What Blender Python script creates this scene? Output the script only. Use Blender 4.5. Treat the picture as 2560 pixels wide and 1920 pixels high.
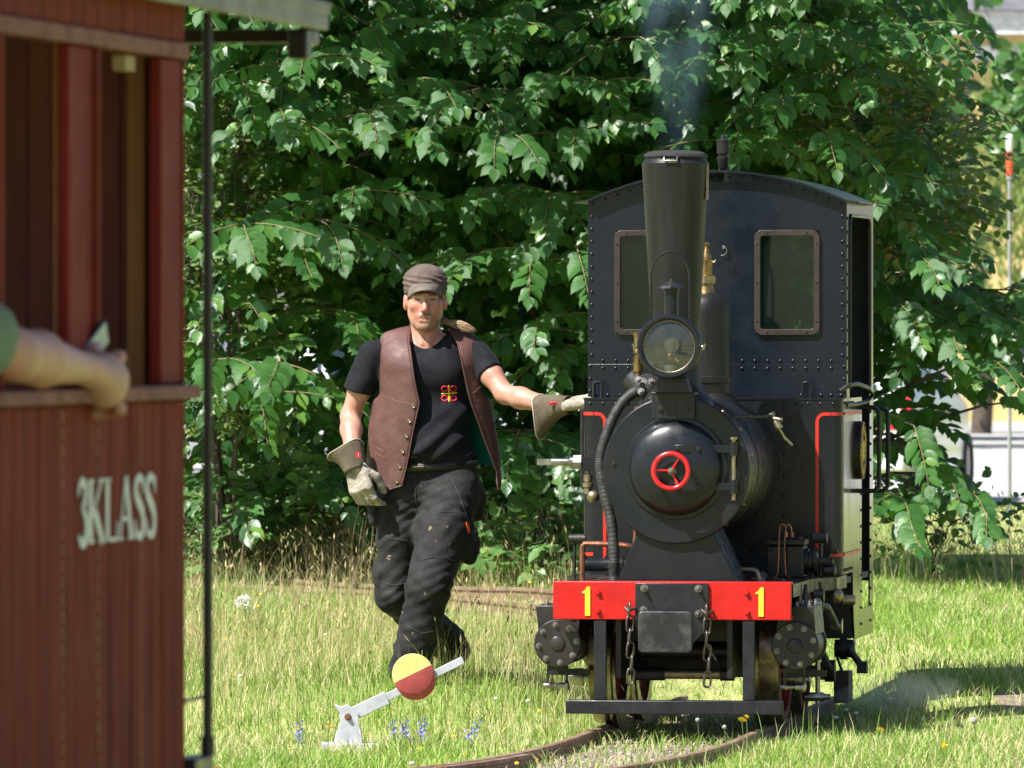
import bpy, bmesh, math, random
import numpy as np
from mathutils import Vector, Matrix, noise, Quaternion
from mathutils.bvhtree import BVHTree
PI = math.pi
rad = math.radians
for o in list(bpy.data.objects):
    bpy.data.objects.remove(o, do_unlink=True)
SC = bpy.context.scene
COL = SC.collection

# ------------------------------------------------------------------ camera, sky, sun, exposure
CAM_H = 1.62
FPX = 20900.0                      # focal length in photograph pixels (2560 wide): a 300 mm telephoto
cam_data = bpy.data.cameras.new('camera')
cam_data.sensor_width = 36.0
cam_data.lens = FPX / 2560.0 * 36.0
cam_data.clip_start = 0.5
cam_data.clip_end = 3000.0
cam = bpy.data.objects.new('camera', cam_data)
COL.objects.link(cam)
cam.location = (0, 0, CAM_H)
cam.rotation_euler = (rad(90) - math.atan(160.0 / FPX), 0, 0)
cam_data.dof.use_dof = True
cam_data.dof.focus_distance = 33.4
cam_data.dof.aperture_fstop = 12.0
SC.camera = cam

SUN_DIR = Vector((-0.62, -0.46, 1.0)).normalized()      # towards the sun: left, a little behind the camera, high
sun_elev = math.asin(SUN_DIR.z)
world = bpy.data.worlds.new('World')
SC.world = world
world.use_nodes = True
wn = world.node_tree.nodes
wl = world.node_tree.links
wn.clear()
wo = wn.new('ShaderNodeOutputWorld')
wb = wn.new('ShaderNodeBackground')
sky = wn.new('ShaderNodeTexSky')
sky.sky_type = 'NISHITA'
sky.sun_disc = False
sky.sun_elevation = sun_elev
sky.sun_rotation = math.atan2(SUN_DIR.x, SUN_DIR.y)
sky.air_density = 1.0
sky.dust_density = 1.2
sky.ozone_density = 1.0
wb.inputs['Strength'].default_value = 0.066
wl.new(sky.outputs[0], wb.inputs[0])
wl.new(wb.outputs[0], wo.inputs[0])

sun_data = bpy.data.lights.new('sun', 'SUN')
sun_data.energy = 5.0
sun_data.angle = rad(0.53)
sun_data.color = (1.0, 0.965, 0.91)
sun = bpy.data.objects.new('sun', sun_data)
COL.objects.link(sun)
sun.rotation_euler = (-SUN_DIR).to_track_quat('-Z', 'Y').to_euler()

SC.view_settings.view_transform = 'Standard'
SC.view_settings.look = 'None'
SC.view_settings.gamma = 1.0
SC.view_settings.use_curve_mapping = False
SC.view_settings.exposure = 1.05
SC.render.engine = 'CYCLES'
SC.cycles.use_denoising = True
SC.cycles.max_bounces = 7
SC.cycles.transparent_max_bounces = 16
SC.cycles.diffuse_bounces = 3
SC.cycles.glossy_bounces = 3
SC.cycles.transmission_bounces = 4
SC.cycles.volume_bounces = 1
SC.cycles.volume_step_rate = 1.0
SC.cycles.use_adaptive_sampling = False
SC.cycles.sample_clamp_indirect = 6.0

def W(u, v, d):
    """photograph pixel at distance d -> world point"""
    return Vector(((u - 1280.0) / FPX * d, d, CAM_H - (v - 800.0) / FPX * d))

# ------------------------------------------------------------------ helpers
def sstep(a, b, x):
    t = min(1.0, max(0.0, (x - a) / (b - a)))
    return t * t * (3 - 2 * t)

class MB:
    """collects shapes; build() links them as one mesh object"""
    def __init__(s):
        s.v = []; s.f = []
    def add(s, vs, fs):
        o = len(s.v)
        s.v.extend([tuple(p) for p in vs])
        s.f.extend([tuple(i + o for i in f) for f in fs])
        return s
    def box(s, x0, x1, y0, y1, z0, z1, M=None):
        vs = [Vector(p) for p in ((x0, y0, z0), (x1, y0, z0), (x1, y1, z0), (x0, y1, z0), (x0, y0, z1), (x1, y0, z1), (x1, y1, z1), (x0, y1, z1))]
        if M is not None: vs = [M @ p for p in vs]
        return s.add(vs, [(0, 3, 2, 1), (4, 5, 6, 7), (0, 1, 5, 4), (1, 2, 6, 5), (2, 3, 7, 6), (3, 0, 4, 7)])
    def lathe(s, prof, o=(0, 0, 0), ax=(0, 0, 1), n=32, closed=False, rfun=None, cap0=True, cap1=True):
        """prof: (radius, height along ax)"""
        o = Vector(o); ax = Vector(ax).normalized()
        q = ax.to_track_quat('Z', 'Y')
        vs = []; fs = []
        for r, h in prof:
            for i in range(n):
                a = 2 * PI * i / n
                rr = r if rfun is None else rfun(r, h, a)
                vs.append(o + q @ Vector((rr * math.cos(a), rr * math.sin(a), h)))
        m = len(prof)
        for j in range(m - 1):
            for i in range(n):
                k = (i + 1) % n
                fs.append((j * n + i, j * n + k, (j + 1) * n + k, (j + 1) * n + i))
        if cap0 and prof[0][0] > 1e-6: fs.append(tuple(range(n - 1, -1, -1)))
        if cap1 and prof[-1][0] > 1e-6: fs.append(tuple((m - 1) * n + i for i in range(n)))
        return s.add(vs, fs)
    def cyl(s, p0, p1, r0, r1=None, n=20):
        p0 = Vector(p0); p1 = Vector(p1); r1 = r0 if r1 is None else r1
        return s.lathe([(r0, 0), (r1, (p1 - p0).length)], p0, p1 - p0, n)
    def tube(s, pts, r, n=10, closed=False, caps=True):
        pts = [Vector(p) for p in pts]; m = len(pts)
        rr = r if isinstance(r, (list, tuple)) else [r] * m
        vs = []; fs = []
        up = None
        for i, p in enumerate(pts):
            if closed: t = pts[(i + 1) % m] - pts[i - 1]
            else: t = pts[min(i + 1, m - 1)] - pts[max(i - 1, 0)]
            t.normalize()
            if up is None:
                up = Vector((0, 0, 1)) if abs(t.z) < .9 else Vector((1, 0, 0))
            b = t.cross(up)
            if b.length < 1e-6: b = t.orthogonal()
            b.normalize(); up = b.cross(t).normalized()
            for k in range(n):
                a = 2 * PI * k / n
                vs.append(p + (b * math.cos(a) + up * math.sin(a)) * rr[i])
        for j in range(m if closed else m - 1):
            j2 = (j + 1) % m
            for k in range(n):
                k2 = (k + 1) % n
                fs.append((j * n + k, j * n + k2, j2 * n + k2, j2 * n + k))
        if caps and not closed:
            fs.append(tuple(range(n - 1, -1, -1))); fs.append(tuple((m - 1) * n + k for k in range(n)))
        return s.add(vs, fs)
    def prism(s, poly, o, ux, uy, depth):
        """polygon (2-D) in the plane o,ux,uy extruded by the vector depth"""
        o = Vector(o); ux = Vector(ux); uy = Vector(uy); d = Vector(depth)
        n = len(poly)
        a = [o + ux * p[0] + uy * p[1] for p in poly]
        vs = a + [p + d for p in a]
        fs = [tuple(range(n)), tuple(range(2 * n - 1, n - 1, -1))]
        for i in range(n):
            k = (i + 1) % n
            fs.append((k, i, n + i, n + k))
        return s.add(vs, fs)
    def sphere(s, c, r, n=16, m=10, sc=(1, 1, 1), M=None):
        c = Vector(c); vs = []; fs = []
        for j in range(m + 1):
            t = PI * j / m
            for i in range(n):
                a = 2 * PI * i / n
                p = Vector((r * math.sin(t) * math.cos(a) * sc[0], r * math.sin(t) * math.sin(a) * sc[1], r * math.cos(t) * sc[2]))
                if M is not None: p = M @ p
                vs.append(c + p)
        for j in range(m):
            for i in range(n):
                k = (i + 1) % n
                fs.append((j * n + i, (j + 1) * n + i, (j + 1) * n + k, j * n + k))
        return s.add(vs, fs)
    def grid(s, P, close_u=False):
        """P[j][i] points"""
        m = len(P); n = len(P[0])
        vs = [p for row in P for p in row]; fs = []
        for j in range(m - 1):
            for i in range(n if close_u else n - 1):
                k = (i + 1) % n
                fs.append((j * n + i, j * n + k, (j + 1) * n + k, (j + 1) * n + i))
        return s.add(vs, fs)
    def mesh(s, name, smooth=35):
        me = bpy.data.meshes.new(name)
        me.from_pydata(s.v, [], s.f)
        finish(me, smooth)
        return me
    def build(s, name, m, parent=None, smooth=35, bevel=0, label=None, fix=True):
        me = s.mesh(name, smooth)
        if fix:
            bm = bmesh.new(); bm.from_mesh(me)
            bmesh.ops.remove_doubles(bm, verts=bm.verts, dist=1e-6)
            bmesh.ops.recalc_face_normals(bm, faces=bm.faces)
            bm.to_mesh(me); bm.free()
            finish(me, smooth)
        return link(name, me, m, parent, bevel, label)

def finish(me, smooth=35):
    if smooth:
        me.polygons.foreach_set('use_smooth', [True] * len(me.polygons))
        if smooth < 180: me.set_sharp_from_angle(angle=rad(smooth))
    me.update()

def link(name, me, m, parent=None, bevel=0, label=None):
    o = bpy.data.objects.new(name, me)
    COL.objects.link(o)
    if m is not None and len(me.materials) == 0: me.materials.append(m)
    if parent is not None: o.parent = parent
    if bevel:
        b = o.modifiers.new('bevel', 'BEVEL'); b.width = bevel; b.segments = 2; b.limit_method = 'ANGLE'; b.angle_limit = rad(35)
    if label: o['label'] = label
    return o

def np_mesh(name, V, F, smooth=True):
    """V (n,3) float, F (m,3|4) int arrays -> mesh, fast"""
    me = bpy.data.meshes.new(name)
    V = np.asarray(V, np.float32); F = np.asarray(F, np.int32)
    k = F.shape[1]
    me.vertices.add(len(V)); me.vertices.foreach_set('co', V.ravel())
    me.loops.add(F.size); me.loops.foreach_set('vertex_index', F.ravel())
    me.polygons.add(len(F))
    me.polygons.foreach_set('loop_start', np.arange(0, F.size, k, dtype=np.int32))
    me.polygons.foreach_set('loop_total', np.full(len(F), k, np.int32))
    if smooth: me.polygons.foreach_set('use_smooth', np.ones(len(F), bool))
    me.update(calc_edges=True)
    me.validate()
    return me

def thing(name, label, cat, loc=(0, 0, 0), rotz=0.0, group=None):
    o = bpy.data.objects.new(name, None)
    COL.objects.link(o)
    o.empty_display_size = .2
    o.location = loc; o.rotation_euler = (0, 0, rotz)
    o['label'] = label; o['category'] = cat
    if group: o['group'] = group
    return o

def tag(o, label, cat, group=None):
    o['label'] = label; o['category'] = cat
    if group: o['group'] = group
    return o

def struct(o, label=None):
    o['kind'] = 'structure'
    if label: o['label'] = label
    return o

def stuff(o, label=None):
    o['kind'] = 'stuff'
    if label: o['label'] = label
    return o

def clone(o, parent=None, name=None):
    c = o.copy(); COL.objects.link(c)
    if parent is not None: c.parent = parent
    if name: c.name = name
    return c

# ------------------------------------------------------------------ materials
MATS = {}
def nt(name):
    m = bpy.data.materials.new(name); m.use_nodes = True
    n = m.node_tree.nodes; l = m.node_tree.links
    return m, n, l, n['Principled BSDF']

def mixcol(n, l, a, b, fac):
    x = n.new('ShaderNodeMix'); x.data_type = 'RGBA'
    for i, c in ((6, a), (7, b)):
        if isinstance(c, (tuple, list)): x.inputs[i].default_value = (*c[:3], 1)
        else: l.new(c, x.inputs[i])
    if isinstance(fac, (int, float)): x.inputs[0].default_value = fac
    else: l.new(fac, x.inputs[0])
    return x.outputs[2]

def ramp(n, l, src, stops):
    r = n.new('ShaderNodeValToRGB')
    while len(r.color_ramp.elements) < len(stops): r.color_ramp.elements.new(.5)
    for e, (p, c) in zip(r.color_ramp.elements, stops):
        e.position = p
        e.color = (c, c, c, 1) if isinstance(c, (int, float)) else (*c[:3], 1)
    l.new(src, r.inputs[0])
    return r.outputs[0]

def noise_tex(n, l, scale, detail=5, rough=.55, vec=None, stretch=None, coord='Object'):
    t = n.new('ShaderNodeTexNoise'); t.inputs['Scale'].default_value = scale
    t.inputs['Detail'].default_value = detail; t.inputs['Roughness'].default_value = rough
    if vec is None:
        tc = n.new('ShaderNodeTexCoord'); vec = tc.outputs[coord]
    if stretch:
        mp = n.new('ShaderNodeMapping'); mp.inputs['Scale'].default_value = stretch
        l.new(vec, mp.inputs[0]); vec = mp.outputs[0]
    l.new(vec, t.inputs['Vector'])
    return t.outputs[0]

def M(name, col, rough=.5, metal=0.0, col2=None, scale=9.0, lo=.4, hi=.65, bump=0.0, bscale=60.0, spec=.5, coat=0.0,
      rvar=.12, stretch=None, speck=None, speck_scale=90.0, sheen=0.0):
    """general weathered surface: two base colours mixed by noise, uneven gloss, fine relief, optional pale specks"""
    if name in MATS: return MATS[name]
    m, n, l, b = nt(name)
    tc = n.new('ShaderNodeTexCoord'); vec = tc.outputs['Object']
    f = noise_tex(n, l, scale, 6, .6, vec, stretch)
    fac = ramp(n, l, f, [(lo, 0.0), (hi, 1.0)])
    c2 = col2 or tuple(c * .72 for c in col)
    out = mixcol(n, l, col, c2, fac)
    if speck:
        sp = noise_tex(n, l, speck_scale, 2, .5, vec)
        out = mixcol(n, l, out, speck, ramp(n, l, sp, [(.735, 0.0), (.78, .7)]))
    l.new(out, b.inputs['Base Color'])
    g = noise_tex(n, l, scale * 2.7, 4, .6, vec, stretch)
    mr = n.new('ShaderNodeMapRange'); mr.inputs[1].default_value = .3; mr.inputs[2].default_value = .7
    mr.inputs[3].default_value = max(.02, rough - rvar); mr.inputs[4].default_value = min(1, rough + rvar)
    l.new(g, mr.inputs[0]); l.new(mr.outputs[0], b.inputs['Roughness'])
    b.inputs['Metallic'].default_value = metal
    b.inputs['Specular IOR Level'].default_value = spec
    b.inputs['Coat Weight'].default_value = coat
    b.inputs['Coat Roughness'].default_value = .2
    if sheen:
        b.inputs['Sheen Weight'].default_value = sheen; b.inputs['Sheen Roughness'].default_value = .5
    if bump:
        bt = noise_tex(n, l, bscale, 5, .6, vec, stretch)
        bp = n.new('ShaderNodeBump'); bp.inputs['Strength'].default_value = bump; bp.inputs['Distance'].default_value = .01
        l.new(bt, bp.inputs['Height']); l.new(bp.outputs[0], b.inputs['Normal'])
    MATS[name] = m
    return m

def glass_mat(name, tint=(.55, .75, .7), refl=.10, dirt=.12, dirt_col=(.5, .55, .52), scale=6):
    """thin pane: clear tinted glass, sharp reflection, a film of dirt"""
    if name in MATS: return MATS[name]
    m, n, l, b = nt(name)
    n.remove(b)
    out = n['Material Output']
    tr = n.new('ShaderNodeBsdfTransparent'); tr.inputs[0].default_value = (*tint, 1)
    gl = n.new('ShaderNodeBsdfGlossy'); gl.inputs['Roughness'].default_value = .04
    di = n.new('ShaderNodeBsdfDiffuse'); di.inputs[0].default_value = (*dirt_col, 1)
    lw = n.new('ShaderNodeFresnel'); lw.inputs[0].default_value = 1.5
    mr = n.new('ShaderNodeMath'); mr.operation = 'MULTIPLY_ADD'; mr.inputs[1].default_value = .8; mr.inputs[2].default_value = refl - .04
    l.new(lw.outputs[0], mr.inputs[0])
    m1 = n.new('ShaderNodeMixShader'); l.new(mr.outputs[0], m1.inputs[0]); l.new(tr.outputs[0], m1.inputs[1]); l.new(gl.outputs[0], m1.inputs[2])
    f = noise_tex(n, l, scale, 7, .7)
    fac = ramp(n, l, f, [(.35, dirt * .35), (.75, dirt * 1.8)])
    m2 = n.new('ShaderNodeMixShader'); l.new(fac, m2.inputs[0]); l.new(m1.outputs[0], m2.inputs[1]); l.new(di.outputs[0], m2.inputs[2])
    l.new(m2.outputs[0], out.inputs[0])
    MATS[name] = m
    return m

# ------------------------------------------------------------------ terrain
TH = rad(8.0)
LOCO_O = Vector((0.612, 32.0, 0.045))          # rail-top level at the centre of the buffer beam
TCOS, TSIN = math.cos(TH), math.sin(TH)
def loco_w(x, y, z=0):
    return Vector((LOCO_O.x + x * TCOS + y * TSIN, LOCO_O.y - x * TSIN + y * TCOS, LOCO_O.z + z))
# centre line of the near track: straight under the engine, bending left towards the camera
def track_line():
    pts = []
    for i in range(13, -1, -1):
        y = i * .25 - .2
        p = loco_w(0, y); pts.append(Vector((p.x, p.y, 0)))
    ang = TH; p = pts[-1].copy(); s = 0; st = .12
    while s < 6.5:
        ang = TH + rad(1.0) * s + rad(2.4) * s * s if s < 3 else ang + rad(1.2)
        p = p + Vector((-math.sin(ang), -math.cos(ang), 0)) * st
        pts.append(p.copy()); s += st
    return pts
TRACK = track_line()
TRK = np.array([(p.x, p.y) for p in TRACK])
def hill(x, y):
    """gentle rise behind the engine (arrays)"""
    x = np.asarray(x, float); y = np.asarray(y, float)
    def ss(a, b, t):
        t = np.clip((t - a) / (b - a), 0, 1); return t * t * (3 - 2 * t)
    z = .02 * np.sin(x * 1.7 + y * .6) + .015 * np.sin(y * 1.3 - x * .8) + .004 * np.sin(x * 7 + 1) * np.sin(y * 5)
    up = .13 * ss(32.4, 33.9, y) + .14 * ss(34.8, 41.5, y)
    down = 1 - ss(47, 58, y)
    d = np.full(x.shape, 9.0)
    for k in range(0, len(TRK), 2):
        d = np.minimum(d, np.hypot(x - TRK[k, 0], y - TRK[k, 1]))
    lane = ss(.42, .95, d)
    flat = 1 - .8 * (1 - ss(.6, 1.6, d))
    z = z * flat + up * down * np.where(y < 39, lane, 1)
    near = ss(80, 200, y)
    return z * (1 - near) - .0
# ------------------------------------------------------------------ ground sheet
RNG = np.random.default_rng(7)
def axis_steps(lo, hi, fine, far_lo, far_hi, k=1.35):
    a = list(np.arange(lo, hi + 1e-6, fine)); s = fine
    while a[-1] < far_hi: s *= k; a.append(a[-1] + s)
    s = fine
    while a[0] > far_lo: s *= k; a.insert(0, a[0] - s)
    return np.array(a)
gx = axis_steps(-4.2, 5.0, .10, -700, 700); gy = axis_steps(26.5, 48, .12, -60, 1500)
GX, GY = np.meshgrid(gx, gy)
def track_dist(x, y):
    d = np.full(np.shape(x), 9.0)
    for k in range(len(TRK)): d = np.minimum(d, np.hypot(x - TRK[k, 0], y - TRK[k, 1]))
    return d
BT0, BT1 = np.array((-2.6, 44.85)), np.array((2.2, 36.9))       # far track, centre line
BT0 = np.array((-1.26 - 1.15 * 1.2, 42.05 + 1.9 * 1.2)); BT1 = np.array((-.11 + 1.15 * .9, 40.15 - 1.9 * .9))
def far_dist(x, y):
    d = BT1 - BT0; t = np.clip(((x - BT0[0]) * d[0] + (y - BT0[1]) * d[1]) / (d @ d), 0, 1)
    return np.hypot(x - BT0[0] - t * d[0], y - BT0[1] - t * d[1])
GZ = hill(GX, GY)
TD = track_dist(GX, GY)
GZ = np.where(TD < .55, GZ * 1 - .012, GZ)
nx, ny = len(gx), len(gy)
idx = np.arange(nx * ny).reshape(ny, nx)
F = np.stack([idx[:-1, :-1], idx[:-1, 1:], idx[1:, 1:], idx[1:, :-1]], -1).reshape(-1, 4)
gme = np_mesh('ground', np.stack([GX, GY, GZ], -1).reshape(-1, 3), F)
soil = np.clip(1.15 - TD / .42, 0, 1) + .6 * np.clip(1.1 - far_dist(GX, GY) / .5, 0, 1)
def blob(cx, cy, rx, ry): return np.clip(1.3 - np.hypot((GX - cx) / rx, (GY - cy) / ry) * 1.3, 0, 1)
soil = soil + blob(2.05, 33.6, .16, .6) + blob(1.80, 30.2, .16, .5)
at = gme.attributes.new('soil', 'FLOAT', 'POINT'); at.data.foreach_set('value', np.clip(soil, 0, 1).astype(np.float32).ravel())
m, n, l, b = nt('ground_turf')
tc = n.new('ShaderNodeTexCoord'); vec = tc.outputs['Object']
f1 = noise_tex(n, l, .9, 6, .6, vec); f2 = noise_tex(n, l, 14, 6, .7, vec); f3 = noise_tex(n, l, 70, 4, .7, vec)
turf = mixcol(n, l, (.20, .29, .065), (.44, .40, .18), ramp(n, l, f1, [(.38, 0.0), (.66, 1.0)]))
turf = mixcol(n, l, turf, (.11, .17, .04), ramp(n, l, f2, [(.5, 0.0), (.75, .5)]))
dirt = mixcol(n, l, (.36, .29, .21), (.17, .13, .095), ramp(n, l, f2, [(.35, 0.0), (.65, 1.0)]))
dirt = mixcol(n, l, dirt, (.48, .44, .40), ramp(n, l, f3, [(.58, 0.0), (.66, .8)]))
an = n.new('ShaderNodeAttribute'); an.attribute_name = 'soil'
md = n.new('ShaderNodeMath'); md.operation = 'MULTIPLY_ADD'; md.inputs[1].default_value = .9; md.inputs[2].default_value = -.45; l.new(f2, md.inputs[0])
ma = n.new('ShaderNodeMath'); ma.operation = 'ADD'; ma.use_clamp = True; l.new(an.outputs['Fac'], ma.inputs[0]); l.new(md.outputs[0], ma.inputs[1])
l.new(mixcol(n, l, turf, dirt, ramp(n, l, ma.outputs[0], [(.25, 0.0), (.6, 1.0)])), b.inputs['Base Color'])
b.inputs['Roughness'].default_value = .95; b.inputs['Specular IOR Level'].default_value = .15
bp = n.new('ShaderNodeBump'); bp.inputs['Strength'].default_value = .8; bp.inputs['Distance'].default_value = .03; l.new(f2, bp.inputs['Height']); l.new(bp.outputs[0], b.inputs['Normal'])
struct(link('ground', gme, m))

# car park beyond the trees: pale worn asphalt
ASP = M('pale_worn_asphalt', (.44, .435, .43), .9, col2=(.36, .355, .35), scale=.7, bump=.2, bscale=30)
mb = MB(); mb.add([(-30, 74, .012), (60, 74, .012), (60, 150, .012), (-30, 150, .012)], [(0, 1, 2, 3)])
struct(mb.build('car_park', ASP))

# ------------------------------------------------------------------ tracks
RUST = M('rusty_rail', (.17, .095, .065), .6, col2=(.28, .19, .14), scale=14, bump=.15, bscale=60)
RTOP = M('rail_head_brown', (.24, .17, .13), .45, metal=.3, col2=(.16, .10, .07), scale=25)
WOODS = M('grey_sleeper_wood', (.20, .155, .12), .85, col2=(.11, .085, .065), scale=10, bump=.3, bscale=40, stretch=(1, 6, 1))
def sweep(mb, pts, prof):
    """profile (lateral, up) swept along ground points"""
    rows = []
    for i, p in enumerate(pts):
        t = (pts[min(i + 1, len(pts) - 1)] - pts[max(i - 1, 0)]); t = Vector((t.x, t.y, 0)).normalized(); s = Vector((t.y, -t.x, 0))
        rows.append([p + s * a + Vector((0, 0, b_)) for a, b_ in prof])
    mb.grid([list(r) for r in rows], close_u=True)
    k = len(prof); o = len(mb.v)
    return mb
RPROF = [(-.030, -.070), (.030, -.070), (.030, -.064), (.006, -.056), (.006, -.022), (.0155, -.016), (.0155, -.002), (.012, 0), (-.012, 0), (-.0155, -.002), (-.0155, -.016), (-.006, -.022), (-.006, -.056), (-.030, -.064)]
def offset_line(pts, d):
    out = []
    for i, p in enumerate(pts):
        t = (pts[min(i + 1, len(pts) - 1)] - pts[max(i - 1, 0)]); t = Vector((t.x, t.y, 0)).normalized(); out.append(p + Vector((t.y, -t.x, 0)) * d)
    return out
tr = thing('railway_track', 'narrow gauge track with rusty rails curving left under the engine', 'track')
line = [Vector((p.x, p.y, LOCO_O.z)) for p in TRACK]
for d in (-.3155, .3155):
    mb = sweep(MB(), offset_line(line, d), RPROF); mb.build('rail', RUST, tr, smooth=30)
sub = offset_line(line, 0)
mb = sweep(MB(), offset_line(line, .3155 - .055)[26:], RPROF); mb.build('check_rail', RUST, tr, smooth=30)
acc = .2
for i in range(1, len(line)):
    acc += (line[i] - line[i - 1]).length
    if acc > .52:
        acc = 0; t = (line[i] - line[i - 1]).normalized(); a = math.atan2(t.y, t.x)
        mb = MB(); mb.box(-.07, .07, -.55, .55, -.16, -.072, Matrix.Translation(line[i]) @ Matrix.Rotation(a, 4, 'Z')); mb.build('sleeper', WOODS, tr, bevel=.008)
        for d in (-.3155, .3155):
            for e in (-.05, .05):
                mb = MB(); mb.box(-.012, .012, d + e - .02, d + e + .02, -.07, -.05, Matrix.Translation(line[i]) @ Matrix.Rotation(a, 4, 'Z')); mb.build('rail_clip', RUST, tr, bevel=.003)
tr2 = thing('railway_track', 'overgrown rusty track crossing the grass behind the walking man', 'track')
N2 = 30
def far_pt(t, off):
    d = BT1 - BT0; p = BT0 + d * t; nn = np.array((d[1], -d[0])) / np.hypot(*d); p = p + nn * off
    return p
for off in (-.3155, .3155):
    pts = []
    for i in range(N2 + 1):
        p = far_pt(i / N2, off); pts.append(Vector((p[0], p[1], float(hill(p[0], p[1])) + .062)))
    sweep(MB(), pts, RPROF).build('rail', RUST, tr2, smooth=30)
for i in range(11):
    p = far_pt((i + .5) / 11, 0); d = BT1 - BT0; a = math.atan2(d[1], d[0])
    mb = MB(); mb.box(-.07, .07, -.5, .5, -.06, .004, Matrix.Translation((p[0], p[1], float(hill(p[0], p[1])))) @ Matrix.Rotation(a, 4, 'Z')); mb.build('sleeper', WOODS, tr2, bevel=.008)
# ------------------------------------------------------------------ steam locomotive
BLK = M('black_engine_paint', (.0075, .009, .012), .27, col2=(.013, .014, .016), scale=7, bump=.06, bscale=35, spec=.38, rvar=.10, speck=(.10, .10, .10), speck_scale=160)
SMK = M('smokebox_black', (.0075, .0095, .013), .30, col2=(.013, .0145, .017), scale=6, bump=.05, bscale=50, rvar=.10, spec=.4)
CHM = M('sooty_chimney_black', (.0085, .008, .008), .46, col2=(.017, .015, .014), scale=5, bump=.08, bscale=40, spec=.35, stretch=(3, 3, .4))
IRON = M('dark_greasy_iron', (.011, .010, .009), .42, col2=(.025, .020, .016), scale=14, bump=.1, bscale=80)
CYL = M('cylinder_brown_black', (.017, .014, .013), .40, col2=(.030, .025, .023), scale=11, bump=.05)
STEEL = M('worn_steel', (.42, .41, .39), .33, metal=1.0, col2=(.25, .22, .19), scale=20)
TYRE = M('worn_tyre_steel', (.30, .25, .20), .30, metal=.9, col2=(.13, .09, .06), scale=12)
CHAIN = M('chain_steel', (.17, .15, .14), .38, metal=.8, col2=(.10, .08, .06), scale=25)
NUT = M('nut_steel', (.30, .29, .27), .35, metal=.7, col2=(.16, .14, .12), scale=30)
RED = M('red_beam_paint', (.52, .012, .009), .42, col2=(.36, .010, .008), scale=7, lo=.45, hi=.75, bump=.12, bscale=70, spec=.35, speck=(.10, .02, .015), speck_scale=75)
REDL = M('red_lining_paint', (.66, .03, .02), .35, col2=(.5, .03, .02), scale=12)
REDH = M('red_handwheel_paint', (.60, .012, .014), .26, coat=.3, col2=(.5, .01, .012))
REDW = M('faded_red_wheel_paint', (.25, .030, .026), .5, col2=(.14, .03, .025), scale=9)
YEL = M('yellow_number_paint', (.86, .58, .03), .5, col2=(.8, .5, .03))
BRASS = M('tarnished_brass', (.40, .27, .12), .38, metal=1.0, col2=(.20, .13, .055), scale=18)
BRZ = M('aged_bronze', (.40, .33, .22), .40, metal=.9, col2=(.25, .19, .12), scale=15)
COPPER = M('dull_copper', (.45, .20, .12), .36, metal=.9, col2=(.22, .10, .07), scale=18)
LAG = M('wrapped_black_lagging', (.018, .017, .016), .55, col2=(.036, .034, .032), scale=22, bump=.25, bscale=90)
FRAME = M('brown_black_window_frame', (.040, .025, .020), .45, col2=(.026, .018, .015), scale=16, bump=.08)
GREASE = M('oily_black_beam', (.012, .013, .0155), .36, col2=(.022, .022, .024), scale=12, bump=.06, spec=.38)
PAD = M('scuffed_buffer_steel', (.020, .021, .022), .40, metal=.2, col2=(.075, .075, .075), scale=7, lo=.46, hi=.60, bump=.08)
MESH = M('sooty_wire_mesh', (.018, .018, .018), .7, col2=(.03, .03, .03), scale=60, bump=1.0, bscale=160)
GLS = glass_mat('cab_window_glass', (.42, .66, .58), .055, .014, (.18, .28, .26), 5)
LGLS = glass_mat('headlamp_glass', (.72, .74, .66), .08, .05)
REFL = M('lamp_reflector', (.30, .29, .24), .22, metal=.9, col2=(.2, .19, .15))
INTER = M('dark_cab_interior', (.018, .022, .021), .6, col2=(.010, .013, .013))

L = thing('steam_locomotive', 'small black steam locomotive with red buffer beam numbered 1', 'locomotive', LOCO_O, -TH)
def P(name, mb, m, parent=L, **k): return mb.build(name, m, parent, **k)
def hexbolt(mb, c, ax, r, h, stud=0):
    c = Vector(c); ax = Vector(ax).normalized()
    mb.lathe([(r * 1.35, 0), (r * 1.35, h * .18)], c, ax, 16)
    mb.lathe([(r, h * .18), (r, h * .85), (r * .85, h)], c, ax, 6)
    if stud: mb.lathe([(r * .55, h), (r * .55, h + stud), (r * .4, h + stud + .002)], c, ax, 10)
rivet_mesh = MB().lathe([(.0066, 0), (.0062, .0026), (.0042, .0046), (.0, .0056)], n=10).mesh('rivet', 60)
rivet_mesh.materials.append(BLK)
def rivet(parent, p, ax):
    o = bpy.data.objects.new('rivet', rivet_mesh); COL.objects.link(o); o.parent = parent
    o.location = p; o.rotation_euler = Vector(ax).to_track_quat('Z', 'Y').to_euler()
def strip(mb, pts, w, nrm, th=.0022):
    """a painted line of width w along pts, lying on a surface with normal nrm"""
    nrm = Vector(nrm); pts = [Vector(p) for p in pts]; Lf = []; Rt = []
    for i, p in enumerate(pts):
        t = (pts[min(i + 1, len(pts) - 1)] - pts[max(0, i - 1)]).normalized()
        s = t.cross(nrm).normalized() * (w / 2)
        Lf.append(p + s + nrm * th); Rt.append(p - s + nrm * th)
    mb.grid([Lf, Rt])

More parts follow.
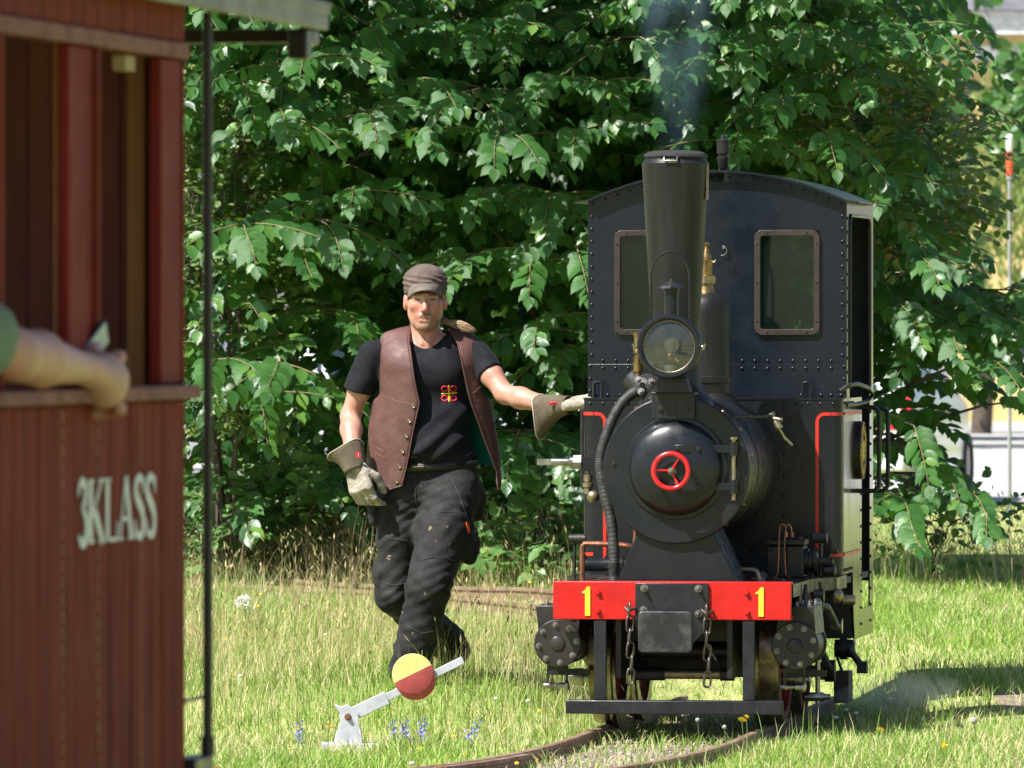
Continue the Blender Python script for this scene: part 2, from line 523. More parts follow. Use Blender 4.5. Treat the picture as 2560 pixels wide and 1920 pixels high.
# --- buffer beam
mb = MB(); mb.box(-.459, .459, 0, .018, .427, .573); mb.box(-.459, .459, .018, .07, .561, .573); mb.box(-.459, .459, .018, .07, .427, .439)
beam = P('buffer_beam', mb, RED, bevel=.003)
one = [(-.016, .038), (-.016, .030), (-.005, .030), (-.005, -.056), (.015, -.056), (.015, .056), (.002, .056), (-.003, .046), (-.009, .039)]
for cx in (-.330, .339):
    mb = MB(); mb.prism(one, (cx, -.001, .497), (1, 0, 0), (0, 0, 1), (0, -.003, 0)); P('numeral', mb, YEL, beam)
for x, z in ((-.285, .532), (-.285, .460), (.288, .533), (.290, .458)):
    mb = MB(); hexbolt(mb, (x, 0, z), (0, -1, 0), .0095, .013); P('bolt', mb, RED, beam)
mb = MB(); mb.prism([(-.14, .567), (.142, .567), (.142, .40), (.065, .315), (-.065, .315), (-.14, .40)], (0, -.001, 0), (1, 0, 0), (0, 0, 1), (0, -.012, 0))
cpl = P('coupling_plate', mb, GREASE, bevel=.002)
for x, z in ((-.105, .548), (.104, .548), (-.108, .466), (.104, .452)):
    mb = MB(); hexbolt(mb, (x, -.013, z), (0, -1, 0), .011, .012, .014); P('bolt', mb, NUT, cpl)
def rrect(x0, x1, z0, z1, r, n=6):
    out = []
    for cx, cz, a0 in ((x1 - r, z1 - r, 0), (x0 + r, z1 - r, 90), (x0 + r, z0 + r, 180), (x1 - r, z0 + r, 270)):
        for i in range(n + 1):
            a = rad(a0 + 90 * i / n); out.append((cx + r * math.cos(a), cz + r * math.sin(a)))
    return out
mb = MB(); mb.prism(rrect(-.119, .089, .305, .463, .018), (0, -.075, 0), (1, 0, 0), (0, 0, 1), (0, -.02, 0)); mb.cyl((-.015, -.075, .385), (-.015, -.01, .385), .045)
P('buffer_pad', mb, PAD, bevel=.004)
# --- coupling chains: every link a piece
pts = []
for i in range(20):
    a = 2 * PI * i / 20
    pts.append(Vector((.0135 * math.cos(a), 0, .0135 * math.sin(a) + (.0175 if math.sin(a) >= 0 else -.0175))))
link_me = MB().tube(pts, .0046, 8, closed=True).mesh('chain_link', 60); link_me.materials.append(CHAIN)
for (x, z, n) in ((-.161, .463, 6), (.135, .455, 6)):
    ch = bpy.data.objects.new('coupling_chain', None); COL.objects.link(ch); ch.parent = L; ch.location = (x, -.036, z)
    for i in range(n):
        o = bpy.data.objects.new('chain_link', link_me); COL.objects.link(o); o.parent = ch
        o.location = (.003 * math.sin(i * 2.1) + (.006 * i * .3), 0, -.0505 * i); o.rotation_euler = (rad(3), rad([-4, 3, -3, 5, -2, 4][i]), rad(25 if i % 2 else 105))
mb = MB(); mb.tube([(-.161 + .02, 0, .47), (-.161 + .02, -.03, .47), (-.161, -.045, .462), (-.161 - .015, -.035, .475)], .006, 8); P('chain_hook', mb, CHAIN)
mb = MB(); mb.tube([(.135 + .02, 0, .462), (.135 + .02, -.03, .462), (.135, -.045, .454), (.135 - .015, -.035, .468)], .006, 8)
mb.tube([(.142, -.03, .33), (.155, -.02, .30), (.172, -.014, .275)], .005, 8); P('chain_hook', mb, CHAIN)
# --- front guard
for x0, x1 in ((-.301, -.254), (.272, .318)):
    mb = MB(); mb.box(x0, x1, .004, .030, .119, .4265); P('guard_post', mb, GREASE, bevel=.003)
mb = MB(); mb.box(-.408, .426, -.024, .034, .066, .1185); P('guard_bar', mb, GREASE, bevel=.004)
# --- frames, axles and tubes between the wheels
mb = MB(); mb.box(-.225, -.205, .07, 2.5, .20, .54); P('frame_plate', mb, IRON)
mb = MB(); mb.box(.205, .225, .07, 2.5, .20, .54); P('frame_plate', mb, IRON)
for bb in ((.30, .33, .335, .56), (.9, 1.2, .17, .5), (1.4, 2.45, .3, .54)):
    mb = MB(); mb.box(-.205, .205, *bb); P('frame_stretcher', mb, IRON)
mb = MB(); mb.cyl((-.07, .36, .205), (.145, .36, .205), .020); P('polished_shaft', mb, BRZ)
for xa, xb in ((-.20, -.07), (.145, .20)):
    mb = MB(); mb.cyl((xa, .36, .205), (xb, .36, .205), .026); P('shaft_bearing', mb, IRON)
mb = MB(); mb.cyl((-.27, .62, .285), (.27, .62, .285), .035); P('axle', mb, IRON)
mb = MB(); mb.cyl((-.27, 1.35, .285), (.27, 1.35, .285), .035); P('axle', mb, IRON)
# --- wheels
def wheel(sx, y):
    e = bpy.data.objects.new('wheel', None); COL.objects.link(e); e.parent = L; e.location = (0, y, .285)
    ax = (sx, 0, 0)
    mb = MB(); mb.lathe([(.235, .272), (.305, .272), (.312, .279), (.305, .292), (.290, .300), (.285, .364), (.280, .370), (.240, .370), (.235, .35), (.235, .272)], (0, 0, 0), ax, 48, cap0=False, cap1=False); P('tyre', mb, TYRE, e)
    mb = MB(); mb.lathe([(.272, .3715), (.236, .3715), (.232, .345), (.232, .30), (.272, .30)], (0, 0, 0), ax, 48, cap0=False, cap1=False); P('wheel_rim', mb, REDW, e)
    q = Vector(ax).to_track_quat('Z', 'Y')
    for k in range(8):
        a = 2 * PI * k / 8 + .2
        d = q @ Vector((math.cos(a), math.sin(a), 0)); w = Vector(ax)
        mb = MB(); c = w * .335
        s_ = d.cross(w)
        mb.add([c + d * .05 + s_ * .028 + w * .014, c + d * .05 - s_ * .028 + w * .014, c + d * .24 - s_ * .018 + w * .014, c + d * .24 + s_ * .018 + w * .014,
                c + d * .05 + s_ * .028 - w * .014, c + d * .05 - s_ * .028 - w * .014, c + d * .24 - s_ * .018 - w * .014, c + d * .24 + s_ * .018 - w * .014],
               [(0, 1, 2, 3), (7, 6, 5, 4), (0, 4, 5, 1), (1, 5, 6, 2), (2, 6, 7, 3), (3, 7, 4, 0)])
        P('spoke', mb, REDW, e)
    mb = MB(); mb.lathe([(.07, .28), (.07, .385), (.06, .392), (.03, .392)], (0, 0, 0), ax, 24); P('wheel_hub', mb, REDW, e)
    mb = MB(); mb.lathe([(.022, .36), (.022, .47), (.015, .475)], (0, -.04, -.105), ax, 16); P('crank_pin', mb, STEEL, e)
    return e
for sx in (-1, 1):
    for y in (.62, 1.35): wheel(sx, y)
# --- cylinders
def cylinder(sx, cx, cz, ang0):
    mb = MB(); mb.lathe([(.080, .02), (.080, .33), (.078, .335)], (cx, .12, cz), (0, 1, 0), 32); mb.lathe([(.088, 0), (.088, .03)], (cx, .12, cz), (0, 1, 0), 32); mb.lathe([(.088, .31), (.088, .34)], (cx, .12, cz), (0, 1, 0), 32)
    mb.add(*(lambda x0, x1: ([(x0, .13, cz + .04), (x1, .13, cz + .04), (x1 + sx * -.01, .13, .475), (x0 + sx * .012, .13, .475), (x0, .45, cz + .04), (x1, .45, cz + .04), (x1 + sx * -.01, .45, .475), (x0 + sx * .012, .45, .475)],
            [(0, 1, 2, 3), (7, 6, 5, 4), (0, 4, 5, 1), (1, 5, 6, 2), (2, 6, 7, 3), (3, 7, 4, 0)]))(cx - .078, cx + .078))
    body = P('cylinder', mb, CYL, bevel=.003)
    mb = MB(); mb.lathe([(.092, 0), (.092, -.014), (.088, -.018), (.030, -.019), (.027, -.024), (.024, -.026)], (cx, .12, cz), (0, 1, 0), 36); P('cylinder_cover', mb, CYL, body)
    for k in range(8):
        a = 2 * PI * k / 8 + ang0
        mb = MB(); hexbolt(mb, (cx + .073 * math.cos(a), .103, cz + .073 * math.sin(a)), (0, -1, 0), .0085, .010, .004); P('cover_bolt', mb, NUT, body)
    for k in range(6):
        mb = MB(); hexbolt(mb, (cx + sx * .05 - sx * .10 * (k % 3) / 2.0, .16 + .22 * (k // 3), .475), (0, 0, 1), .008, .012, .006); P('chest_bolt', mb, NUT, body)
    # drain cocks and their linkage below
    mb = MB(); mb.box(cx - .05, cx + .03, .16, .19, cz - .105, cz - .088); mb.box(cx - .052, cx - .044, .165, .18, .155, cz - .10); mb.box(cx + .022, cx + .030, .165, .18, .155, cz - .10)
    P('drain_linkage', mb, IRON, body); mb = MB(); mb.box(cx - .06, cx + .10, .30, .315, .20, .225); P('drain_arm', mb, IRON, body)
    mb = MB(); mb.lathe([(.009, -.062), (.012, -.05), (.012, -.036), (.008, -.03), (.008, -.01), (.012, -.006), (.012, .02), (.020, .022), (.020, .032), (.008, .036)], (cx, .172, .165), (1, 0, 0), 16); P('drain_cock', mb, STEEL, body)
    # slide bars, crosshead, rods
    x = sx * .455
    mb = MB(); mb.box(x - .012, x + .012, .45, 1.0, cz + .055, cz + .075); mb.box(x - .012, x + .012, .45, 1.0, cz - .075, cz - .055); P('slide_bar', mb, STEEL, body)
    mb = MB(); mb.cyl((x, .44, cz), (x, .72, cz), .014); mb.box(x - .024, x + .024, .70, .80, cz - .055, cz + .055); P('crosshead', mb, STEEL, body)
    return body
cylinder(-1, -.455, .330, .12); cylinder(1, .463, .326, .28)
for sx in (-1, 1):
    mb = MB(); x = sx * .435
    mb.tube([(x, .58, .18), (x, 1.31, .18)], .016, 8); mb.lathe([(.036, -.018), (.036, .018)], (x, .58, .18), (1, 0, 0), 20); mb.lathe([(.036, -.018), (.036, .018)], (x, 1.31, .18), (1, 0, 0), 20); P('coupling_rod', mb, STEEL)
    x = sx * .475
    mb = MB(); mb.tube([(x, .75, .33), (x, 1.31, .18)], .017, 8); mb.lathe([(.044, -.02), (.044, .02)], (x, 1.31, .18), (1, 0, 0), 20); P('connecting_rod', mb, IRON)
    mb = MB(); mb.box(sx * .50 - .008, sx * .50 + .008, .62, .66, .25, .52); mb.tube([(sx * .50, .64, .47), (sx * .50, 1.0, .44)], .013, 8); mb.lathe([(.026, -.02), (.026, .02)], (sx * .50, .64, .50), (1, 0, 0), 16); P('valve_lever', mb, IRON)
    mb = MB(); mb.tube([(sx * .505, .9, .45), (sx * .505, 1.28, .36)], .014, 8); mb.lathe([(.03, -.022), (.03, .022)], (sx * .505, 1.28, .36), (1, 0, 0), 18); P('radius_rod', mb, STEEL)
# return crank, crosshead box and weight hanging by the right rear wheel
mb = MB(); mb.lathe([(.036, 0), (.036, .075), (.03, .08)], (.475, 1.5, .262), (1, 0, 0), 20); mb.lathe([(.044, .02), (.044, .05)], (.475, 1.5, .262), (1, 0, 0), 20); P('eccentric', mb, IRON)
mb = MB(); mb.tube([(.535, 1.46, .262), (.585, 1.46, .195)], .014, 8); mb.box(.568, .608, 1.44, 1.50, .165, .212); P('return_crank', mb, GREASE)
mb = MB(); mb.box(.475, .535, 1.45, 1.62, .045, .17); mb.tube([(.48, 1.5, .24), (.505, 1.5, .165)], .006, 8); P('sand_box', mb, IRON, bevel=.004)
mb = MB(); mb.tube([(.468, .9, .07), (.468, .9, .28)], .010, 8); mb.lathe([(.018, -.05), (.018, .02), (.012, .03), (.012, .05)], (.468, .9, .095), (1, 0, 0), 16); P('brake_hanger', mb, STEEL)
# --- footplate
def slab(x0, x1, y0, y1, z0, z1): return MB().box(x0, x1, y0, y1, z0, z1)
mb = MB(); mb.prism([(-.455, .072), (.455, .072), (.455, .80), (.535, 1.0), (.535, 1.34), (-.535, 1.34), (-.535, 1.0), (-.455, .80)], (0, 0, .546), (1, 0, 0), (0, 1, 0), (0, 0, .014))
fp = P('footplate', mb, GREASE, bevel=.002)
mb = MB(); mb.prism([(.440, .075), (.459, .075), (.459, .80), (.539, 1.0), (.539, 1.33), (.524, 1.33), (.524, 1.005), (.444, .805)], (0, 0, .512), (1, 0, 0), (0, 1, 0), (0, 0, .050)); P('edge_angle', mb, GREASE, fp)
mb = MB(); mb.prism([(-.440, .075), (-.459, .075), (-.459, .80), (-.539, 1.0), (-.539, 1.33), (-.524, 1.33), (-.524, 1.005), (-.444, .805)], (0, 0, .512), (1, 0, 0), (0, 1, 0), (0, 0, .050)); P('edge_angle', mb, GREASE, fp)
# --- saddle, smokebox, boiler
mb = MB(); mb.prism([(-.236, .561), (.236, .561), (.140, .765), (-.150, .765)], (0, .162, 0), (1, 0, 0), (0, 0, 1), (0, .35, 0)); P('saddle', mb, SMK, bevel=.004)
BZ = .998
mb = MB(); mb.lathe([(.10, 0), (.279, 0), (.284, .004), (.284, .020), (.280, .024), (.272, .030), (.272, .40), (.276, .402), (.276, .440), (.272, .442), (.272, .80), (.275, .802), (.275, .85), (.272, .852), (.272, 1.2)], (0, .14, BZ), (0, 1, 0), 72)
smk = P('smokebox', mb, SMK)
for a in (72, 55, 35, 12, -8, -30, -52, 95, 118):
    mb = MB(); ra = rad(a); mb.lathe([(.0075, 0), (.0065, .004), (0, .006)], (.272 * math.cos(ra), .36, BZ + .272 * math.sin(ra)), (math.cos(ra), 0, math.sin(ra)), 10); P('brass_stud', mb, BRASS, smk)
for a in (176, 5):
    mb = MB(); hexbolt(mb, (.243 * math.cos(rad(a)), .14, BZ + .02 + .243 * math.sin(rad(a)) * .3), (0, -1, 0), .008, .008); P('bolt', mb, IRON, smk)
prof = [(.200, 0), (.200, -.008), (.197, -.011), (.184, -.012), (.180, -.016)]
for i in range(1, 13):
    t = i / 12; prof.append((.178 * math.cos(t * PI / 2), -.016 - .062 * math.sin(t * PI / 2) ** .9))
mb = MB(); mb.lathe(prof, (0, .14, BZ + .008), (0, 1, 0), 72); door = P('smokebox_door', mb, SMK)
for z, dz in ((BZ + .083, 1), (BZ - .063, -1)):
    P_ = []
    mb = MB(); pts = [(0.0, .072), (.05, .068), (.10, .088), (.14, .108), (.175, .118), (.232, .116)]
    top = [Vector((x, y - .007, z + .015)) for x, y in pts]; bot = [Vector((x, y - .007, z - .015)) for x, y in pts]
    topb = [Vector((x, y + .006, z + .015)) for x, y in pts]; botb = [Vector((x, y + .006, z - .015)) for x, y in pts]
    mb.grid([top, topb, botb, bot, top]); mb.add([top[0], bot[0], botb[0], topb[0]], [(0, 1, 2, 3)])
    P('hinge_strap', mb, SMK, door, bevel=.0015)
    for x, y in ((.012, .064), (.092, .076)):
        mb = MB(); hexbolt(mb, (x, y, z), (0, -1, 0), .0075, .009); P('bolt', mb, IRON, door)
    mb = MB(); mb.lathe([(.016, -.026), (.016, .026)], (.225, .112, z), (0, 0, 1), 16); P('hinge_knuckle', mb, SMK, door)
mb = MB(); mb.cyl((.225, .112, BZ - .115), (.225, .112, BZ + .118), .008); mb.cyl((.225, .112, BZ + .118), (.225, .112, BZ + .128), .014); P('hinge_pin', mb, BRZ, door)
# hand wheel: rim, three spokes, hub
HW = Vector((-.008, .035, BZ - .002))
mb = MB(); mb.tube([HW + Vector((.067 * math.cos(2 * PI * i / 40), 0, .067 * math.sin(2 * PI * i / 40))) for i in range(40)], .0098, 12, closed=True)
for a in (58, 176, -63):
    d = Vector((math.cos(rad(a)), 0, math.sin(rad(a)))); mb.tube([HW + Vector((0, .016, 0)) + d * .008, HW + Vector((0, .010, 0)) + d * .035, HW + d * .064], [.006, .0045, .0055], 8)
hw = P('hand_wheel', mb, REDH)
mb = MB(); hexbolt(mb, HW + Vector((0, .028, 0)), (0, -1, 0), .012, .022, .012); mb.cyl(HW + Vector((0, .02, 0)), HW + Vector((0, .05, 0)), .012); P('spindle_nut', mb, NUT, hw)
# --- lamp bracket and headlamp
mb = MB(); mb.box(-.092, .074, .112, .124, 1.195, 1.292); mb.box(-.092, .074, .112, .24, 1.286, 1.298)
mb.prism([(-.080, 1.298), (.062, 1.298), (.045, 1.352), (-.062, 1.352)], (0, .06, 0), (1, 0, 0), (0, 0, 1), (0, .10, 0)); lb = P('lamp_bracket', mb, GREASE, bevel=.002)
mb = MB(); mb.box(-.013, -.004, .1095, .1125, 1.215, 1.265); P('bracket_slot', mb, IRON, lb)
for x in (-.058, .043):
    mb = MB(); hexbolt(mb, (x, .112, 1.235), (0, -1, 0), .010, .010); P('bolt', mb, IRON, lb)
LC = Vector((-.010, .0, 1.474))
lamp = bpy.data.objects.new('headlamp', None); COL.objects.link(lamp); lamp.parent = L; lamp.location = LC
mb = MB(); mb.lathe([(.100, -.012), (.108, -.020), (.118, -.020), (.124, -.012), (.125, .0), (.121, .012), (.114, .016), (.112, .13), (.09, .15), (.03, .155)], (0, 0, 0), (0, 1, 0), 56, cap0=False); mb.lathe([(.100, -.012), (.103, .01)], (0, 0, 0), (0, 1, 0), 56, cap0=False, cap1=False); P('lamp_casing', mb, BLK, lamp)
mb = MB(); mb.lathe([(.1135, .012), (.09, .075), (.06, .105), (.02, .12), (0, .121)], (0, 0, 0), (0, 1, 0), 48, cap0=False, cap1=False); P('reflector', mb, REFL, lamp)
mb = MB(); mb.lathe([(.101, -.005), (.07, -.010), (.03, -.013), (0, -.014)], (0, 0, 0), (0, 1, 0), 48, cap0=False, cap1=False); P('lens', mb, LGLS, lamp)
mb = MB(); mb.tube([(.099 * math.cos(2 * PI * i / 40), -.004, .099 * math.sin(2 * PI * i / 40)) for i in range(40)], .0024, 8, closed=True); P('lens_ring', mb, BRZ, lamp)
mb = MB(); mb.lathe([(.021, -.094), (.021, -.068), (.012, -.064), (.018, -.060), (.024, -.052), (.024, -.040), (.017, -.034), (.014, -.026), (.012, -.018)], (0, .04, 0), (0, 0, 1), 24); mb.lathe([(.008, 0), (.008, .014)], (.018, .028, -.058), (1, -.6, 0), 14)
for k in range(7):
    a = 2 * PI * k / 7; mb.box(-.002, .002, -.001, .001, 0, .012, Matrix.Translation((.013 * math.cos(a), .04 + .013 * math.sin(a), -.022)) @ Matrix.Rotation(a, 4, 'Z'))
P('burner', mb, BRASS, lamp)
mb = MB(); mb.lathe([(.024, -.098), (.024, -.072)], (0, .04, 0), (0, 0, 1), 24); P('oil_reservoir', mb, M('milky_glass', (.62, .63, .60), .3), lamp)
mb = MB(); mb.lathe([(.030, .084), (.028, .078), (.020, .080), (.018, .088), (.009, .084), (.006, .080), (0, .080)], (0, 0, .006), (0, 1, 0), 28); P('reflector_boss', mb, REFL, lamp)
mb = MB(); mb.cyl((0, .07, .105), (0, .07, .222), .027); mb.cyl((0, .07, .212), (0, .07, .228), .031); lch = P('lamp_chimney', mb, BLK, lamp)
mb = MB(); mb.lathe([(.048, .222), (.044, .232), (.02, .246), (.006, .252), (.004, .258), (0, .26)], (0, .07, 0), (0, 0, 1), 32, rfun=lambda r, h, a: r * (1 + .05 * math.cos(8 * a) * (r > .03))); P('lamp_cap', mb, GREASE, lamp)
pts = [(-.074, .03, .095)] + [(-.074 + .0, .03, .10 + i * .05) for i in range(1, 4)] + [(-.074 * math.cos(rad(a)), .03, .265 + .098 * math.sin(rad(a))) for a in range(0, 181, 12)] + [(.074, .03, .265 - i * .05) for i in range(1, 4)] + [(.074, .03, .095)]
mb = MB(); mb.tube(pts, .0052, 10); P('lamp_handle', mb, BLK, lamp)
for sx in (-1, 1):
    mb = MB(); mb.tube([(sx * .118, -.008, 0), (sx * .134, -.01, .0)], .004, 8); mb.tube([(sx * .132, -.01, -.012), (sx * .134, -.012, .0), (sx * .140, -.014, .010)], .005, 8); P('wing_nut', mb, STEEL, lamp)
# --- chimney
CX, CY = -.026, .33
mb = MB(); mb.lathe([(.150, 1.245), (.140, 1.275), (.112, 1.300), (.098, 1.34), (.0935, 1.42), (.0942, 1.56), (.112, 1.87), (.1295, 2.172), (.130, 2.180), (.118, 2.196), (.117, 2.203), (.100, 2.203), (.095, 2.19), (.085, 1.6)], (CX, CY, 0), (0, 0, 1), 56, cap1=False, cap0=False)
chim = P('chimney', mb, CHM)
mb = MB()
mb.lathe([(.119, 2.200), (.124, 2.207), (.121, 2.216), (.10, 2.226), (.05, 2.231), (0, 2.232)], (CX, CY, 0), (0, 0, 1), 64, rfun=lambda r, h, a: r * (1 + .012 * math.sin(23 * a) + .008 * math.sin(37 * a + 2))); P('spark_arrester', mb, MESH, chim)
mb = MB(); yf = CY - .128; mb.tube([(CX - .028, yf + .016, 2.205), (CX - .028, yf - .004, 2.198), (CX - .028, yf - .008, 2.188), (CX + .022, yf - .008, 2.188), (CX + .022, yf - .004, 2.198), (CX + .022, yf + .016, 2.205)], .0038, 8); mb.box(CX - .018, CX + .014, yf - .003, yf + .008, 2.180, 2.189); P('arrester_latch', mb, NUT, chim)
mb = MB(); mb.box(CX + .123, CX + .131, CY - .03, CY - .02, 2.04, 2.17); P('chimney_seam', mb, BRZ, chim)
for a in (-50, -130, 50, 130):
    mb = MB(); hexbolt(mb, (CX + .135 * math.cos(rad(a)), CY + .135 * math.sin(rad(a)), 1.262), (0, 0, 1), .012, .014); P('base_bolt', mb, IRON, chim)
# --- dome with safety valve
DX, DY = .010, 1.03
mb = MB(); mb.lathe([(.128, 1.235), (.120, 1.262), (.100, 1.285), (.100, 1.325), (.104, 1.328), (.104, 1.352), (.100, 1.355), (.097, 1.40), (.095, 1.60), (.092, 1.635), (.082, 1.660), (.06, 1.676), (.04, 1.682), (0, 1.684)], (DX, DY, 0), (0, 0, 1), 48); dome = P('dome', mb, CHM)
mb = MB(); mb.lathe([(.036, 1.678), (.030, 1.70), (.028, 1.715), (.036, 1.718), (.036, 1.750), (.024, 1.753), (.024, 1.802), (.027, 1.806), (.027, 1.812), (.020, 1.818), (.018, 1.838), (.010, 1.855), (.008, 1.87), (.012, 1.872), (.012, 1.88), (0, 1.882)], (DX + .003, DY, 0), (0, 0, 1), 28); sv = P('safety_valve', mb, BRASS)
mb = MB(); mb.tube([(DX + .02, DY - .01, 1.806), (DX + .034, DY - .01, 1.802), (DX + .040, DY - .01, 1.812)], .0035, 8); P('valve_lever', mb, BRZ, sv)
mb = MB(); mb.lathe([(.0375, 1.722), (.0375, 1.746)], (DX + .003, DY, 0), (0, 0, 1), 28); P('valve_band', mb, BRZ, sv)
# --- tanks (one wide sheet behind the boiler, rounded corners)
def tank_poly(r=.045, n=6):
    out = [(-.52, 1.5)]
    for cx, a0 in ((-.52 + r, 180), (.52 - r, 270)):
        for i in range(n + 1):
            a = rad(a0 + 90 * i / n); out.append((cx + r * math.cos(a), 1.33 + r + r * math.sin(a)))
    out.append((.52, 1.5)); return out
mb = MB(); mb.prism(tank_poly(), (0, 0, .561), (1, 0, 0), (0, 1, 0), (0, 0, .697)); tank = P('side_tank', mb, BLK, smooth=40)
mb = MB(); mb.prism([(x * 1.008, 1.5 + (y - 1.5) * 1.02) for x, y in tank_poly()], (0, 0, 1.258), (1, 0, 0), (0, 1, 0), (0, 0, .006)); P('tank_top_edge', mb, BLK, tank)
for x in (.30, -.34):
    mb = MB(); mb.box(x - .0012, x + .0012, 1.3285, 1.335, .57, 1.255); P('panel_seam', mb, IRON, tank)
for x in [-.49 + .052 * i for i in range(5)] + [.285 + .05 * i for i in range(5)]:
    rivet(tank, (x, 1.3305, 1.242), (0, -1, 0))
for z in [.62 + .085 * i for i in range(8)]: rivet(tank, (.288, 1.3305, z), (0, -1, 0))
yf = 1.33
def lin_path(x_in, x_out, sx):
    pts = [(x_in, yf, .585), (x_in, yf, 1.17)]
    for a in range(0, 91, 15): pts.append((x_in + sx * .03 * (1 - math.cos(rad(a))), yf, 1.17 + .031 * math.sin(rad(a))))
    pts.append((x_out, yf, 1.201)); return pts
mb = MB(); strip(mb, lin_path(.421, .474, 1), .013, (0, -1, 0)); P('red_lining', mb, REDL, tank, fix=False)
mb = MB(); strip(mb, lin_path(-.431, -.474, -1), .013, (0, -1, 0)); P('red_lining', mb, REDL, tank, fix=False)
for sx in (-1, 1):   # round the corner and on along the side
    for z, y0, y1 in ((1.201, 1.375, 2.06), (.640, 1.375, 2.06)):
        pts = []
        for i in range(7):
            a = rad(270 + 90 * i / 6); pts.append((sx * (.475 + .0455 * math.cos(a)), 1.375 + .0455 * math.sin(a)))
        mb = MB(); top = [Vector((x, y, z + .0065)) for x, y in pts]; bot = [Vector((x, y, z - .0065)) for x, y in pts]
        o2 = Vector((sx * .002, -.002, 0))
        mb.grid([[p + o2 for p in top], [p + o2 for p in bot]])
        strip(mb, [(sx * .5245, y0, z), (sx * .5245, y1, z)], .013, (sx, 0, 0)); P('red_lining', mb, REDL, tank, fix=False)
for x in (-.470, .370):
    mb = MB(); mb.tube([(x - .016, 1.42, 1.262), (x - .016, 1.42, 1.318), (x - .010, 1.42, 1.326), (x + .010, 1.42, 1.326), (x + .016, 1.42, 1.318), (x + .016, 1.42, 1.262)], .0065, 8); P('tank_handle', mb, BLK, tank)
# --- cab
def arc_z(x): return 2.165 - .118 * (x / .52) ** 2
cab = bpy.data.objects.new('cab', None); COL.objects.link(cab); cab.parent = L
CABP = M('cab_black_paint', (.0055, .0085, .0145), .25, col2=(.008, .0115, .018), scale=6, bump=.05, bscale=30, spec=.4, speck=(.22, .23, .24), speck_scale=150, rvar=.08)
SIDEP = M('dusty_side_paint', (.016, .017, .018), .17, col2=(.030, .029, .026), scale=5, bump=.04, bscale=20, spec=.8, rvar=.06, stretch=(1, 1, .3))
def cab_wall(y0, y1, zb, wins=((-.411, -.153), (.154, .412))):
    mb = MB()
    xs = sorted([-.52, -.46, -.38 if wins[0][0] < -.4 else -.42, -.30, -.22, -.08, 0, .08, .22, .30, .38 if wins[0][0] < -.4 else .42, .46, .52] + [e for w in wins for e in w])
    for a, b in zip(xs[:-1], xs[1:]):
        win = any(a >= w[0] - 1e-6 and b <= w[1] + 1e-6 for w in wins)
        segs = [(zb, 1.517), (1.933, None)] if win else [(zb, None)]
        for z0, z1 in segs:
            za = z1 if z1 else arc_z(a); zc = z1 if z1 else arc_z(b)
            mb.prism([(a, z0), (b, z0), (b, zc), (a, za)], (0, y0, 0), (1, 0, 0), (0, 0, 1), (0, y1 - y0, 0))
    bm_fix = mb
    return bm_fix
P('front_sheet', cab_wall(1.5, 1.506, 1.26), CABP, cab, smooth=0)
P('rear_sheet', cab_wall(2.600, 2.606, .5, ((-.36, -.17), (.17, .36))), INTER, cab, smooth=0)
mb = MB(); mb.box(-.521, .521, 1.4945, 1.4995, 1.264, 1.398); P('lower_front_sheet', mb, CABP, cab, bevel=.001)
# top angle strip following the roof
mb = MB(); xs = [-.518 + .0518 * i for i in range(21)]
for a, b in zip(xs[:-1], xs[1:]):
    mb.prism([(a, arc_z(a) - .036), (b, arc_z(b) - .036), (b, arc_z(b) + .0), (a, arc_z(a) + .0)], (0, 1.4945, 0), (1, 0, 0), (0, 0, 1), (0, .0045, 0))
P('roof_angle', mb, CABP, cab, smooth=20)
mb = MB()
for a, b in zip(xs[:-1], xs[1:]):
    mb.prism([(a, arc_z(a) + .0005), (b, arc_z(b) + .0005), (b, arc_z(b) + .010), (a, arc_z(a) + .010)], (0, 1.462, 0), (1, 0, 0), (0, 0, 1), (0, 1.20, 0))
P('roof', mb, CABP, cab, smooth=30)
mb = MB()
for sx in (-1, 1):
    mb.prism([(sx * .515, 2.053), (sx * .575, 2.044), (sx * .576, 2.048), (sx * .515, 2.058)], (0, 1.47, 0), (1, 0, 0), (0, 0, 1), (0, 1.17, 0))
P('rain_gutter', mb, GREASE, cab)
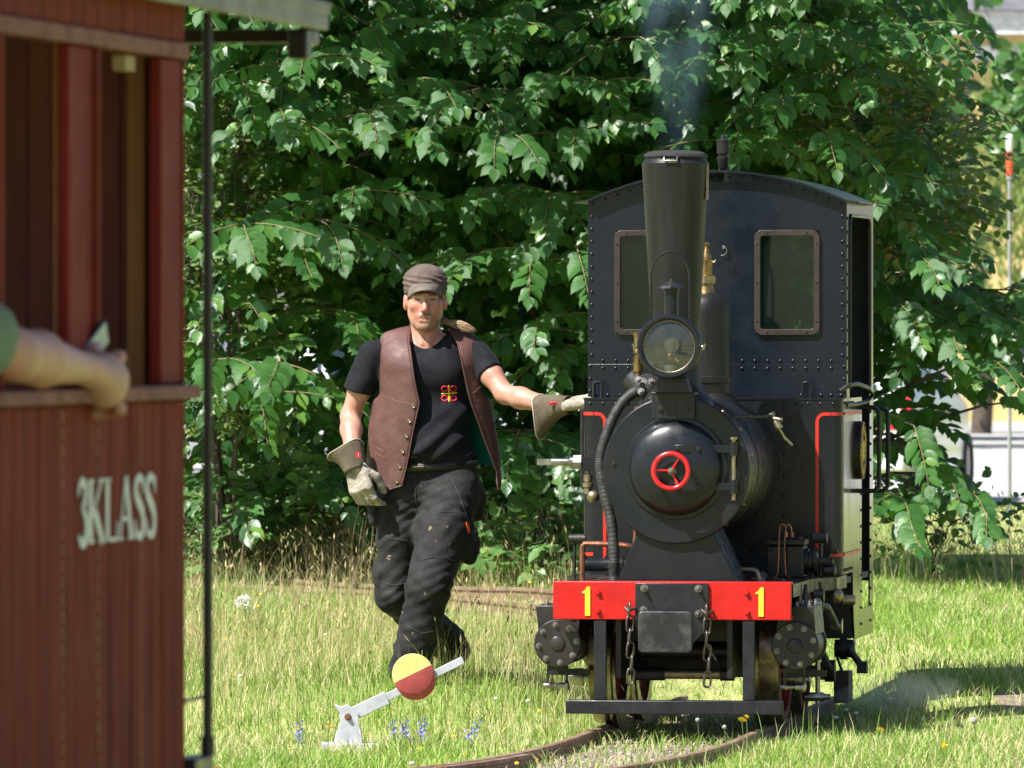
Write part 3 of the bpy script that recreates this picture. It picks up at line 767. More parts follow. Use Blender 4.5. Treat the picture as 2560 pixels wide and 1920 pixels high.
for sx in (-1, 1):
    x0, x1 = (.5155, .5215) if sx > 0 else (-.5215, -.5155)
    mb = MB(); mb.box(x0, x1, 1.507, 1.62, 1.264, 2.046); mb.box(x0, x1, 1.62, 2.46, 2.0, 2.046); mb.box(x0, x1, 2.46, 2.60, .285, 2.046)
    mb.prism([(1.38, .561), (1.38, 1.262), (2.12, 1.262), (2.12, .285), (1.84, .285), (1.80, .36), (1.77, .47), (1.75, .561)], (x0, 0, 0), (0, 1, 0), (0, 0, 1), (x1 - x0, 0, 0))
    mb.box(x0, x1, 2.12, 2.46, .285, .40)
    side = P('side_sheet', mb, SIDEP, cab, smooth=0)
    mb = MB(); pts = [(sx * .5235, 2.44, 1.30)] + [(sx * .5235, 2.44, 1.30 + .1 * i) for i in range(1, 7)] + [(sx * .5235, 2.46 - .05 + .05 * math.cos(rad(a)) - .02, 1.945 + .05 * math.sin(rad(a))) for a in range(15, 91, 15)] + [(sx * .5235, 1.66 + .0 + .05 * math.cos(rad(a)), 1.945 + .05 * math.sin(rad(a))) for a in range(90, 181, 15)] + [(sx * .5235, 1.61, 1.9 - .1 * i) for i in range(0, 7)]
    mb.tube(pts, .007, 8); P('opening_bead', mb, BLK, side)
    if sx > 0:
        for y in (2.095, 2.485):
            for i in range(14): rivet(side, (.5215, y, .34 + .066 * i), (1, 0, 0))
        for i in range(13): rivet(side, (.5215, 1.53, 1.31 + .056 * i), (1, 0, 0))
        for i in range(9): rivet(side, (.5215, 1.40 + .045 * i, 1.243), (1, 0, 0))
        for i in range(8): rivet(side, (.5215, 1.40 + .045 * i, .578), (1, 0, 0))
    for y, dz in ((1.98, 0), (2.40, -.008)):
        mb = MB(); xo = sx * (.606 if y < 2.1 else .602); z0, z1 = .882 + dz, 1.222 + dz
        pts = [(sx * .52, y, z1)] + [(xo - sx * .03 + sx * .03 * math.sin(rad(a)), y, z1 - .03 + .03 * math.cos(rad(a))) for a in range(0, 91, 18)] + [(xo - sx * .03 + sx * .03 * math.cos(rad(a)), y, z0 + .03 - .03 * math.sin(rad(a))) for a in range(0, 91, 18)] + [(sx * .52, y, z0)]
        mb.tube(pts, .0092, 10); P('grab_rail', mb, GREASE, cab)
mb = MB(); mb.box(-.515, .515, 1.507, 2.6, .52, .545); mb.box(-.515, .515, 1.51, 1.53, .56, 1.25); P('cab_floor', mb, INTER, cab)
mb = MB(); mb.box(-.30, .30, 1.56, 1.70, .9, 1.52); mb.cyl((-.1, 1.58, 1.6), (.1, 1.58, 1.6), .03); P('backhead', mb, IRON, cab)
# rear weather boards seen through the front windows
for x0, x1 in ((-.411, -.153), (.154, .412)):
    outer = rrect(x0 - .002, x1 + .002, 1.515, 1.935, .032); inner = rrect(x0 + .021, x1 - .021, 1.538, 1.912, .014)
    mb = MB(); n = len(outer); yA, yB = 1.486, 1.4995
    rows = [[Vector((p[0], yB, p[1])) for p in outer], [Vector((p[0], yA, p[1])) for p in outer], [Vector((p[0], yA, p[1])) for p in inner], [Vector((p[0], yB + .006, p[1])) for p in inner]]
    mb.grid(rows, close_u=True); wf = P('window_frame', mb, FRAME, cab, bevel=.0015)
    mb = MB(); mb.box(x0 + .019, x1 - .019, 1.500, 1.503, 1.535, 1.915); P('pane', mb, GLS, wf)
    for px, pz in ((x0 + .05, 1.924), (x1 - .05, 1.924), (x0 + .05, 1.526), (x1 - .05, 1.526), (x0 + .009, 1.88), (x0 + .009, 1.725), (x0 + .009, 1.57), (x1 - .009, 1.88), (x1 - .009, 1.725), (x1 - .009, 1.57)):
        mb = MB(); mb.lathe([(.0045, 0), (.003, .003), (0, .0035)], (px, yA, pz), (0, -1, 0), 8); P('screw', mb, IRON, wf)
fr = bpy.data.objects.get('front_sheet')
for sx in (-1, 1):
    for i in range(12): rivet(fr, (sx * .505, 1.5, 1.435 + .0505 * i), (0, -1, 0))
    for i in range(3): rivet(fr, (sx * .512, 1.4945, 1.29 + .05 * i), (0, -1, 0))
for i in range(21):
    x = -.50 + .05 * i; rivet(fr, (x, 1.4945, arc_z(x) - .018), (0, -1, 0))
for i in range(19):
    x = -.46 + .0511 * i
    if -.21 < x < .08: continue
    rivet(fr, (x, 1.5, 1.412), (0, -1, 0)); rivet(fr, (x, 1.4945, 1.382), (0, -1, 0))
for i in range(5): rivet(fr, (.34 + .04 * i, 1.4945, 1.275), (0, -1, 0))
for i in range(3): rivet(fr, (-.49 + .05 * i, 1.4945, 1.275), (0, -1, 0))
mb = MB(); mb.tube([(.028, 1.499, 1.865), (.026, 1.49, 1.872), (.036, 1.485, 1.866), (.042, 1.485, 1.855), (.040, 1.488, 1.843), (.030, 1.49, 1.835), (.018, 1.492, 1.832)], .0022, 6); mb.lathe([(.007, 0), (.006, .008)], (.028, 1.5, 1.865), (0, -1, 0), 10); P('wire_hook', mb, NUT, cab)
# whistle on the roof
mb = MB(); mb.lathe([(.014, 2.155), (.014, 2.180), (.020, 2.188), (.022, 2.215), (.0255, 2.222), (.0255, 2.232), (.018, 2.235), (.018, 2.243), (.0255, 2.246), (.0255, 2.292), (.027, 2.294), (.027, 2.300), (.012, 2.306), (.010, 2.318), (.004, 2.322)], (.0, 1.72, 0), (0, 0, 1), 28); P('whistle', mb, CHM)
# maker's plate on the right tank side
mb = MB(); mb.lathe([(.118, 0), (.118, .020), (.112, .024), (.060, .024), (0, .024)], (.5215, 1.93, 1.048), (1, 0, 0), 48); pl = P('maker_plate', mb, IRON)
for r in (.113, .066):
    mb = MB(); mb.tube([(.5465, 1.93 + r * math.cos(2 * PI * i / 48), 1.048 + r * math.sin(2 * PI * i / 48)) for i in range(48)], .0028, 6, closed=True); P('plate_ring', mb, BRASS, pl)
YB = M('gilded_letter_paint', (.80, .52, .10), .4, col2=(.7, .42, .08))
for k in range(26):
    a = 2 * PI * k / 26; c = Vector((.5455, 1.93 + .090 * math.cos(a), 1.048 + .090 * math.sin(a)))
    Mx = Matrix.Translation(c) @ Matrix.Rotation(a, 4, 'X')
    mb = MB(); mb.box(0, .003, -.013, .013, -.0055, -.002, Mx); mb.box(0, .003, -.013 + .02 * (k % 2), -.008 + .02 * (k % 2), -.002, .0055, Mx); mb.box(0, .003, -.004, .001, -.002, .004, Mx); P('raised_letter', mb, YB, pl)
for pts in ([(1.895, 1.01), (1.895, 1.085)], [(1.895, 1.085), (1.925, 1.01)], [(1.925, 1.01), (1.925, 1.085)], [(1.955, 1.01), (1.955, 1.085)], [(1.945, 1.07), (1.955, 1.085)]):
    mb = MB(); mb.tube([(.547, y, z) for y, z in pts], .004, 6); P('raised_letter', mb, YB, pl)
# hose at the cab corner
mb = MB(); mb.tube([(.50, 1.44, 1.29), (.535, 1.46, 1.315), (.555, 1.6, 1.32), (.572, 1.9, 1.30), (.578, 2.0, 1.27), (.565, 1.9, 1.245), (.535, 1.7, 1.236), (.52, 1.5, 1.236)], .009, 10); P('rubber_hose', mb, IRON)
# --- left side: wrapped exhaust pipe, oil cup, pump elbow, spindle, copper pipes
key = [(-.247, .18, .562), (-.248, .20, .64), (-.262, .22, .79), (-.298, .24, .94), (-.308, .25, 1.03), (-.288, .25, 1.12), (-.256, .26, 1.205), (-.212, .27, 1.27), (-.158, .28, 1.305), (-.12, .28, 1.30)]
def catmull(P, n):
    P = [Vector(p) for p in P]; P = [P[0] * 2 - P[1]] + P + [P[-1] * 2 - P[-2]]; out = []
    for i in range(1, len(P) - 2):
        for k in range(n):
            t = k / n; a, b, c, d = P[i - 1], P[i], P[i + 1], P[i + 2]
            out.append(.5 * ((2 * b) + (c - a) * t + (2 * a - 5 * b + 4 * c - d) * t * t + (3 * b - a - 3 * c + d) * t ** 3))
    out.append(P[-2]); return out
pp = catmull(key, 28)
rr = [.0205 + (.0012 if i % 3 == 0 else -.0008 if i % 3 == 1 else .0003) + .0008 * math.sin(i * .37) for i in range(len(pp))]
mb = MB(); mb.tube(pp, rr, 16); ex = P('exhaust_pipe', mb, LAG, smooth=60)
mb = MB(); mb.cyl((-.247, .18, .556), (-.247, .18, .64), .0145); mb.lathe([(.023, .0), (.023, .008)], (-.248, .188, .622), (0, 0, 1), 16); P('pipe_end', mb, GREASE, ex)
mb = MB(); mb.sphere((-.135, .31, 1.312), .062, 20, 12, (1, .9, .92)); mb.lathe([(.052, -.02), (.052, .02)], (-.135, .30, 1.312), (.5, 1, .2), 24); mb.lathe([(.04, 0), (.04, .07)], (-.15, .31, 1.31), (-.6, .2, .5), 20); P('pipe_elbow', mb, LAG)
mb = MB(); mb.lathe([(.012, 1.352), (.012, 1.372), (.018, 1.375), (.018, 1.43), (.013, 1.434), (.013, 1.444), (.019, 1.447), (.019, 1.456), (.013, 1.462), (.015, 1.466), (.015, 1.512), (.018, 1.514), (.018, 1.524), (.006, 1.528)], (-.168, .30, 0), (0, 0, 1), 22); P('oil_cup', mb, BRASS)
for x, z in ((-.16, 1.345), (-.11, 1.338), (-.15, 1.30)):
    mb = MB(); hexbolt(mb, (x, .245, z), (0, -1, .3), .010, .014); P('bolt', mb, NUT)
mb = MB(); mb.tube(catmull([(-.165, .34, 1.24), (-.17, .34, 1.215), (-.195, .34, 1.19), (-.215, .34, 1.165), (-.222, .34, 1.13), (-.225, .36, 1.08)], 6), .016, 12); mb.lathe([(.021, -.012), (.021, .012)], (-.168, .34, 1.225), (.1, 0, 1), 14); P('copper_pipe', mb, COPPER)
mb = MB(); mb.lathe([(.030, .20), (.030, .27), (.024, .272), (.024, .288), (.022, .290), (.022, .315)], (0, .62, 1.02), (-1, 0, 0), 20); mb.lathe([(.026, .30), (.026, .32)], (-.05, .62, 1.02), (-1, 0, 0), 6); mb.box(-.43, -.26, .60, .66, .985, 1.04); P('injector_body', mb, BLK)
mb = MB(); mb.lathe([(.016, .40), (.016, .43)], (0, .62, 1.02), (-1, 0, 0), 20); mb.lathe([(.031, .385), (.031, .415)], (-.045, .62, 1.02), (-1, 0, 0), 6); mb.lathe([(.023, .43), (.023, .448)], (-.03, .62, 1.02), (-1, 0, 0), 18); mb.lathe([(.0145, .46), (.0145, .53)], (-.02, .62, 1.02), (-1, 0, 0), 16); mb.box(-.605, -.548, .608, .632, 1.008, 1.032); mb.cyl((-.54, .62, 1.02), (-.42, .62, 1.02), .0145); P('injector_spindle', mb, STEEL)
mb = MB(); mb.lathe([(.016, .90), (.016, .925), (.022, .928), (.022, .942), (.013, .946), (.018, .95), (.018, .975), (.008, .98), (.008, 1.0)], (-.405, .62, -.005), (0, 0, 1), 16); mb.sphere((-.385, .62, .885), .026); P('check_valve', mb, BRZ)
mb = MB(); mb.tube(catmull([(-.405, .45, .56), (-.405, .45, .68), (-.40, .45, .70), (-.38, .45, .705), (-.25, .45, .70), (-.19, .45, .69)], 6), .011, 10); mb.tube(catmull([(-.18, .40, .81), (-.19, .40, .73), (-.19, .40, .69)], 5), .011, 10); mb.lathe([(.016, .0), (.016, .03)], (-.185, .40, .76), (0, 0, 1), 6); P('copper_pipe', mb, COPPER)
mb = MB(); mb.tube([(-.20, .35, .60), (-.165, .38, .80)], .005, 8); P('control_rod', mb, IRON)
mb = MB(); mb.cyl((-.46, .75, .615), (-.22, .75, .615), .026); mb.cyl((-.30, .75, .615), (-.28, .75, .615), .032); mb.box(-.355, -.338, .735, .765, .57, .65); mb.box(-.22, -.21, .6, .8, .56, .65); P('reversing_shaft', mb, BLK)
mb = MB(); mb.tube(catmull([(-.425, .75, .62), (-.445, .745, .66), (-.45, .74, .705)], 5), .012, 10); mb.cyl((-.495, .74, .716), (-.43, .74, .716), .020); mb.cyl((-.473, .74, .716), (-.475, .74, .54), .006); P('reversing_lever', mb, IRON)
# --- right side: lubricator, pipes and levers
mb = MB(); mb.box(.278, .415, .86, 1.02, .562, .690); P('lubricator_box', mb, BLK, bevel=.006)
mb = MB(); mb.box(.272, .421, .852, 1.028, .691, .714); mb.box(.29, .40, .87, 1.0, .714, .722); P('lubricator_lid', mb, BLK, bevel=.004)
mb = MB(); mb.lathe([(.052, 0), (.052, .014), (.044, .018), (.040, .034), (.054, .036), (.054, .05), (.03, .054), (.018, .056), (.018, .09), (.012, .092), (.012, .11)], (.415, .94, .625), (1, 0, 0), 24); mb.tube([(.445, .93, .60), (.44, .92, .55), (.425, .9, .51), (.42, .88, .45)], .008, 8); P('lubricator_drive', mb, IRON)
mb = MB(); mb.tube([(.475, .95, .57), (.475, .95, .72)], .008, 8); mb.cyl((.445, .95, .718), (.50, .95, .718), .021); mb.tube([(.50, .93, .62), (.515, .93, .66), (.545, .93, .665)], [.006, .006, .010], 8); mb.lathe([(.022, 0), (.022, .04), (.013, .045)], (.49, .95, .59), (1, 0, 0), 16); P('reversing_lever', mb, IRON)
for x in (.322, .345):
    mb = MB(); s = -1 if x < .33 else 1
    mb.tube(catmull([(x + s * .004, .83, .58), (x, .83, .66), (x, .84, .74), (x + .004, .85, .768), (x + .013, .87, .772), (x + .020, .88, .755), (x + .022, .89, .72)], 6), .0036, 8); mb.tube(catmull([(x + s * .004, .83, .58), (x + s * .02, .82, .562), (x + s * .06, .80, .560), (x + s * .10, .78, .562)], 6), .0034, 8); mb.lathe([(.008, 0), (.008, .02)], (x + .022, .89, .72), (0, 0, 1), 8); P('oil_pipe', mb, COPPER)
mb = MB(); mb.tube(catmull([(.13, .5, .60), (.22, .5, .605), (.265, .5, .60), (.275, .5, .58), (.275, .5, .556)], 6), .012, 10); P('steam_pipe', mb, BRZ)
mb = MB(); mb.tube(catmull([(.185, .2, 1.178), (.20, .19, 1.195), (.235, .22, 1.205), (.30, .30, 1.20), (.345, .36, 1.205)], 6), .0055, 8); mb.lathe([(.011, -.018), (.011, .018)], (.182, .198, 1.172), (.5, .2, .8), 10); P('blower_pipe', mb, GREASE)
mb = MB(); mb.lathe([(.012, -.03), (.016, -.026), (.016, .0), (.011, .004), (.011, .028), (.015, .03), (.015, .04)], (.36, .37, 1.18), (-.5, .1, .8), 12); mb.tube([(.35, .365, 1.195), (.385, .36, 1.19)], .007, 8); mb.tube([(.365, .37, 1.165), (.385, .42, 1.12), (.395, .6, 1.09)], .007, 8); P('steam_cock', mb, BRZ)
mb = MB(); mb.sphere((.505, .5, .478), .020); mb.cyl((.47, .5, .478), (.505, .5, .478), .014); P('pipe_union', mb, BRZ)
mb = MB(); mb.lathe([(.02, 0), (.02, .05), (.014, .052)], (.545, 1.1, .47), (1, .2, 0), 16); P('pipe_end_cap', mb, BRZ)
mb = MB(); mb.sphere((.53, 1.0, .49), .030); mb.tube([(.53, 1.0, .49), (.53, 1.0, .56)], .014, 8); P('pipe_union', mb, BRZ)
mb = MB(); mb.tube([(.472, .42, .55), (.468, .40, .50), (.47, .38, .475)], .008, 8); mb.tube([(.49, .78, .55), (.50, .78, .44), (.47, .7, .40)], .007, 8); P('lubricator_pipe', mb, IRON)
mb = MB(); mb.box(-.43, .43, 1.75, 2.4, .30, .52); mb.box(.40, .512, 1.80, 2.1, .29, .53); mb.box(-.512, -.40, 1.80, 2.1, .29, .53); P('ash_pan', mb, IRON)
# ------------------------------------------------------------------ vegetation
def leaf_mat(name, stops, trans=(.20, .36, .03), tw=.28, rough=.38, spec=.5, nscale=1.2):
    m, n, l, b = nt(name)
    g = n.new('ShaderNodeNewGeometry')
    c = ramp(n, l, g.outputs['Random Per Island'], stops)
    tn = noise_tex(n, l, nscale, 3)
    hs = n.new('ShaderNodeHueSaturation'); l.new(c, hs.inputs['Color'])
    mr = n.new('ShaderNodeMapRange'); mr.inputs[1].default_value = .3; mr.inputs[2].default_value = .7; mr.inputs[3].default_value = .75; mr.inputs[4].default_value = 1.25
    l.new(tn, mr.inputs[0]); l.new(mr.outputs[0], hs.inputs['Value'])
    l.new(hs.outputs[0], b.inputs['Base Color'])
    b.inputs['Roughness'].default_value = rough; b.inputs['Specular IOR Level'].default_value = spec
    fine = noise_tex(n, l, 60, 3)
    bp = n.new('ShaderNodeBump'); bp.inputs['Strength'].default_value = .25; bp.inputs['Distance'].default_value = .01; l.new(fine, bp.inputs['Height']); l.new(bp.outputs[0], b.inputs['Normal'])
    t = n.new('ShaderNodeBsdfTranslucent'); t.inputs[0].default_value = (*trans, 1)
    mx = n.new('ShaderNodeMixShader'); mx.inputs[0].default_value = tw
    l.new(b.outputs[0], mx.inputs[1]); l.new(t.outputs[0], mx.inputs[2]); l.new(mx.outputs[0], n['Material Output'].inputs[0])
    return m
ELM = leaf_mat('elm_leaf', [(0, (.017, .066, .020)), (.4, (.030, .104, .027)), (.8, (.062, .160, .034)), (1, (.13, .24, .045))], (.17, .38, .035), .30, .38, .5)
ROSE = leaf_mat('small_shrub_leaf', [(0, (.06, .12, .03)), (.5, (.12, .20, .05)), (1, (.22, .26, .08))])
BERRY = leaf_mat('reddish_tree_leaf', [(0, (.06, .13, .03)), (.5, (.13, .20, .05)), (.85, (.24, .25, .09)), (1, (.26, .17, .08))])
WIL = leaf_mat('willow_leaf', [(0, (.14, .21, .05)), (.5, (.22, .29, .08)), (1, (.32, .37, .13))], (.35, .45, .08), .35)
DARKT = leaf_mat('far_tree_leaf', [(0, (.03, .09, .025)), (.5, (.05, .13, .03)), (1, (.09, .19, .04))])
BARK = M('grey_brown_bark', (.10, .075, .055), .85, col2=(.055, .042, .032), scale=9, bump=.5, bscale=30, stretch=(1, 1, .3))
TWIG = M('olive_twig', (.20, .17, .07), .7, col2=(.12, .09, .05), scale=20)

def leaf_template(kind):
    """unit leaf along +x, blade in xy, upper side +z; returns verts (n,3), tris"""
    if kind == 'elm':
        w = [(.0, 0), (.12, .185), (.30, .275), (.40, .325), (.62, .27), (.70, .235), (.86, .075), (1.0, 0)]
        fold, droop = .22, .22
    elif kind == 'elm_fine':
        w = [(.0, 0), (.05, .10), (.10, .165), (.16, .19), (.19, .24), (.25, .245), (.29, .29), (.35, .28), (.39, .32), (.46, .30), (.50, .318), (.57, .275), (.61, .285), (.68, .22), (.72, .22), (.79, .14), (.83, .125), (.89, .05), (1.0, 0)]
        fold, droop = .20, .24
    elif kind == 'simple':
        w = [(0, 0), (.28, .27), (.62, .28), (1, 0)]; fold, droop = .2, .2
    elif kind == 'round':
        w = [(0, 0), (.12, .22), (.35, .36), (.6, .34), (.85, .18), (1, 0)]; fold, droop = .18, .12
    else:
        w = [(0, 0), (.2, .12), (.5, .16), (.8, .10), (1, 0)]; fold, droop = .15, .3
    V = []; T = []
    def z(x, y): return fold * abs(y) - droop * x * x + .05 * math.sin(x * 9) * abs(y)
    mid = []
    for x, y in w: mid.append(len(V)); V.append((x, 0, z(x, 0)))
    for sgn in (1, -1):
        prev = None
        for i, (x, y) in enumerate(w):
            cur = None
            if y > 0: cur = len(V); V.append((x, sgn * y, z(x, y)))
            else: cur = mid[i]
            if prev is not None:
                a, b_, c, d = mid[i - 1], mid[i], cur, prev
                for tri in ((a, b_, c), (a, c, d)):
                    if len(set(tri)) == 3: T.append(tri if sgn > 0 else tri[::-1])
            prev = cur
    V = np.array(V, np.float32); T = np.array(T, np.int32)
    return V, T
LT = {k: leaf_template(k) for k in ('elm', 'elm_fine', 'round', 'lance', 'simple')}

class Leaves:
    """leaf placements: origin, axis, normal, size"""
    def __init__(s): s.o = []; s.a = []; s.n = []; s.s = []
    def add(s, o, a, n_, sz): s.o.append(o); s.a.append(a); s.n.append(n_); s.s.append(sz)
    def arrays(s):
        o = np.array(s.o, np.float32); a = np.array(s.a, np.float32); n_ = np.array(s.n, np.float32); z = np.array(s.s, np.float32)
        a /= np.linalg.norm(a, axis=1, keepdims=True); b = np.cross(n_, a); b /= np.linalg.norm(b, axis=1, keepdims=True) + 1e-9; n_ = np.cross(a, b)
        return o, a, b, n_, z
def place(o, a, b, n_, z, tmpl):
    V, T = tmpl
    k = len(V)
    P = o[:, None] + z[:, None, None] * (V[None, :, 0, None] * a[:, None] + V[None, :, 1, None] * b[:, None] + V[None, :, 2, None] * n_[:, None])
    F = (T[None] + (np.arange(len(o)) * k)[:, None, None]).reshape(-1, 3)
    return P.reshape(-1, 3), F

def rnd(a, b): return random.uniform(a, b)
def spray(lv, tw, base, d, length, nleaf, size, droop=.55, out=Vector((0, -1, 0)), r0=.004):
    """a leafy twig: bends down; leaves in two ranks lie in the spray's own plane, overlapping"""
    p = Vector(base); d = Vector(d).normalized(); pts = [p.copy()]; m = nleaf
    st = length / m
    N = Vector((0, 0, 1)) * rnd(.5, 1.1) + out * rnd(.2, .9) + Vector((rnd(-.35, .35), rnd(-.2, .2), 0))
    for i in range(m):
        d = (d + Vector((rnd(-.05, .05), rnd(-.05, .05), -droop * st / .5 * rnd(.5, 1.2)))).normalized()
        p = p + d * st; pts.append(p.copy())
        side = d.cross(N)
        if side.length < .05: side = d.cross(Vector((0, 0, 1))) + Vector((.01, 0, 0))
        side.normalize()
        sg = 1 if i % 2 else -1
        f = i / m
        sz = size * (.55 + .5 * math.sin(PI * min(1, .2 + .8 * f))) * rnd(.62, 1.22)
        ax = d * rnd(.45, .85) + side * sg * rnd(.55, .95) + Vector((0, 0, -rnd(.05, .55)))
        wild = 1.0 if random.random() < .15 else .28
        nm = N + Vector((rnd(-1, 1), rnd(-1, 1), rnd(-.6, .6))) * wild + side * sg * rnd(-.05, .35)
        lv.add(p + ax.normalized() * .010, ax, nm, sz)
    lv.add(p, d + Vector((0, 0, -.3)), N, size * .8)
    tw.append((pts, r0))
def bough(lv, tw, limbs, a, b, nspray, slen, size, sag=.35, start=.35, nleaf=(13, 19), r=.018, out=None):
    a = Vector(a); b = Vector(b); mid = (a + b) / 2 + Vector((rnd(-.15, .15), 0, sag * rnd(.5, 1.2)))
    pts = []
    for i in range(15):
        t = i / 14; pts.append(a * (1 - t) ** 2 + mid * 2 * t * (1 - t) + b * t * t + Vector((rnd(-.012, .012), rnd(-.012, .012), rnd(-.012, .012))))
    limbs.append((pts, r))
    fw = (b - a).normalized()
    o = out or Vector((fw.x * .5, fw.y, 0)).normalized()
    for k in range(nspray):
        t = start + (1 - start) * (k + rnd(0, .9)) / nspray
        i = min(13, int(t * 14)); base = pts[i].lerp(pts[i + 1], t * 14 - i); tang = (pts[i + 1] - pts[i]).normalized()
        s = tang.cross(Vector((0, 0, 1))).normalized() * (1 if k % 2 else -1)
        d = tang * rnd(.5, 1.1) + s * rnd(.35, 1.0) + Vector((0, 0, rnd(-.25, .35)))
        spray(lv, tw, base, d, slen * rnd(.7, 1.15), random.randint(*nleaf), size, out=o)
    spray(lv, tw, pts[-1], pts[-1] - pts[-2], slen, nleaf[1], size, out=o)
def tubes(items, n=5, taper=.25):
    mb = MB()
    for pts, r in items:
        step = max(1, len(pts) // 7); q = pts[::step]
        if q[-1] is not pts[-1]: q = q + [pts[-1]]
        mb.tube(q, [r * (1 - (1 - taper) * i / (len(q) - 1)) for i in range(len(q))], n)
    return mb
def in_view(o):
    u = 1280 + o[:, 0] / o[:, 1] * FPX; v = 800 - (o[:, 2] - CAM_H) / o[:, 1] * FPX
    return (u > -60) & (u < 2620) & (v > -60) & (v < 1980)
def make_tree(name, label, cat, base, lv, tw, limbs, trunk, mleaf, tmpl='elm', keep=260, group=None, leaf_name='leaf', seen=(0, 2560, 0, 1500)):
    t = thing(name, label, cat, base, 0, group); B = Vector(base)
    o, a, b, n_, z = lv.arrays()
    # the leaves that show largest are objects of their own
    u = 1280 + o[:, 0] / o[:, 1] * FPX; v = 800 - (o[:, 2] - CAM_H) / o[:, 1] * FPX
    vis = (u > seen[0]) & (u < seen[1]) & (v > seen[2]) & (v < seen[3])
    score = np.where(vis, z / o[:, 1] * 100 + (46 - o[:, 1]) * .12, -1e9)
    sel = np.argsort(-score)[:keep] if keep else np.array([], int)
    sel = sel[score[sel] > -1e8]
    rest = np.setdiff1d(np.arange(len(o)), sel)
    if keep:
        V, T = LT['elm_fine'] if tmpl == 'elm' else LT[tmpl]
        lme = np_mesh('leaf', V, T); lme.materials.append(mleaf)
        for i in sel:
            ob = bpy.data.objects.new(leaf_name, lme); COL.objects.link(ob); ob.parent = t
            mt = Matrix(((a[i][0], b[i][0], n_[i][0], 0), (a[i][1], b[i][1], n_[i][1], 0), (a[i][2], b[i][2], n_[i][2], 0), (0, 0, 0, 1)))
            ob.location = Vector(o[i]) - B; ob.rotation_euler = mt.to_euler(); ob.scale = (z[i],) * 3
    V, F = place(o[rest], a[rest], b[rest], n_[rest], z[rest], LT[tmpl])
    me = np_mesh('foliage', V - np.array(B, np.float32), F)
    stuff(link('foliage', me, mleaf, t))
    if tw:
        ob = tubes(tw, 4, .4).build('twigs', TWIG, t, smooth=60, fix=False); ob.location = -B; stuff(ob)
    if limbs:
        ob = tubes(limbs, 6).build('branches', BARK, t, smooth=60, fix=False); ob.location = -B; stuff(ob)
    for pts, rr in trunk:
        mb = MB(); mb.tube(pts, rr, 14); ob = mb.build('trunk', BARK, t, smooth=60, fix=False); ob.location = -B
    return t
def gz(x, y): return float(hill(x, y))

random.seed(11)
def elm(base, label, targets, size=.112, height=6.0, slen=.62, nspray=7, inner=(0, 0, 0, 0), ninner=0, keep=260, crown=0):
    lv, tw, limbs = Leaves(), [], []; lv2 = Leaves()
    bx, by = base; b0 = Vector((bx, by, gz(bx, by) - .1)); top = Vector((bx + rnd(-.3, .3), by + .2, height * .8))
    trunk = [([b0, b0 + Vector((.03, 0, .6)), b0.lerp(top, .3) + Vector((.08, 0, 0)), b0.lerp(top, .65), top], [.19, .15, .13, .09, .04])]
    for (x, y, z, k) in targets:
        zz = max(.35, z - rnd(.3, .9)) if z < 3.6 else z - .8
        a = b0.lerp(top, min(.95, zz / (height * .8)))
        bough(lv, tw, limbs, a, (x, y, z), max(2, int(nspray * k)), slen, size)
    for _ in range(ninner):     # leaves deeper in the crown
        p = Vector((rnd(inner[0], inner[1]), rnd(by - 1.2, by + 1.2), rnd(inner[2], inner[3])))
        lv2.add(p, Vector((rnd(-1, 1), rnd(-1, .3), rnd(-1, .2))), Vector((rnd(-.6, .6), rnd(-.9, .2), rnd(.2, 1))), size * rnd(.8, 1.3))
    for _ in range(crown):      # upper crown above the picture
        p = b0.lerp(top, rnd(.6, .95)); d = Vector((rnd(-1, 1), rnd(-1, 1), rnd(.0, .7))).normalized()
        bough(lv, tw, limbs, p, p + d * rnd(1.0, 2.2) + Vector((0, 0, .4)), 6, .8, size * 1.3, nleaf=(9, 12))
    t = make_tree('elm_tree', label, 'tree', tuple(b0), lv, tw, limbs, trunk, ELM, 'elm', keep)
    V, F = place(*lv2.arrays(), LT['simple']); ob = stuff(link('inner_foliage', np_mesh('inner_foliage', V, F), ELM, t)); ob.location = -b0
    return t
def pt(u, v, d): p = W(u, v, d); return (p.x, p.y, p.z)
def scatter(us, vs, n, d0, d1, keepf=None):
    out = []; tries = 0
    while len(out) < n and tries < 9000:
        tries += 1
        u, v = rnd(*us), rnd(*vs)
        if keepf and not keepf(u, v): continue
        if any((u - p[0]) ** 2 + (v - p[1]) ** 2 < (150 if tries < 5000 else 100) ** 2 for p in out): continue
        out.append((u, v))
    return [(*pt(u, v, rnd(d0, d1)), 1.0) for u, v in out]
# bough tips read off the photograph: (u, v, distance, weight)
left_tips = [(620, 70, 42.0), (760, 140, 41.7), (930, 60, 42.2), (700, 270, 41.8), (900, 280, 41.6), (600, 200, 42.2), (1010, 330, 41.7), (860, 480, 41.8), (1060, 190, 41.9), (820, 560, 41.7),
             (760, 620, 42.0), (610, 560, 41.6), (540, 900, 41.5), (700, 900, 41.6), (650, 990, 42.0), (860, 780, 42.0), (530, 720, 42.3), (480, 200, 42.4), (440, 620, 42.3), (620, 1220, 42.8), (760, 1180, 42.8), (880, 1290, 42.9)]
mid_tips = [(1180, 60, 42.0), (1160, 230, 41.7), (1370, 180, 41.7), (1250, 330, 41.6), (1440, 330, 41.7), (1300, 60, 42.3), (1230, 470, 42.0), (1180, 640, 41.6), (1330, 650, 41.6), (1440, 620, 41.5), (1380, 480, 42.0),
            (1600, 90, 41.9), (1500, 200, 42.3), (1340, 800, 41.9), (1420, 860, 42.2), (1290, 1090, 42.3), (1400, 1150, 42.3), (1360, 1300, 42.4), (1120, 1250, 42.8), (1700, 260, 42.6)]
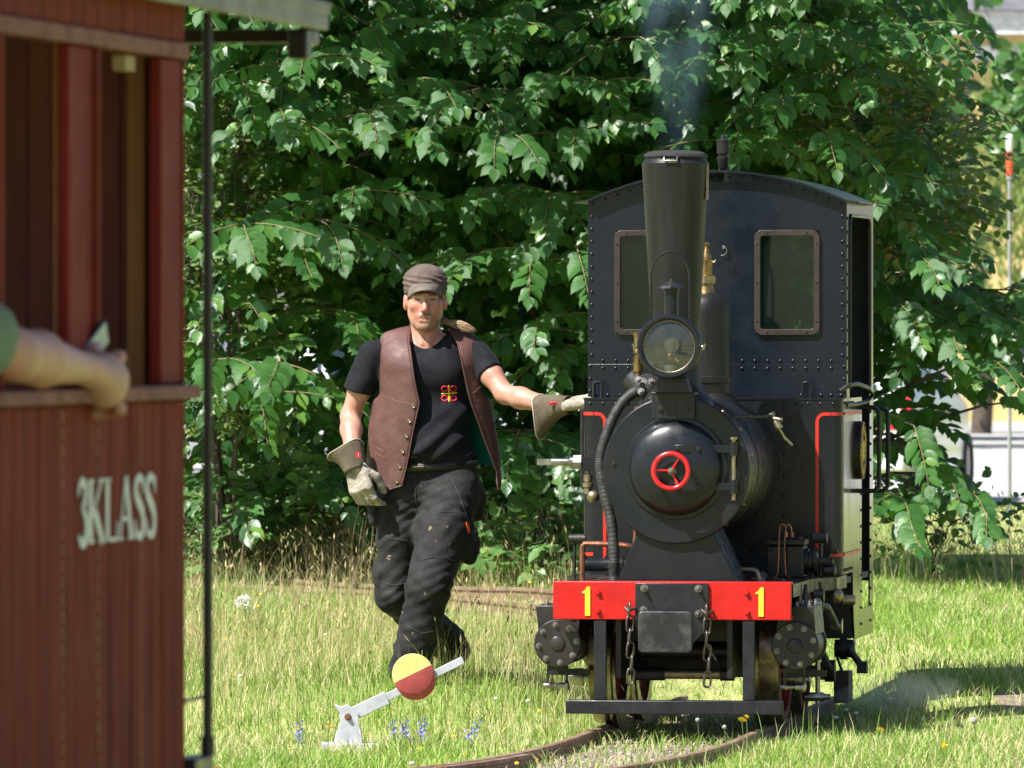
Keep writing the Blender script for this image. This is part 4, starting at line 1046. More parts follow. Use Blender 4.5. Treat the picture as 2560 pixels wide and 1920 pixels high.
right_tips = [(1760, 140, 41.8), (1880, 100, 41.6), (1960, 230, 41.6), (1850, 330, 41.8), (2020, 60, 41.7), (2060, 320, 41.5), (2130, 180, 41.8), (2170, 430, 41.7), (2230, 60, 41.8), (2320, 60, 41.9), (2260, 560, 41.8), (2280, 640, 41.5), (2250, 760, 41.7),
              (2350, 820, 41.6), (2460, 900, 41.5, .6), (2560, 860, 41.4, .6), (2420, 800, 41.8), (2520, 790, 41.7), (2400, 740, 41.9), (2540, 720, 41.7), (2600, 760, 41.6), (2210, 700, 42.2), (2250, 330, 42.2), (1700, 60, 42.2),
              (2290, 1060, 41.6, .6), (2260, 1240, 41.8, .7), (2330, 1150, 41.7, .4), (2420, 1230, 41.5, .3), (2545, 1000, 41.5, .35)]
def tips(L_): return [(*pt(*q[:3]), q[3] if len(q) > 3 else 1.0) for q in L_]
def extra(us, vs, n): return scatter(us, vs, n, 42.5, 43.8)
elm((-1.45, 45.0), 'broad elm with drooping boughs of large leaves behind the red carriage', tips(left_tips) + extra((380, 1050), (-60, 520), 20) + scatter((150, 1050), (-750, -60), 20, 40.4, 43), inner=(-2.9, -.4, .3, 3.9), ninner=7500, crown=22)  # each elm's boughs scattered above the frame are added to shade lower foliage
elm((.15, 45.3), 'dense dark elm rising behind the man in the leather vest', tips(mid_tips) + extra((1000, 1700), (-60, 520), 20) + scatter((900, 1700), (-750, -60), 20, 40.4, 43), inner=(-.9, 1.1, .3, 3.9), ninner=7500, crown=22)
elm((1.55, 44.9), 'elm with boughs hanging low to the right of the cab', tips(right_tips) + extra((1650, 2230), (-60, 700), 18) + scatter((1600, 2350), (-750, -60), 18, 40.4, 43), inner=(.8, 1.75, .9, 3.9), ninner=3500, crown=18)
# ------------------------------------------------------------------ small-leaved shrubs, berry tree, undergrowth
def bush(name, label, cat, base, ell, nsp, size, slen, mleaf, tmpl, keep, nleaf=(7, 11), droop=.4, stems=5, up=.2, extra_leaves=0):
    """ell: centre (x,y,z) and radii; sprays grow from stems towards the ellipsoid's surface"""
    lv, tw, limbs = Leaves(), [], []
    b0 = Vector((base[0], base[1], gz(*base) - .03)); (cx, cy, cz, rx, ry, rz) = ell; c = Vector((cx, cy, cz))
    stem_pts = []
    for s in range(stems):
        tip = c + Vector((rnd(-.6, .6) * rx, rnd(-.4, .4) * ry, rnd(.2, .8) * rz)); pts = []
        for i in range(8):
            t = i / 7; pts.append(b0.lerp(tip, t) + Vector((rnd(-.03, .03), rnd(-.03, .03), .12 * math.sin(t * PI))))
        limbs.append((pts, .014 if rz > .5 else .006)); stem_pts += pts[2:]
    for k in range(nsp):
        th, ph = rnd(0, 2 * PI), math.acos(rnd(-.85, 1)); r = rnd(.55, 1.0)
        q = c + Vector((rx * math.sin(ph) * math.cos(th), ry * math.sin(ph) * math.sin(th), rz * math.cos(ph))) * r
        if q.z < b0.z + .05: q.z = b0.z + rnd(.06, .2)
        d = Vector(((q - c).x / rx, (q - c).y / ry - .3, (q - c).z / rz + up))
        near = min(stem_pts, key=lambda p: (p - q).length)
        limbs.append(([near, near.lerp(q, .5) + Vector((0, 0, .03)), q], .004 if rz > .5 else .003))
        spray(lv, tw, q, d, slen * rnd(.6, 1.2), random.randint(*nleaf), size, droop, out=Vector((d.x * .5, -.8, 0)), r0=.002)
    for _ in range(extra_leaves):
        p = c + Vector((rnd(-1, 1) * rx * .8, rnd(-.6, .8) * ry, rnd(-1, .8) * rz * .8)); lv.add(p, Vector((rnd(-1, 1), rnd(-1, 1), rnd(-1, .3))), Vector((rnd(-.5, .5), rnd(-.8, 0), 1)), size)
    return make_tree(name, label, cat, tuple(b0), lv, tw, limbs, [], mleaf, tmpl, keep)
random.seed(21)
p = W(555, 620, 42.2)
bush('rose_shrub', 'pale shrub of tiny leaves growing up beside the dark carriage post', 'shrub', (p.x, 42.7), (p.x - .05, 42.6, 1.85, .42, .5, 1.05), 300, .045, .24, ROSE, 'round', 150, (7, 10), .3, 7, .3, 500)
p = W(2230, 420, 42.0)
bush('berry_tree', 'small tree with reddish olive leaves and red berries above the cab roof', 'tree', (p.x - .1, 43.0), (p.x - .02, 42.3, 2.42, .48, .6, .50), 170, .062, .34, BERRY, 'round', 200, (8, 12), .35, 5, .25, 100)
bt = bpy.data.objects['berry_tree']; BER = M('red_berry', (.26, .025, .02), .4, col2=(.35, .12, .04)); bme = MB().sphere((0, 0, 0), .0085, 8, 6).mesh('berry', 180); bme.materials.append(BER)
for i in range(36):
    u, v = (rnd(2180, 2420), rnd(190, 330)) if i % 2 else (rnd(2200, 2400), rnd(540, 700)); q = Vector(pt(u, v, rnd(41.6, 41.9)))
    o = bpy.data.objects.new('berry', bme); COL.objects.link(o); o.parent = bt; o.location = q - bt.location
ULEAF = leaf_mat('undergrowth_leaf', [(0, (.06, .14, .04)), (.5, (.10, .21, .06)), (1, (.17, .28, .09))])
for (u, v, d, rx, rz, lab, sz, nsp) in ((1390, 1330, 42.0, .30, .20, 'low leafy bush with pale leaves left of the cylinder', .10, 38), (1170, 1400, 42.3, .34, .16, 'low bush in dry grass behind the man', .08, 34), (700, 1300, 42.9, .40, .30, 'dark bush under the elm left of the man', .10, 46),
        (2330, 1420, 42.6, .30, .25, 'weedy bush under the hanging boughs right of the cab', .07, 30), (900, 1390, 42.9, .30, .20, 'low bush in shade at the foot of the elm', .09, 30), (560, 1380, 42.9, .30, .22, 'shaded weed clump beside the carriage post', .09, 30)):
    p = W(u, v, d); bush('bush', lab, 'bush', (p.x, d), (p.x, d - .05, gz(p.x, d) + rz, rx, .3, rz), nsp, sz, .26, ULEAF, 'elm', 60, (5, 8), .4, 6, .5, 40)

# ------------------------------------------------------------------ grass
def blade_mesh(x, y, z, h, w, lean_dir, lean, tw, face=None):
    """tapered bent blades, 7 vertices each (vectorised)"""
    n_ = len(x)
    t = np.array([0, .38, .74, 1.0]); wd = np.array([1.0, .85, .5, 0])
    cx, sx_ = np.cos(lean_dir), np.sin(lean_dir)
    fx, fy = np.cos(tw), np.sin(tw)
    V = np.zeros((n_, 7, 3), np.float32)
    k = 0
    for j in range(4):
        off = lean * h * t[j] ** 2; zz = z + h * (t[j] - .25 * np.minimum(lean, 1.2) * t[j] ** 2)
        px, py = x + cx * off, y + sx_ * off
        if j < 3:
            for s in (-1, 1):
                V[:, k, 0] = px + s * fx * w * .5 * wd[j]; V[:, k, 1] = py + s * fy * w * .5 * wd[j]; V[:, k, 2] = zz; k += 1
        else:
            V[:, k, 0] = px; V[:, k, 1] = py; V[:, k, 2] = zz
    T = np.array([(0, 1, 3), (0, 3, 2), (2, 3, 5), (2, 5, 4), (4, 5, 6)])
    F = (T[None] + (np.arange(n_) * 7)[:, None, None]).reshape(-1, 3)
    return V.reshape(-1, 3), F
def grass_mat(name, greens, drys, thr, tw=.3):
    m, n, l, b = nt(name)
    g = n.new('ShaderNodeNewGeometry')
    cg = ramp(n, l, g.outputs['Random Per Island'], greens)
    cd = ramp(n, l, g.outputs['Random Per Island'], drys)
    nz = noise_tex(n, l, 1.3, 5, .65, None, (1, .45, 1))
    ad = n.new('ShaderNodeMath'); ad.operation = 'MULTIPLY_ADD'; ad.inputs[1].default_value = .55; l.new(g.outputs['Random Per Island'], ad.inputs[0]); l.new(nz, ad.inputs[2])
    fac = ramp(n, l, ad.outputs[0], [(thr, 0.0), (thr + .18, 1.0)])
    c = mixcol(n, l, cg, cd, fac)
    l.new(c, b.inputs['Base Color']); b.inputs['Roughness'].default_value = .5; b.inputs['Specular IOR Level'].default_value = .3
    t = n.new('ShaderNodeBsdfTranslucent'); l.new(c, t.inputs[0]); mx = n.new('ShaderNodeMixShader'); mx.inputs[0].default_value = tw
    l.new(b.outputs[0], mx.inputs[1]); l.new(t.outputs[0], mx.inputs[2]); l.new(mx.outputs[0], n['Material Output'].inputs[0])
    return m
GREENS = [(0, (.13, .26, .035)), (.5, (.22, .37, .05)), (1, (.36, .50, .09))]
DRYS = [(0, (.46, .40, .17)), (.5, (.60, .52, .26)), (1, (.70, .62, .36))]
GRM = grass_mat('lawn_grass_blades', GREENS, DRYS, .80)
MEM = grass_mat('meadow_grass_blades', GREENS, DRYS, .66)
STR = grass_mat('straw_stalks', [(0, (.30, .27, .10)), (1, (.45, .37, .18))], [(0, (.42, .33, .17)), (1, (.55, .42, .24))], .6)
rg = np.random.default_rng(3)
def field(n_, y0, y1, marg, dens_pow=1.0):
    """random points over the part of the ground the picture takes in, with a margin"""
    t = rg.random(n_); y = y0 + (y1 - y0) * t ** dens_pow
    half = .0612 * y + marg
    x = (rg.random(n_) * 2 - 1) * half
    return x, y
def lowfreq(x, y, s, k):
    return np.sin(x * s + k) * np.sin(y * s * .7 + k * 2.1) * .5 + np.sin(x * s * 2.3 + y * s * 1.1 + k * 3) * .3 + np.sin(y * s * 3.1 - x * s + k) * .2
x, y = field(195000, 27.6, 47.5, .9)
td = track_dist(x, y); fd = far_dist(x, y)
keep = rg.random(len(x)) < np.where(td < .24, .35, np.where(td < .40, .75, 1.0)) * np.where(fd < .42, .32, 1)
for cx, cy, rx, ry in ((2.05, 33.6, .13, .5), (1.80, 30.2, .13, .4), (.15, 29.6, .18, .4)):
    keep &= (np.hypot((x - cx) / rx, (y - cy) / ry) > 1) | (rg.random(len(x)) < .25)
keep &= (np.abs(td - .3155) > .035) & (y < 44.5)
x, y, td, fd = x[keep], y[keep], td[keep], fd[keep]
n_ = len(x); z = hill(x, y) - .006 - .012 * (td < .55)
left = np.clip((.25 - x) / .9, 0, 1) * np.clip((y - 32) / 3, .25, 1)
lane = (td < .62)
h = (.042 + .036 * rg.random(n_) ** 1.5 + .05 * left * rg.random(n_)) * (1 + .35 * lowfreq(x, y, 2.2, 1.0)) * np.where(lane, .8, 1)
tuft = lowfreq(x, y, 6.0, 4.0) > .55
h = np.where(tuft, h * 1.5, h) * np.where(fd < .8, .6, 1)
front = (y < 31.5) & (x > .9)
h = np.where(front, h * 1.35, h)
V, F = blade_mesh(x, y, z, h, .0031 + .0027 * rg.random(n_), rg.random(n_) * 6.283, .15 + .75 * rg.random(n_), rg.normal(0, .8, n_))
stuff(link('grass', np_mesh('grass', V, F), GRM), 'short sunlit green and straw coloured grass')
# taller meadow grass on the left and a fringe of dry grass along the trees
def stalks(n_, y0, y1, x0, x1, h0, h1, w, name, label, mat_, head=True, f=None, lean=.5):
    x = x0 + (x1 - x0) * rg.random(n_); y = y0 + (y1 - y0) * rg.random(n_)
    k = np.ones(n_, bool) if f is None else f(x, y)
    td = track_dist(x, y); k &= (td > .42) & (far_dist(x, y) > (.55 if name != 'dry_grass' else .38))
    x, y = x[k], y[k]; n2 = len(x); z = hill(x, y) - .01
    hh = h0 + (h1 - h0) * rg.random(n2) ** 1.4; ld = rg.random(n2) * 6.283; ln = lean * rg.random(n2)
    V, F = blade_mesh(x, y, z, hh, np.full(n2, w), ld, ln, rg.normal(0, .6, n2))
    if head:                               # seed heads: slim diamonds near the tip
        r = rg.random(n2) < .75; i = np.where(r)[0]
        tip = V.reshape(n2, 7, 3)[i, 6]; prev = (V.reshape(n2, 7, 3)[i, 4] + V.reshape(n2, 7, 3)[i, 5]) / 2
        d = tip - prev; d /= np.linalg.norm(d, axis=1, keepdims=True); s = np.stack([np.ones(len(i)), rg.normal(0, .4, len(i)), np.zeros(len(i))], 1); s /= np.linalg.norm(s, axis=1, keepdims=True)
        Lh = (.018 + .025 * rg.random(len(i)))[:, None]; wh = (.0028 + .0018 * rg.random(len(i)))[:, None]
        H = np.stack([tip - d * Lh * .5, tip + s * wh, tip + d * Lh * .6, tip - s * wh], 1).astype(np.float32)
        o = len(V); V = np.concatenate([V, H.reshape(-1, 3)]); T = np.array([(0, 1, 2), (0, 2, 3)]); F = np.concatenate([F, (T[None] + (o + np.arange(len(i)) * 4)[:, None, None]).reshape(-1, 3)])
    return stuff(link(name, np_mesh(name, V, F), mat_), label)
stalks(11000, 32.5, 42.0, -3.2, .35, .10, .26, .0026, 'meadow_grass', 'tall green meadow grass left of the engine', MEM, False)
stalks(2600, 33.2, 42.0, -3.2, .30, .18, .40, .0018, 'straw_stalks', 'dry straw stalks with seed heads in the meadow', STR, True)
stalks(5200, 41.9, 43.6, -3.2, .35, .18, .50, .0026, 'dry_grass', 'tall dry grass along the foot of the trees', STR, True, lean=.9)
stalks(1500, 42.0, 44.0, 1.3, 3.4, .2, .55, .0030, 'weeds', 'tall thin weeds under the boughs right of the cab', MEM, True, lean=.9)
stalks(900, 28.6, 31.5, -2.4, 2.4, .08, .20, .003, 'tall_blades', 'longer grass blades along the near track', MEM, False)
# pebbles and chips between the rails
x, y = field(9000, 28.0, 33.0, .2); td = track_dist(x, y); k = td < .36; x, y = x[k][:2500], y[k][:2500]
s = .006 + .010 * rg.random(len(x)); z = hill(x, y) - .012
O = np.array([(1, 0, 0), (-1, 0, 0), (0, 1, 0), (0, -1, 0), (0, 0, 1), (0, 0, -1)], np.float32); T = np.array([(0, 2, 4), (2, 1, 4), (1, 3, 4), (3, 0, 4), (2, 0, 5), (1, 2, 5), (3, 1, 5), (0, 3, 5)])
V = np.stack([x, y, z], 1)[:, None] + O[None] * s[:, None, None] * (.6 + .8 * rg.random((len(x), 6, 1))) * np.array((1, 1, .6)); F = (T[None] + (np.arange(len(x)) * 6)[:, None, None]).reshape(-1, 3)
stuff(link('gravel', np_mesh('gravel', V.reshape(-1, 3), F, False), M('mixed_gravel', (.34, .29, .24), .9, col2=(.16, .13, .11), scale=40)), 'gravel and chips lying between the rails')

# ------------------------------------------------------------------ flowers
YP = M('yellow_petal', (.82, .60, .02), .6, col2=(.80, .50, .02), scale=30); WP = M('white_petal', (.78, .78, .76), .6); BP_ = M('blue_petal', (.24, .28, .66), .6, col2=(.36, .32, .66), scale=40); STEM = M('flower_stem', (.12, .17, .05), .6); FLUF = M('dandelion_fluff', (.62, .62, .58), .9)
def dandelion_mesh(r):
    mb = MB()
    for ring, (k, rr, tl) in enumerate(((16, 1.0, .15), (12, .7, .35), (8, .4, .55))):
        for i in range(k):
            a = 2 * PI * i / k + ring * .3; d = Vector((math.cos(a), math.sin(a), 0)); s = Vector((-d.y, d.x, 0)) * r * .16; u = Vector((0, 0, r * tl))
            mb.add([s * .5, -s * .5, d * r * rr - s + u, d * r * rr * 1.06 + u, d * r * rr + s + u], [(0, 1, 2, 3, 4)])
    me = mb.mesh('petals', 60); me.materials.append(YP); return me
dm = dandelion_mesh(.015); bm_ = dandelion_mesh(.007)
def flower(name, label, cat, u, v, d, me, hgt, grp=None, tilt=0, stem=True):
    p = W(u, v, d); x, y = p.x, p.y; g0 = gz(x, y); t = thing(name, label, cat, (x, y, g0), 0, grp)
    o = link('petals', me, None, t); o.location = (0, 0, p.z - g0); o.rotation_euler = (rad(35 + tilt), 0, rnd(0, 3))
    mb = MB(); mb.tube([(0, .01, -.02), (.006, .005, (p.z - g0) * .5), (0, 0, p.z - g0)], .0018, 6); mb.build('stem', STEM, t)
    return t
for u, v, lab in ((1855, 1800, 'tall dandelion just right of the guard bar centre'), (1866, 1794, 'dandelion beside the taller one under the guard bar'), (2201, 1825, 'yellow dandelion in grass right of the front wheel'), (2362, 1866, 'yellow dandelion nearest the lower right corner'), (2195, 1697, 'small orange dandelion by the steam puff'), (2436, 1700, 'small yellow flower at the edge of the shadow')):
    flower('dandelion', lab, 'flower', u, v, 20900 * (CAM_H - (.16 if v < 1830 and u < 1900 else .07)) / (v - 800), dm, .12)
def fluff_mesh(r):
    mb = MB()
    for i in range(120):
        zz = 1 - 2 * (i + .5) / 120; a = i * 2.39996; q = math.sqrt(1 - zz * zz); d = Vector((q * math.cos(a), q * math.sin(a), zz)); s = d.orthogonal().normalized(); t = d.cross(s)
        mb.add([d * r * .2, d * r + s * r * .16, d * r + t * r * .16, d * r - s * r * .16, d * r - t * r * .16], [(1, 2, 3, 4), (0, 1, 3), (0, 2, 4)])
    me = mb.mesh('seed_head', 0); me.materials.append(FLUF); return me
fm = fluff_mesh(.013); fm2 = fluff_mesh(.008)
for u, v, me, lab in ((2214, 1660, fm, 'round white dandelion clock on the grass right of the engine'), (2435, 1802, fm, 'dandelion clock in dry grass at the right edge'), (1744, 1800, fm2, 'pale closed seed head on a tall stem before the engine'), (1811, 1818, fm2, 'pale seed head on a leaning stem between the rails')):
    flower('dandelion_clock', lab, 'flower', u, v, 20900 * (CAM_H - .13) / (v - 800 + 0), me, .14)
def bugloss(u, v, d, n_, lab, hgt):
    p = W(u, v, d); x, y = p.x, d; g0 = gz(x, y); t = thing('bugloss_plant', lab, 'flower', (x, y, g0), 0, 'blue flowering plants by the point lever')
    for s in range(n_):
        tx, ty = rnd(-.075, .075), rnd(-.06, .06); hh = hgt * rnd(.75, 1.1); pts = [(0, 0, -.02), (tx * .5, ty * .5, hh * .5), (tx, ty, hh)]; mb = MB(); mb.tube(pts, .0022, 6); mb.build('stem', STEM, t)
        mb = MB()
        for k in range(6):
            f = .45 + .55 * k / 8; c = Vector((tx * f, ty * f, hh * f)); a = k * 2.4; dd = Vector((math.cos(a), math.sin(a), .4)).normalized()
            q = dd.to_track_quat('Z', 'Y')
            for j in range(5):
                b_ = 2 * PI * j / 5; e = q @ Vector((math.cos(b_), math.sin(b_), .7)); e2 = q @ Vector((math.cos(b_ + .5), math.sin(b_ + .5), .9)); e3 = q @ Vector((math.cos(b_ - .5), math.sin(b_ - .5), .9))
                mb.add([c + dd * .004, c + dd * .006 + e3 * .006, c + dd * .008 + e * .010, c + dd * .006 + e2 * .006], [(0, 1, 2, 3)])
        mb.build('blossom', BP_, t, smooth=0, fix=False)
for u, v, k, lab in ((745, 1860, 2, 'leftmost blue flower spike below the point lever foot'), (995, 1830, 2, 'blue flower spike right of the lever foot'), (1045, 1835, 3, 'bushy blue flowers under the coloured weight'), (1170, 1865, 2, 'rightmost blue flowers near the rail end')):
    bugloss(u, v, 31.0, k, lab, .17)
# small yellow flowers dotted over the meadow, and clover heads
cme = bm_
for i in range(46):
    u, v = rnd(500, 1360), rnd(1560, 1900)
    if 930 < u < 1180 and v < 1720: v = rnd(1760, 1900)
    d = 20900 * (CAM_H - .16) / (v - 800); p = W(u, v, d); g0 = gz(p.x, p.y)
    o = tag(link('buttercup', cme, None), 'tiny yellow buttercup scattered in the meadow grass', 'flower', 'buttercups in the meadow'); o.location = (p.x, p.y, g0 + .10 + rnd(0, .05)); o.rotation_euler = (rad(40), 0, rnd(0, 3))
cl = MB().sphere((0, 0, 0), .008, 8, 6, (1.2, 1, .8)).mesh('clover_head', 180); cl.materials.append(WP)
for u, v in ((615, 1610), (1240, 1760), (1320, 1758), (2115, 1760), (2140, 1768), (2200, 1735), (812, 1665), (1030, 1885), (2225, 1755), (2090, 1775), (600, 1745)):
    d = 20900 * (CAM_H - .1) / (v - 800); p = W(u, v, d); o = tag(link('clover', cl, None), 'small white clover head in the grass', 'flower', 'clover heads'); o.location = (p.x, p.y, gz(p.x, p.y) + .07)
p = W(612, 1610, 37.5); t = thing('white_flower', 'cluster of white blossoms standing in the meadow by the carriage post', 'flower', (p.x, p.y, gz(p.x, p.y)))
for i in range(9):
    mb = MB(); c = Vector((rnd(-.03, .03), rnd(-.02, .02), .16 + rnd(-.025, .02)))
    for k in range(5):
        a = 2 * PI * k / 5; e = Vector((math.cos(a), .3, math.sin(a))); f = Vector((math.cos(a + .5), .3, math.sin(a + .5))); mb.add([c, c + e * .012, c + (e + f) * .011, c + f * .012], [(0, 1, 2, 3)])
    mb.build('blossom', WP, t, smooth=0, fix=False)
mb = MB(); mb.tube([(0, 0, -.02), (.004, 0, .08), (0, 0, .16)], .003, 6); mb.build('stem', STEM, t)
# ------------------------------------------------------------------ far background beyond the trees (out of focus)
random.seed(5)
def far_tree(label, c, r, nl, size, mleaf, droop, trunk_h, name='far_tree', strands=False, tmpl='round'):
    lv = Leaves(); c = Vector(c); r = Vector(r)
    lob = [Vector((rnd(-.6, .6) * r.x, rnd(-.6, .4) * r.y, rnd(-.55, .6) * r.z)) for _ in range(16)]
    for i in range(nl):
        o = random.choice(lob); d = Vector((rnd(-1, 1), rnd(-1, 1), rnd(-1, 1)))
        while d.length > 1: d = Vector((rnd(-1, 1), rnd(-1, 1), rnd(-1, 1)))
        d = d.normalized() * (d.length ** .5)
        q = c + o + Vector((d.x * r.x, d.y * r.y, d.z * r.z)) * .48
        ax = Vector((rnd(-.5, .5), rnd(-.5, .2), -1)) if strands else Vector((rnd(-1, 1), rnd(-1, .4), rnd(-1, .3)))
        lv.add(q, ax, Vector((d.x, d.y - .4, d.z + .6)), size * rnd(.6, 1.3))
    return make_tree(name, label, 'tree', (c.x, c.y, 0), lv, [], [], [([Vector((c.x, c.y, -.2)), Vector((c.x + .1, c.y, trunk_h * .5)), Vector((c.x, c.y, trunk_h))], [.16, .13, .09])], mleaf, tmpl, 0)
p = W(2450, 470, 118); far_tree('blurred yellow green willow seen past the elm on the right', (p.x, 118, 3.75), (3.0, 2.2, 1.65), 7000, .15, WIL, .4, 2.5, 'willow_tree', True, 'lance')
p = W(2560, 300, 88); far_tree('round dark green tree at the upper right corner', (p.x + .35, 88, 3.75), (.75, 1.0, .85), 2600, .16, DARKT, .2, 3.6)
for (u, d, rx, rz, lab) in ((300, 100, 4, 3.4, 'far tree beyond the car park on the left'), (900, 110, 4.5, 4.0, 'far tree behind the elm crowns'), (1500, 105, 4.5, 3.6, 'far tree hidden behind the engine chimney'), (1950, 112, 3.0, 3.8, 'far tree behind the cab roof')):
    p = W(u, 500, d); far_tree(lab, (p.x, d, rz + .6), (rx, 2.2, rz), 2600, .34, DARKT, .2, 2.5)
# yellow house with pale eaves and grey roof
YW = M('ochre_render', (.62, .47, .20), .8, col2=(.56, .42, .18), scale=2); WT = M('white_trim_paint', (.74, .74, .72), .6); RF = M('grey_roof_tiles', (.16, .15, .17), .7, col2=(.10, .10, .12), scale=3, bump=.3, bscale=12); GL = M('dark_window_glass', (.03, .04, .05), .1)
H = thing('yellow_house', 'ochre yellow house with white eaves and grey roof at upper right', 'house', (8.6, 132, 0))
mb = MB(); mb.box(-3.2, 7, 0, 7, -.2, 6.45); P('wall', mb, YW, H)
mb = MB(); mb.box(-3.6, 7.4, -.45, -.05, 6.12, 6.48); P('eave', mb, WT, H); mb = MB(); mb.box(-3.24, 7.04, -.05, -.005, 5.72, 5.95); P('string_course', mb, WT, H)
mb = MB(); mb.prism([(-.6, 6.49), (7.6, 6.49), (3.5, 9.4)], (-3.7, 0, 0), (0, 1, 0), (0, 0, 1), (11.2, 0, 0)); P('roof', mb, RF, H)
for i, x in enumerate((-2.2, -.2, 1.8, 3.8, 5.6)):
    for z in (1.0, 3.4):
        mb = MB(); mb.box(x - .55, x + .55, -.06, -.002, z - .06, z + 1.36); wf = P('window', mb, WT, H); mb = MB(); mb.box(x - .46, x - .03, -.075, -.062, z, z + 1.28); mb.box(x + .03, x + .46, -.075, -.062, z, z + 1.28); P('pane', mb, GL, wf)
# low kiosk in yellow and white with a red band
K = thing('kiosk', 'low yellow and white kiosk with a red sign band beyond the boughs', 'kiosk', (8.35, 141, 0))
K.scale = (1.4, 1.4, 1.4)
mb = MB(); mb.box(-.6, 3.0, 0, 3, -.1, 2.55); P('wall', mb, YW, K); mb = MB(); mb.box(-.9, 3.3, -.4, 3.2, 2.56, 2.85); P('roof', mb, WT, K)
mb = MB(); mb.box(-.75, 3.1, -.46, -.405, 2.60, 2.80); P('sign_band', mb, M('sign_red', (.6, .05, .03), .5), K)
for x in (-.1, .9, 1.9): mb = MB(); mb.box(x - .35, x + .35, -.05, -.004, .9, 2.0); P('window', mb, WT, K)
mb = MB(); mb.cyl((0, 0, 0), (0, 0, 2.73), .016, n=14); mb.cyl((0, 0, 2.73), (0, 0, 2.76), .026, n=14); p = W(2524, 440, 66)
q = tag(mb.build('marker_pole', M('grey_pole', (.30, .31, .30), .6)), 'thin grey pole with an orange red and white top before the willow', 'pole'); q.location = (p.x, 66, 0)
mb = MB(); mb.cyl((0, 0, 2.761), (0, 0, 2.95), .030, n=14); mb.build('pole_band', M('orange_red_paint', (.75, .10, .03), .5), q); mb = MB(); mb.cyl((0, 0, 2.951), (0, 0, 3.06), .030, n=14); mb.sphere((0, 0, 3.06), .030, 12, 8); o = mb.build('pole_cap', WT, q)
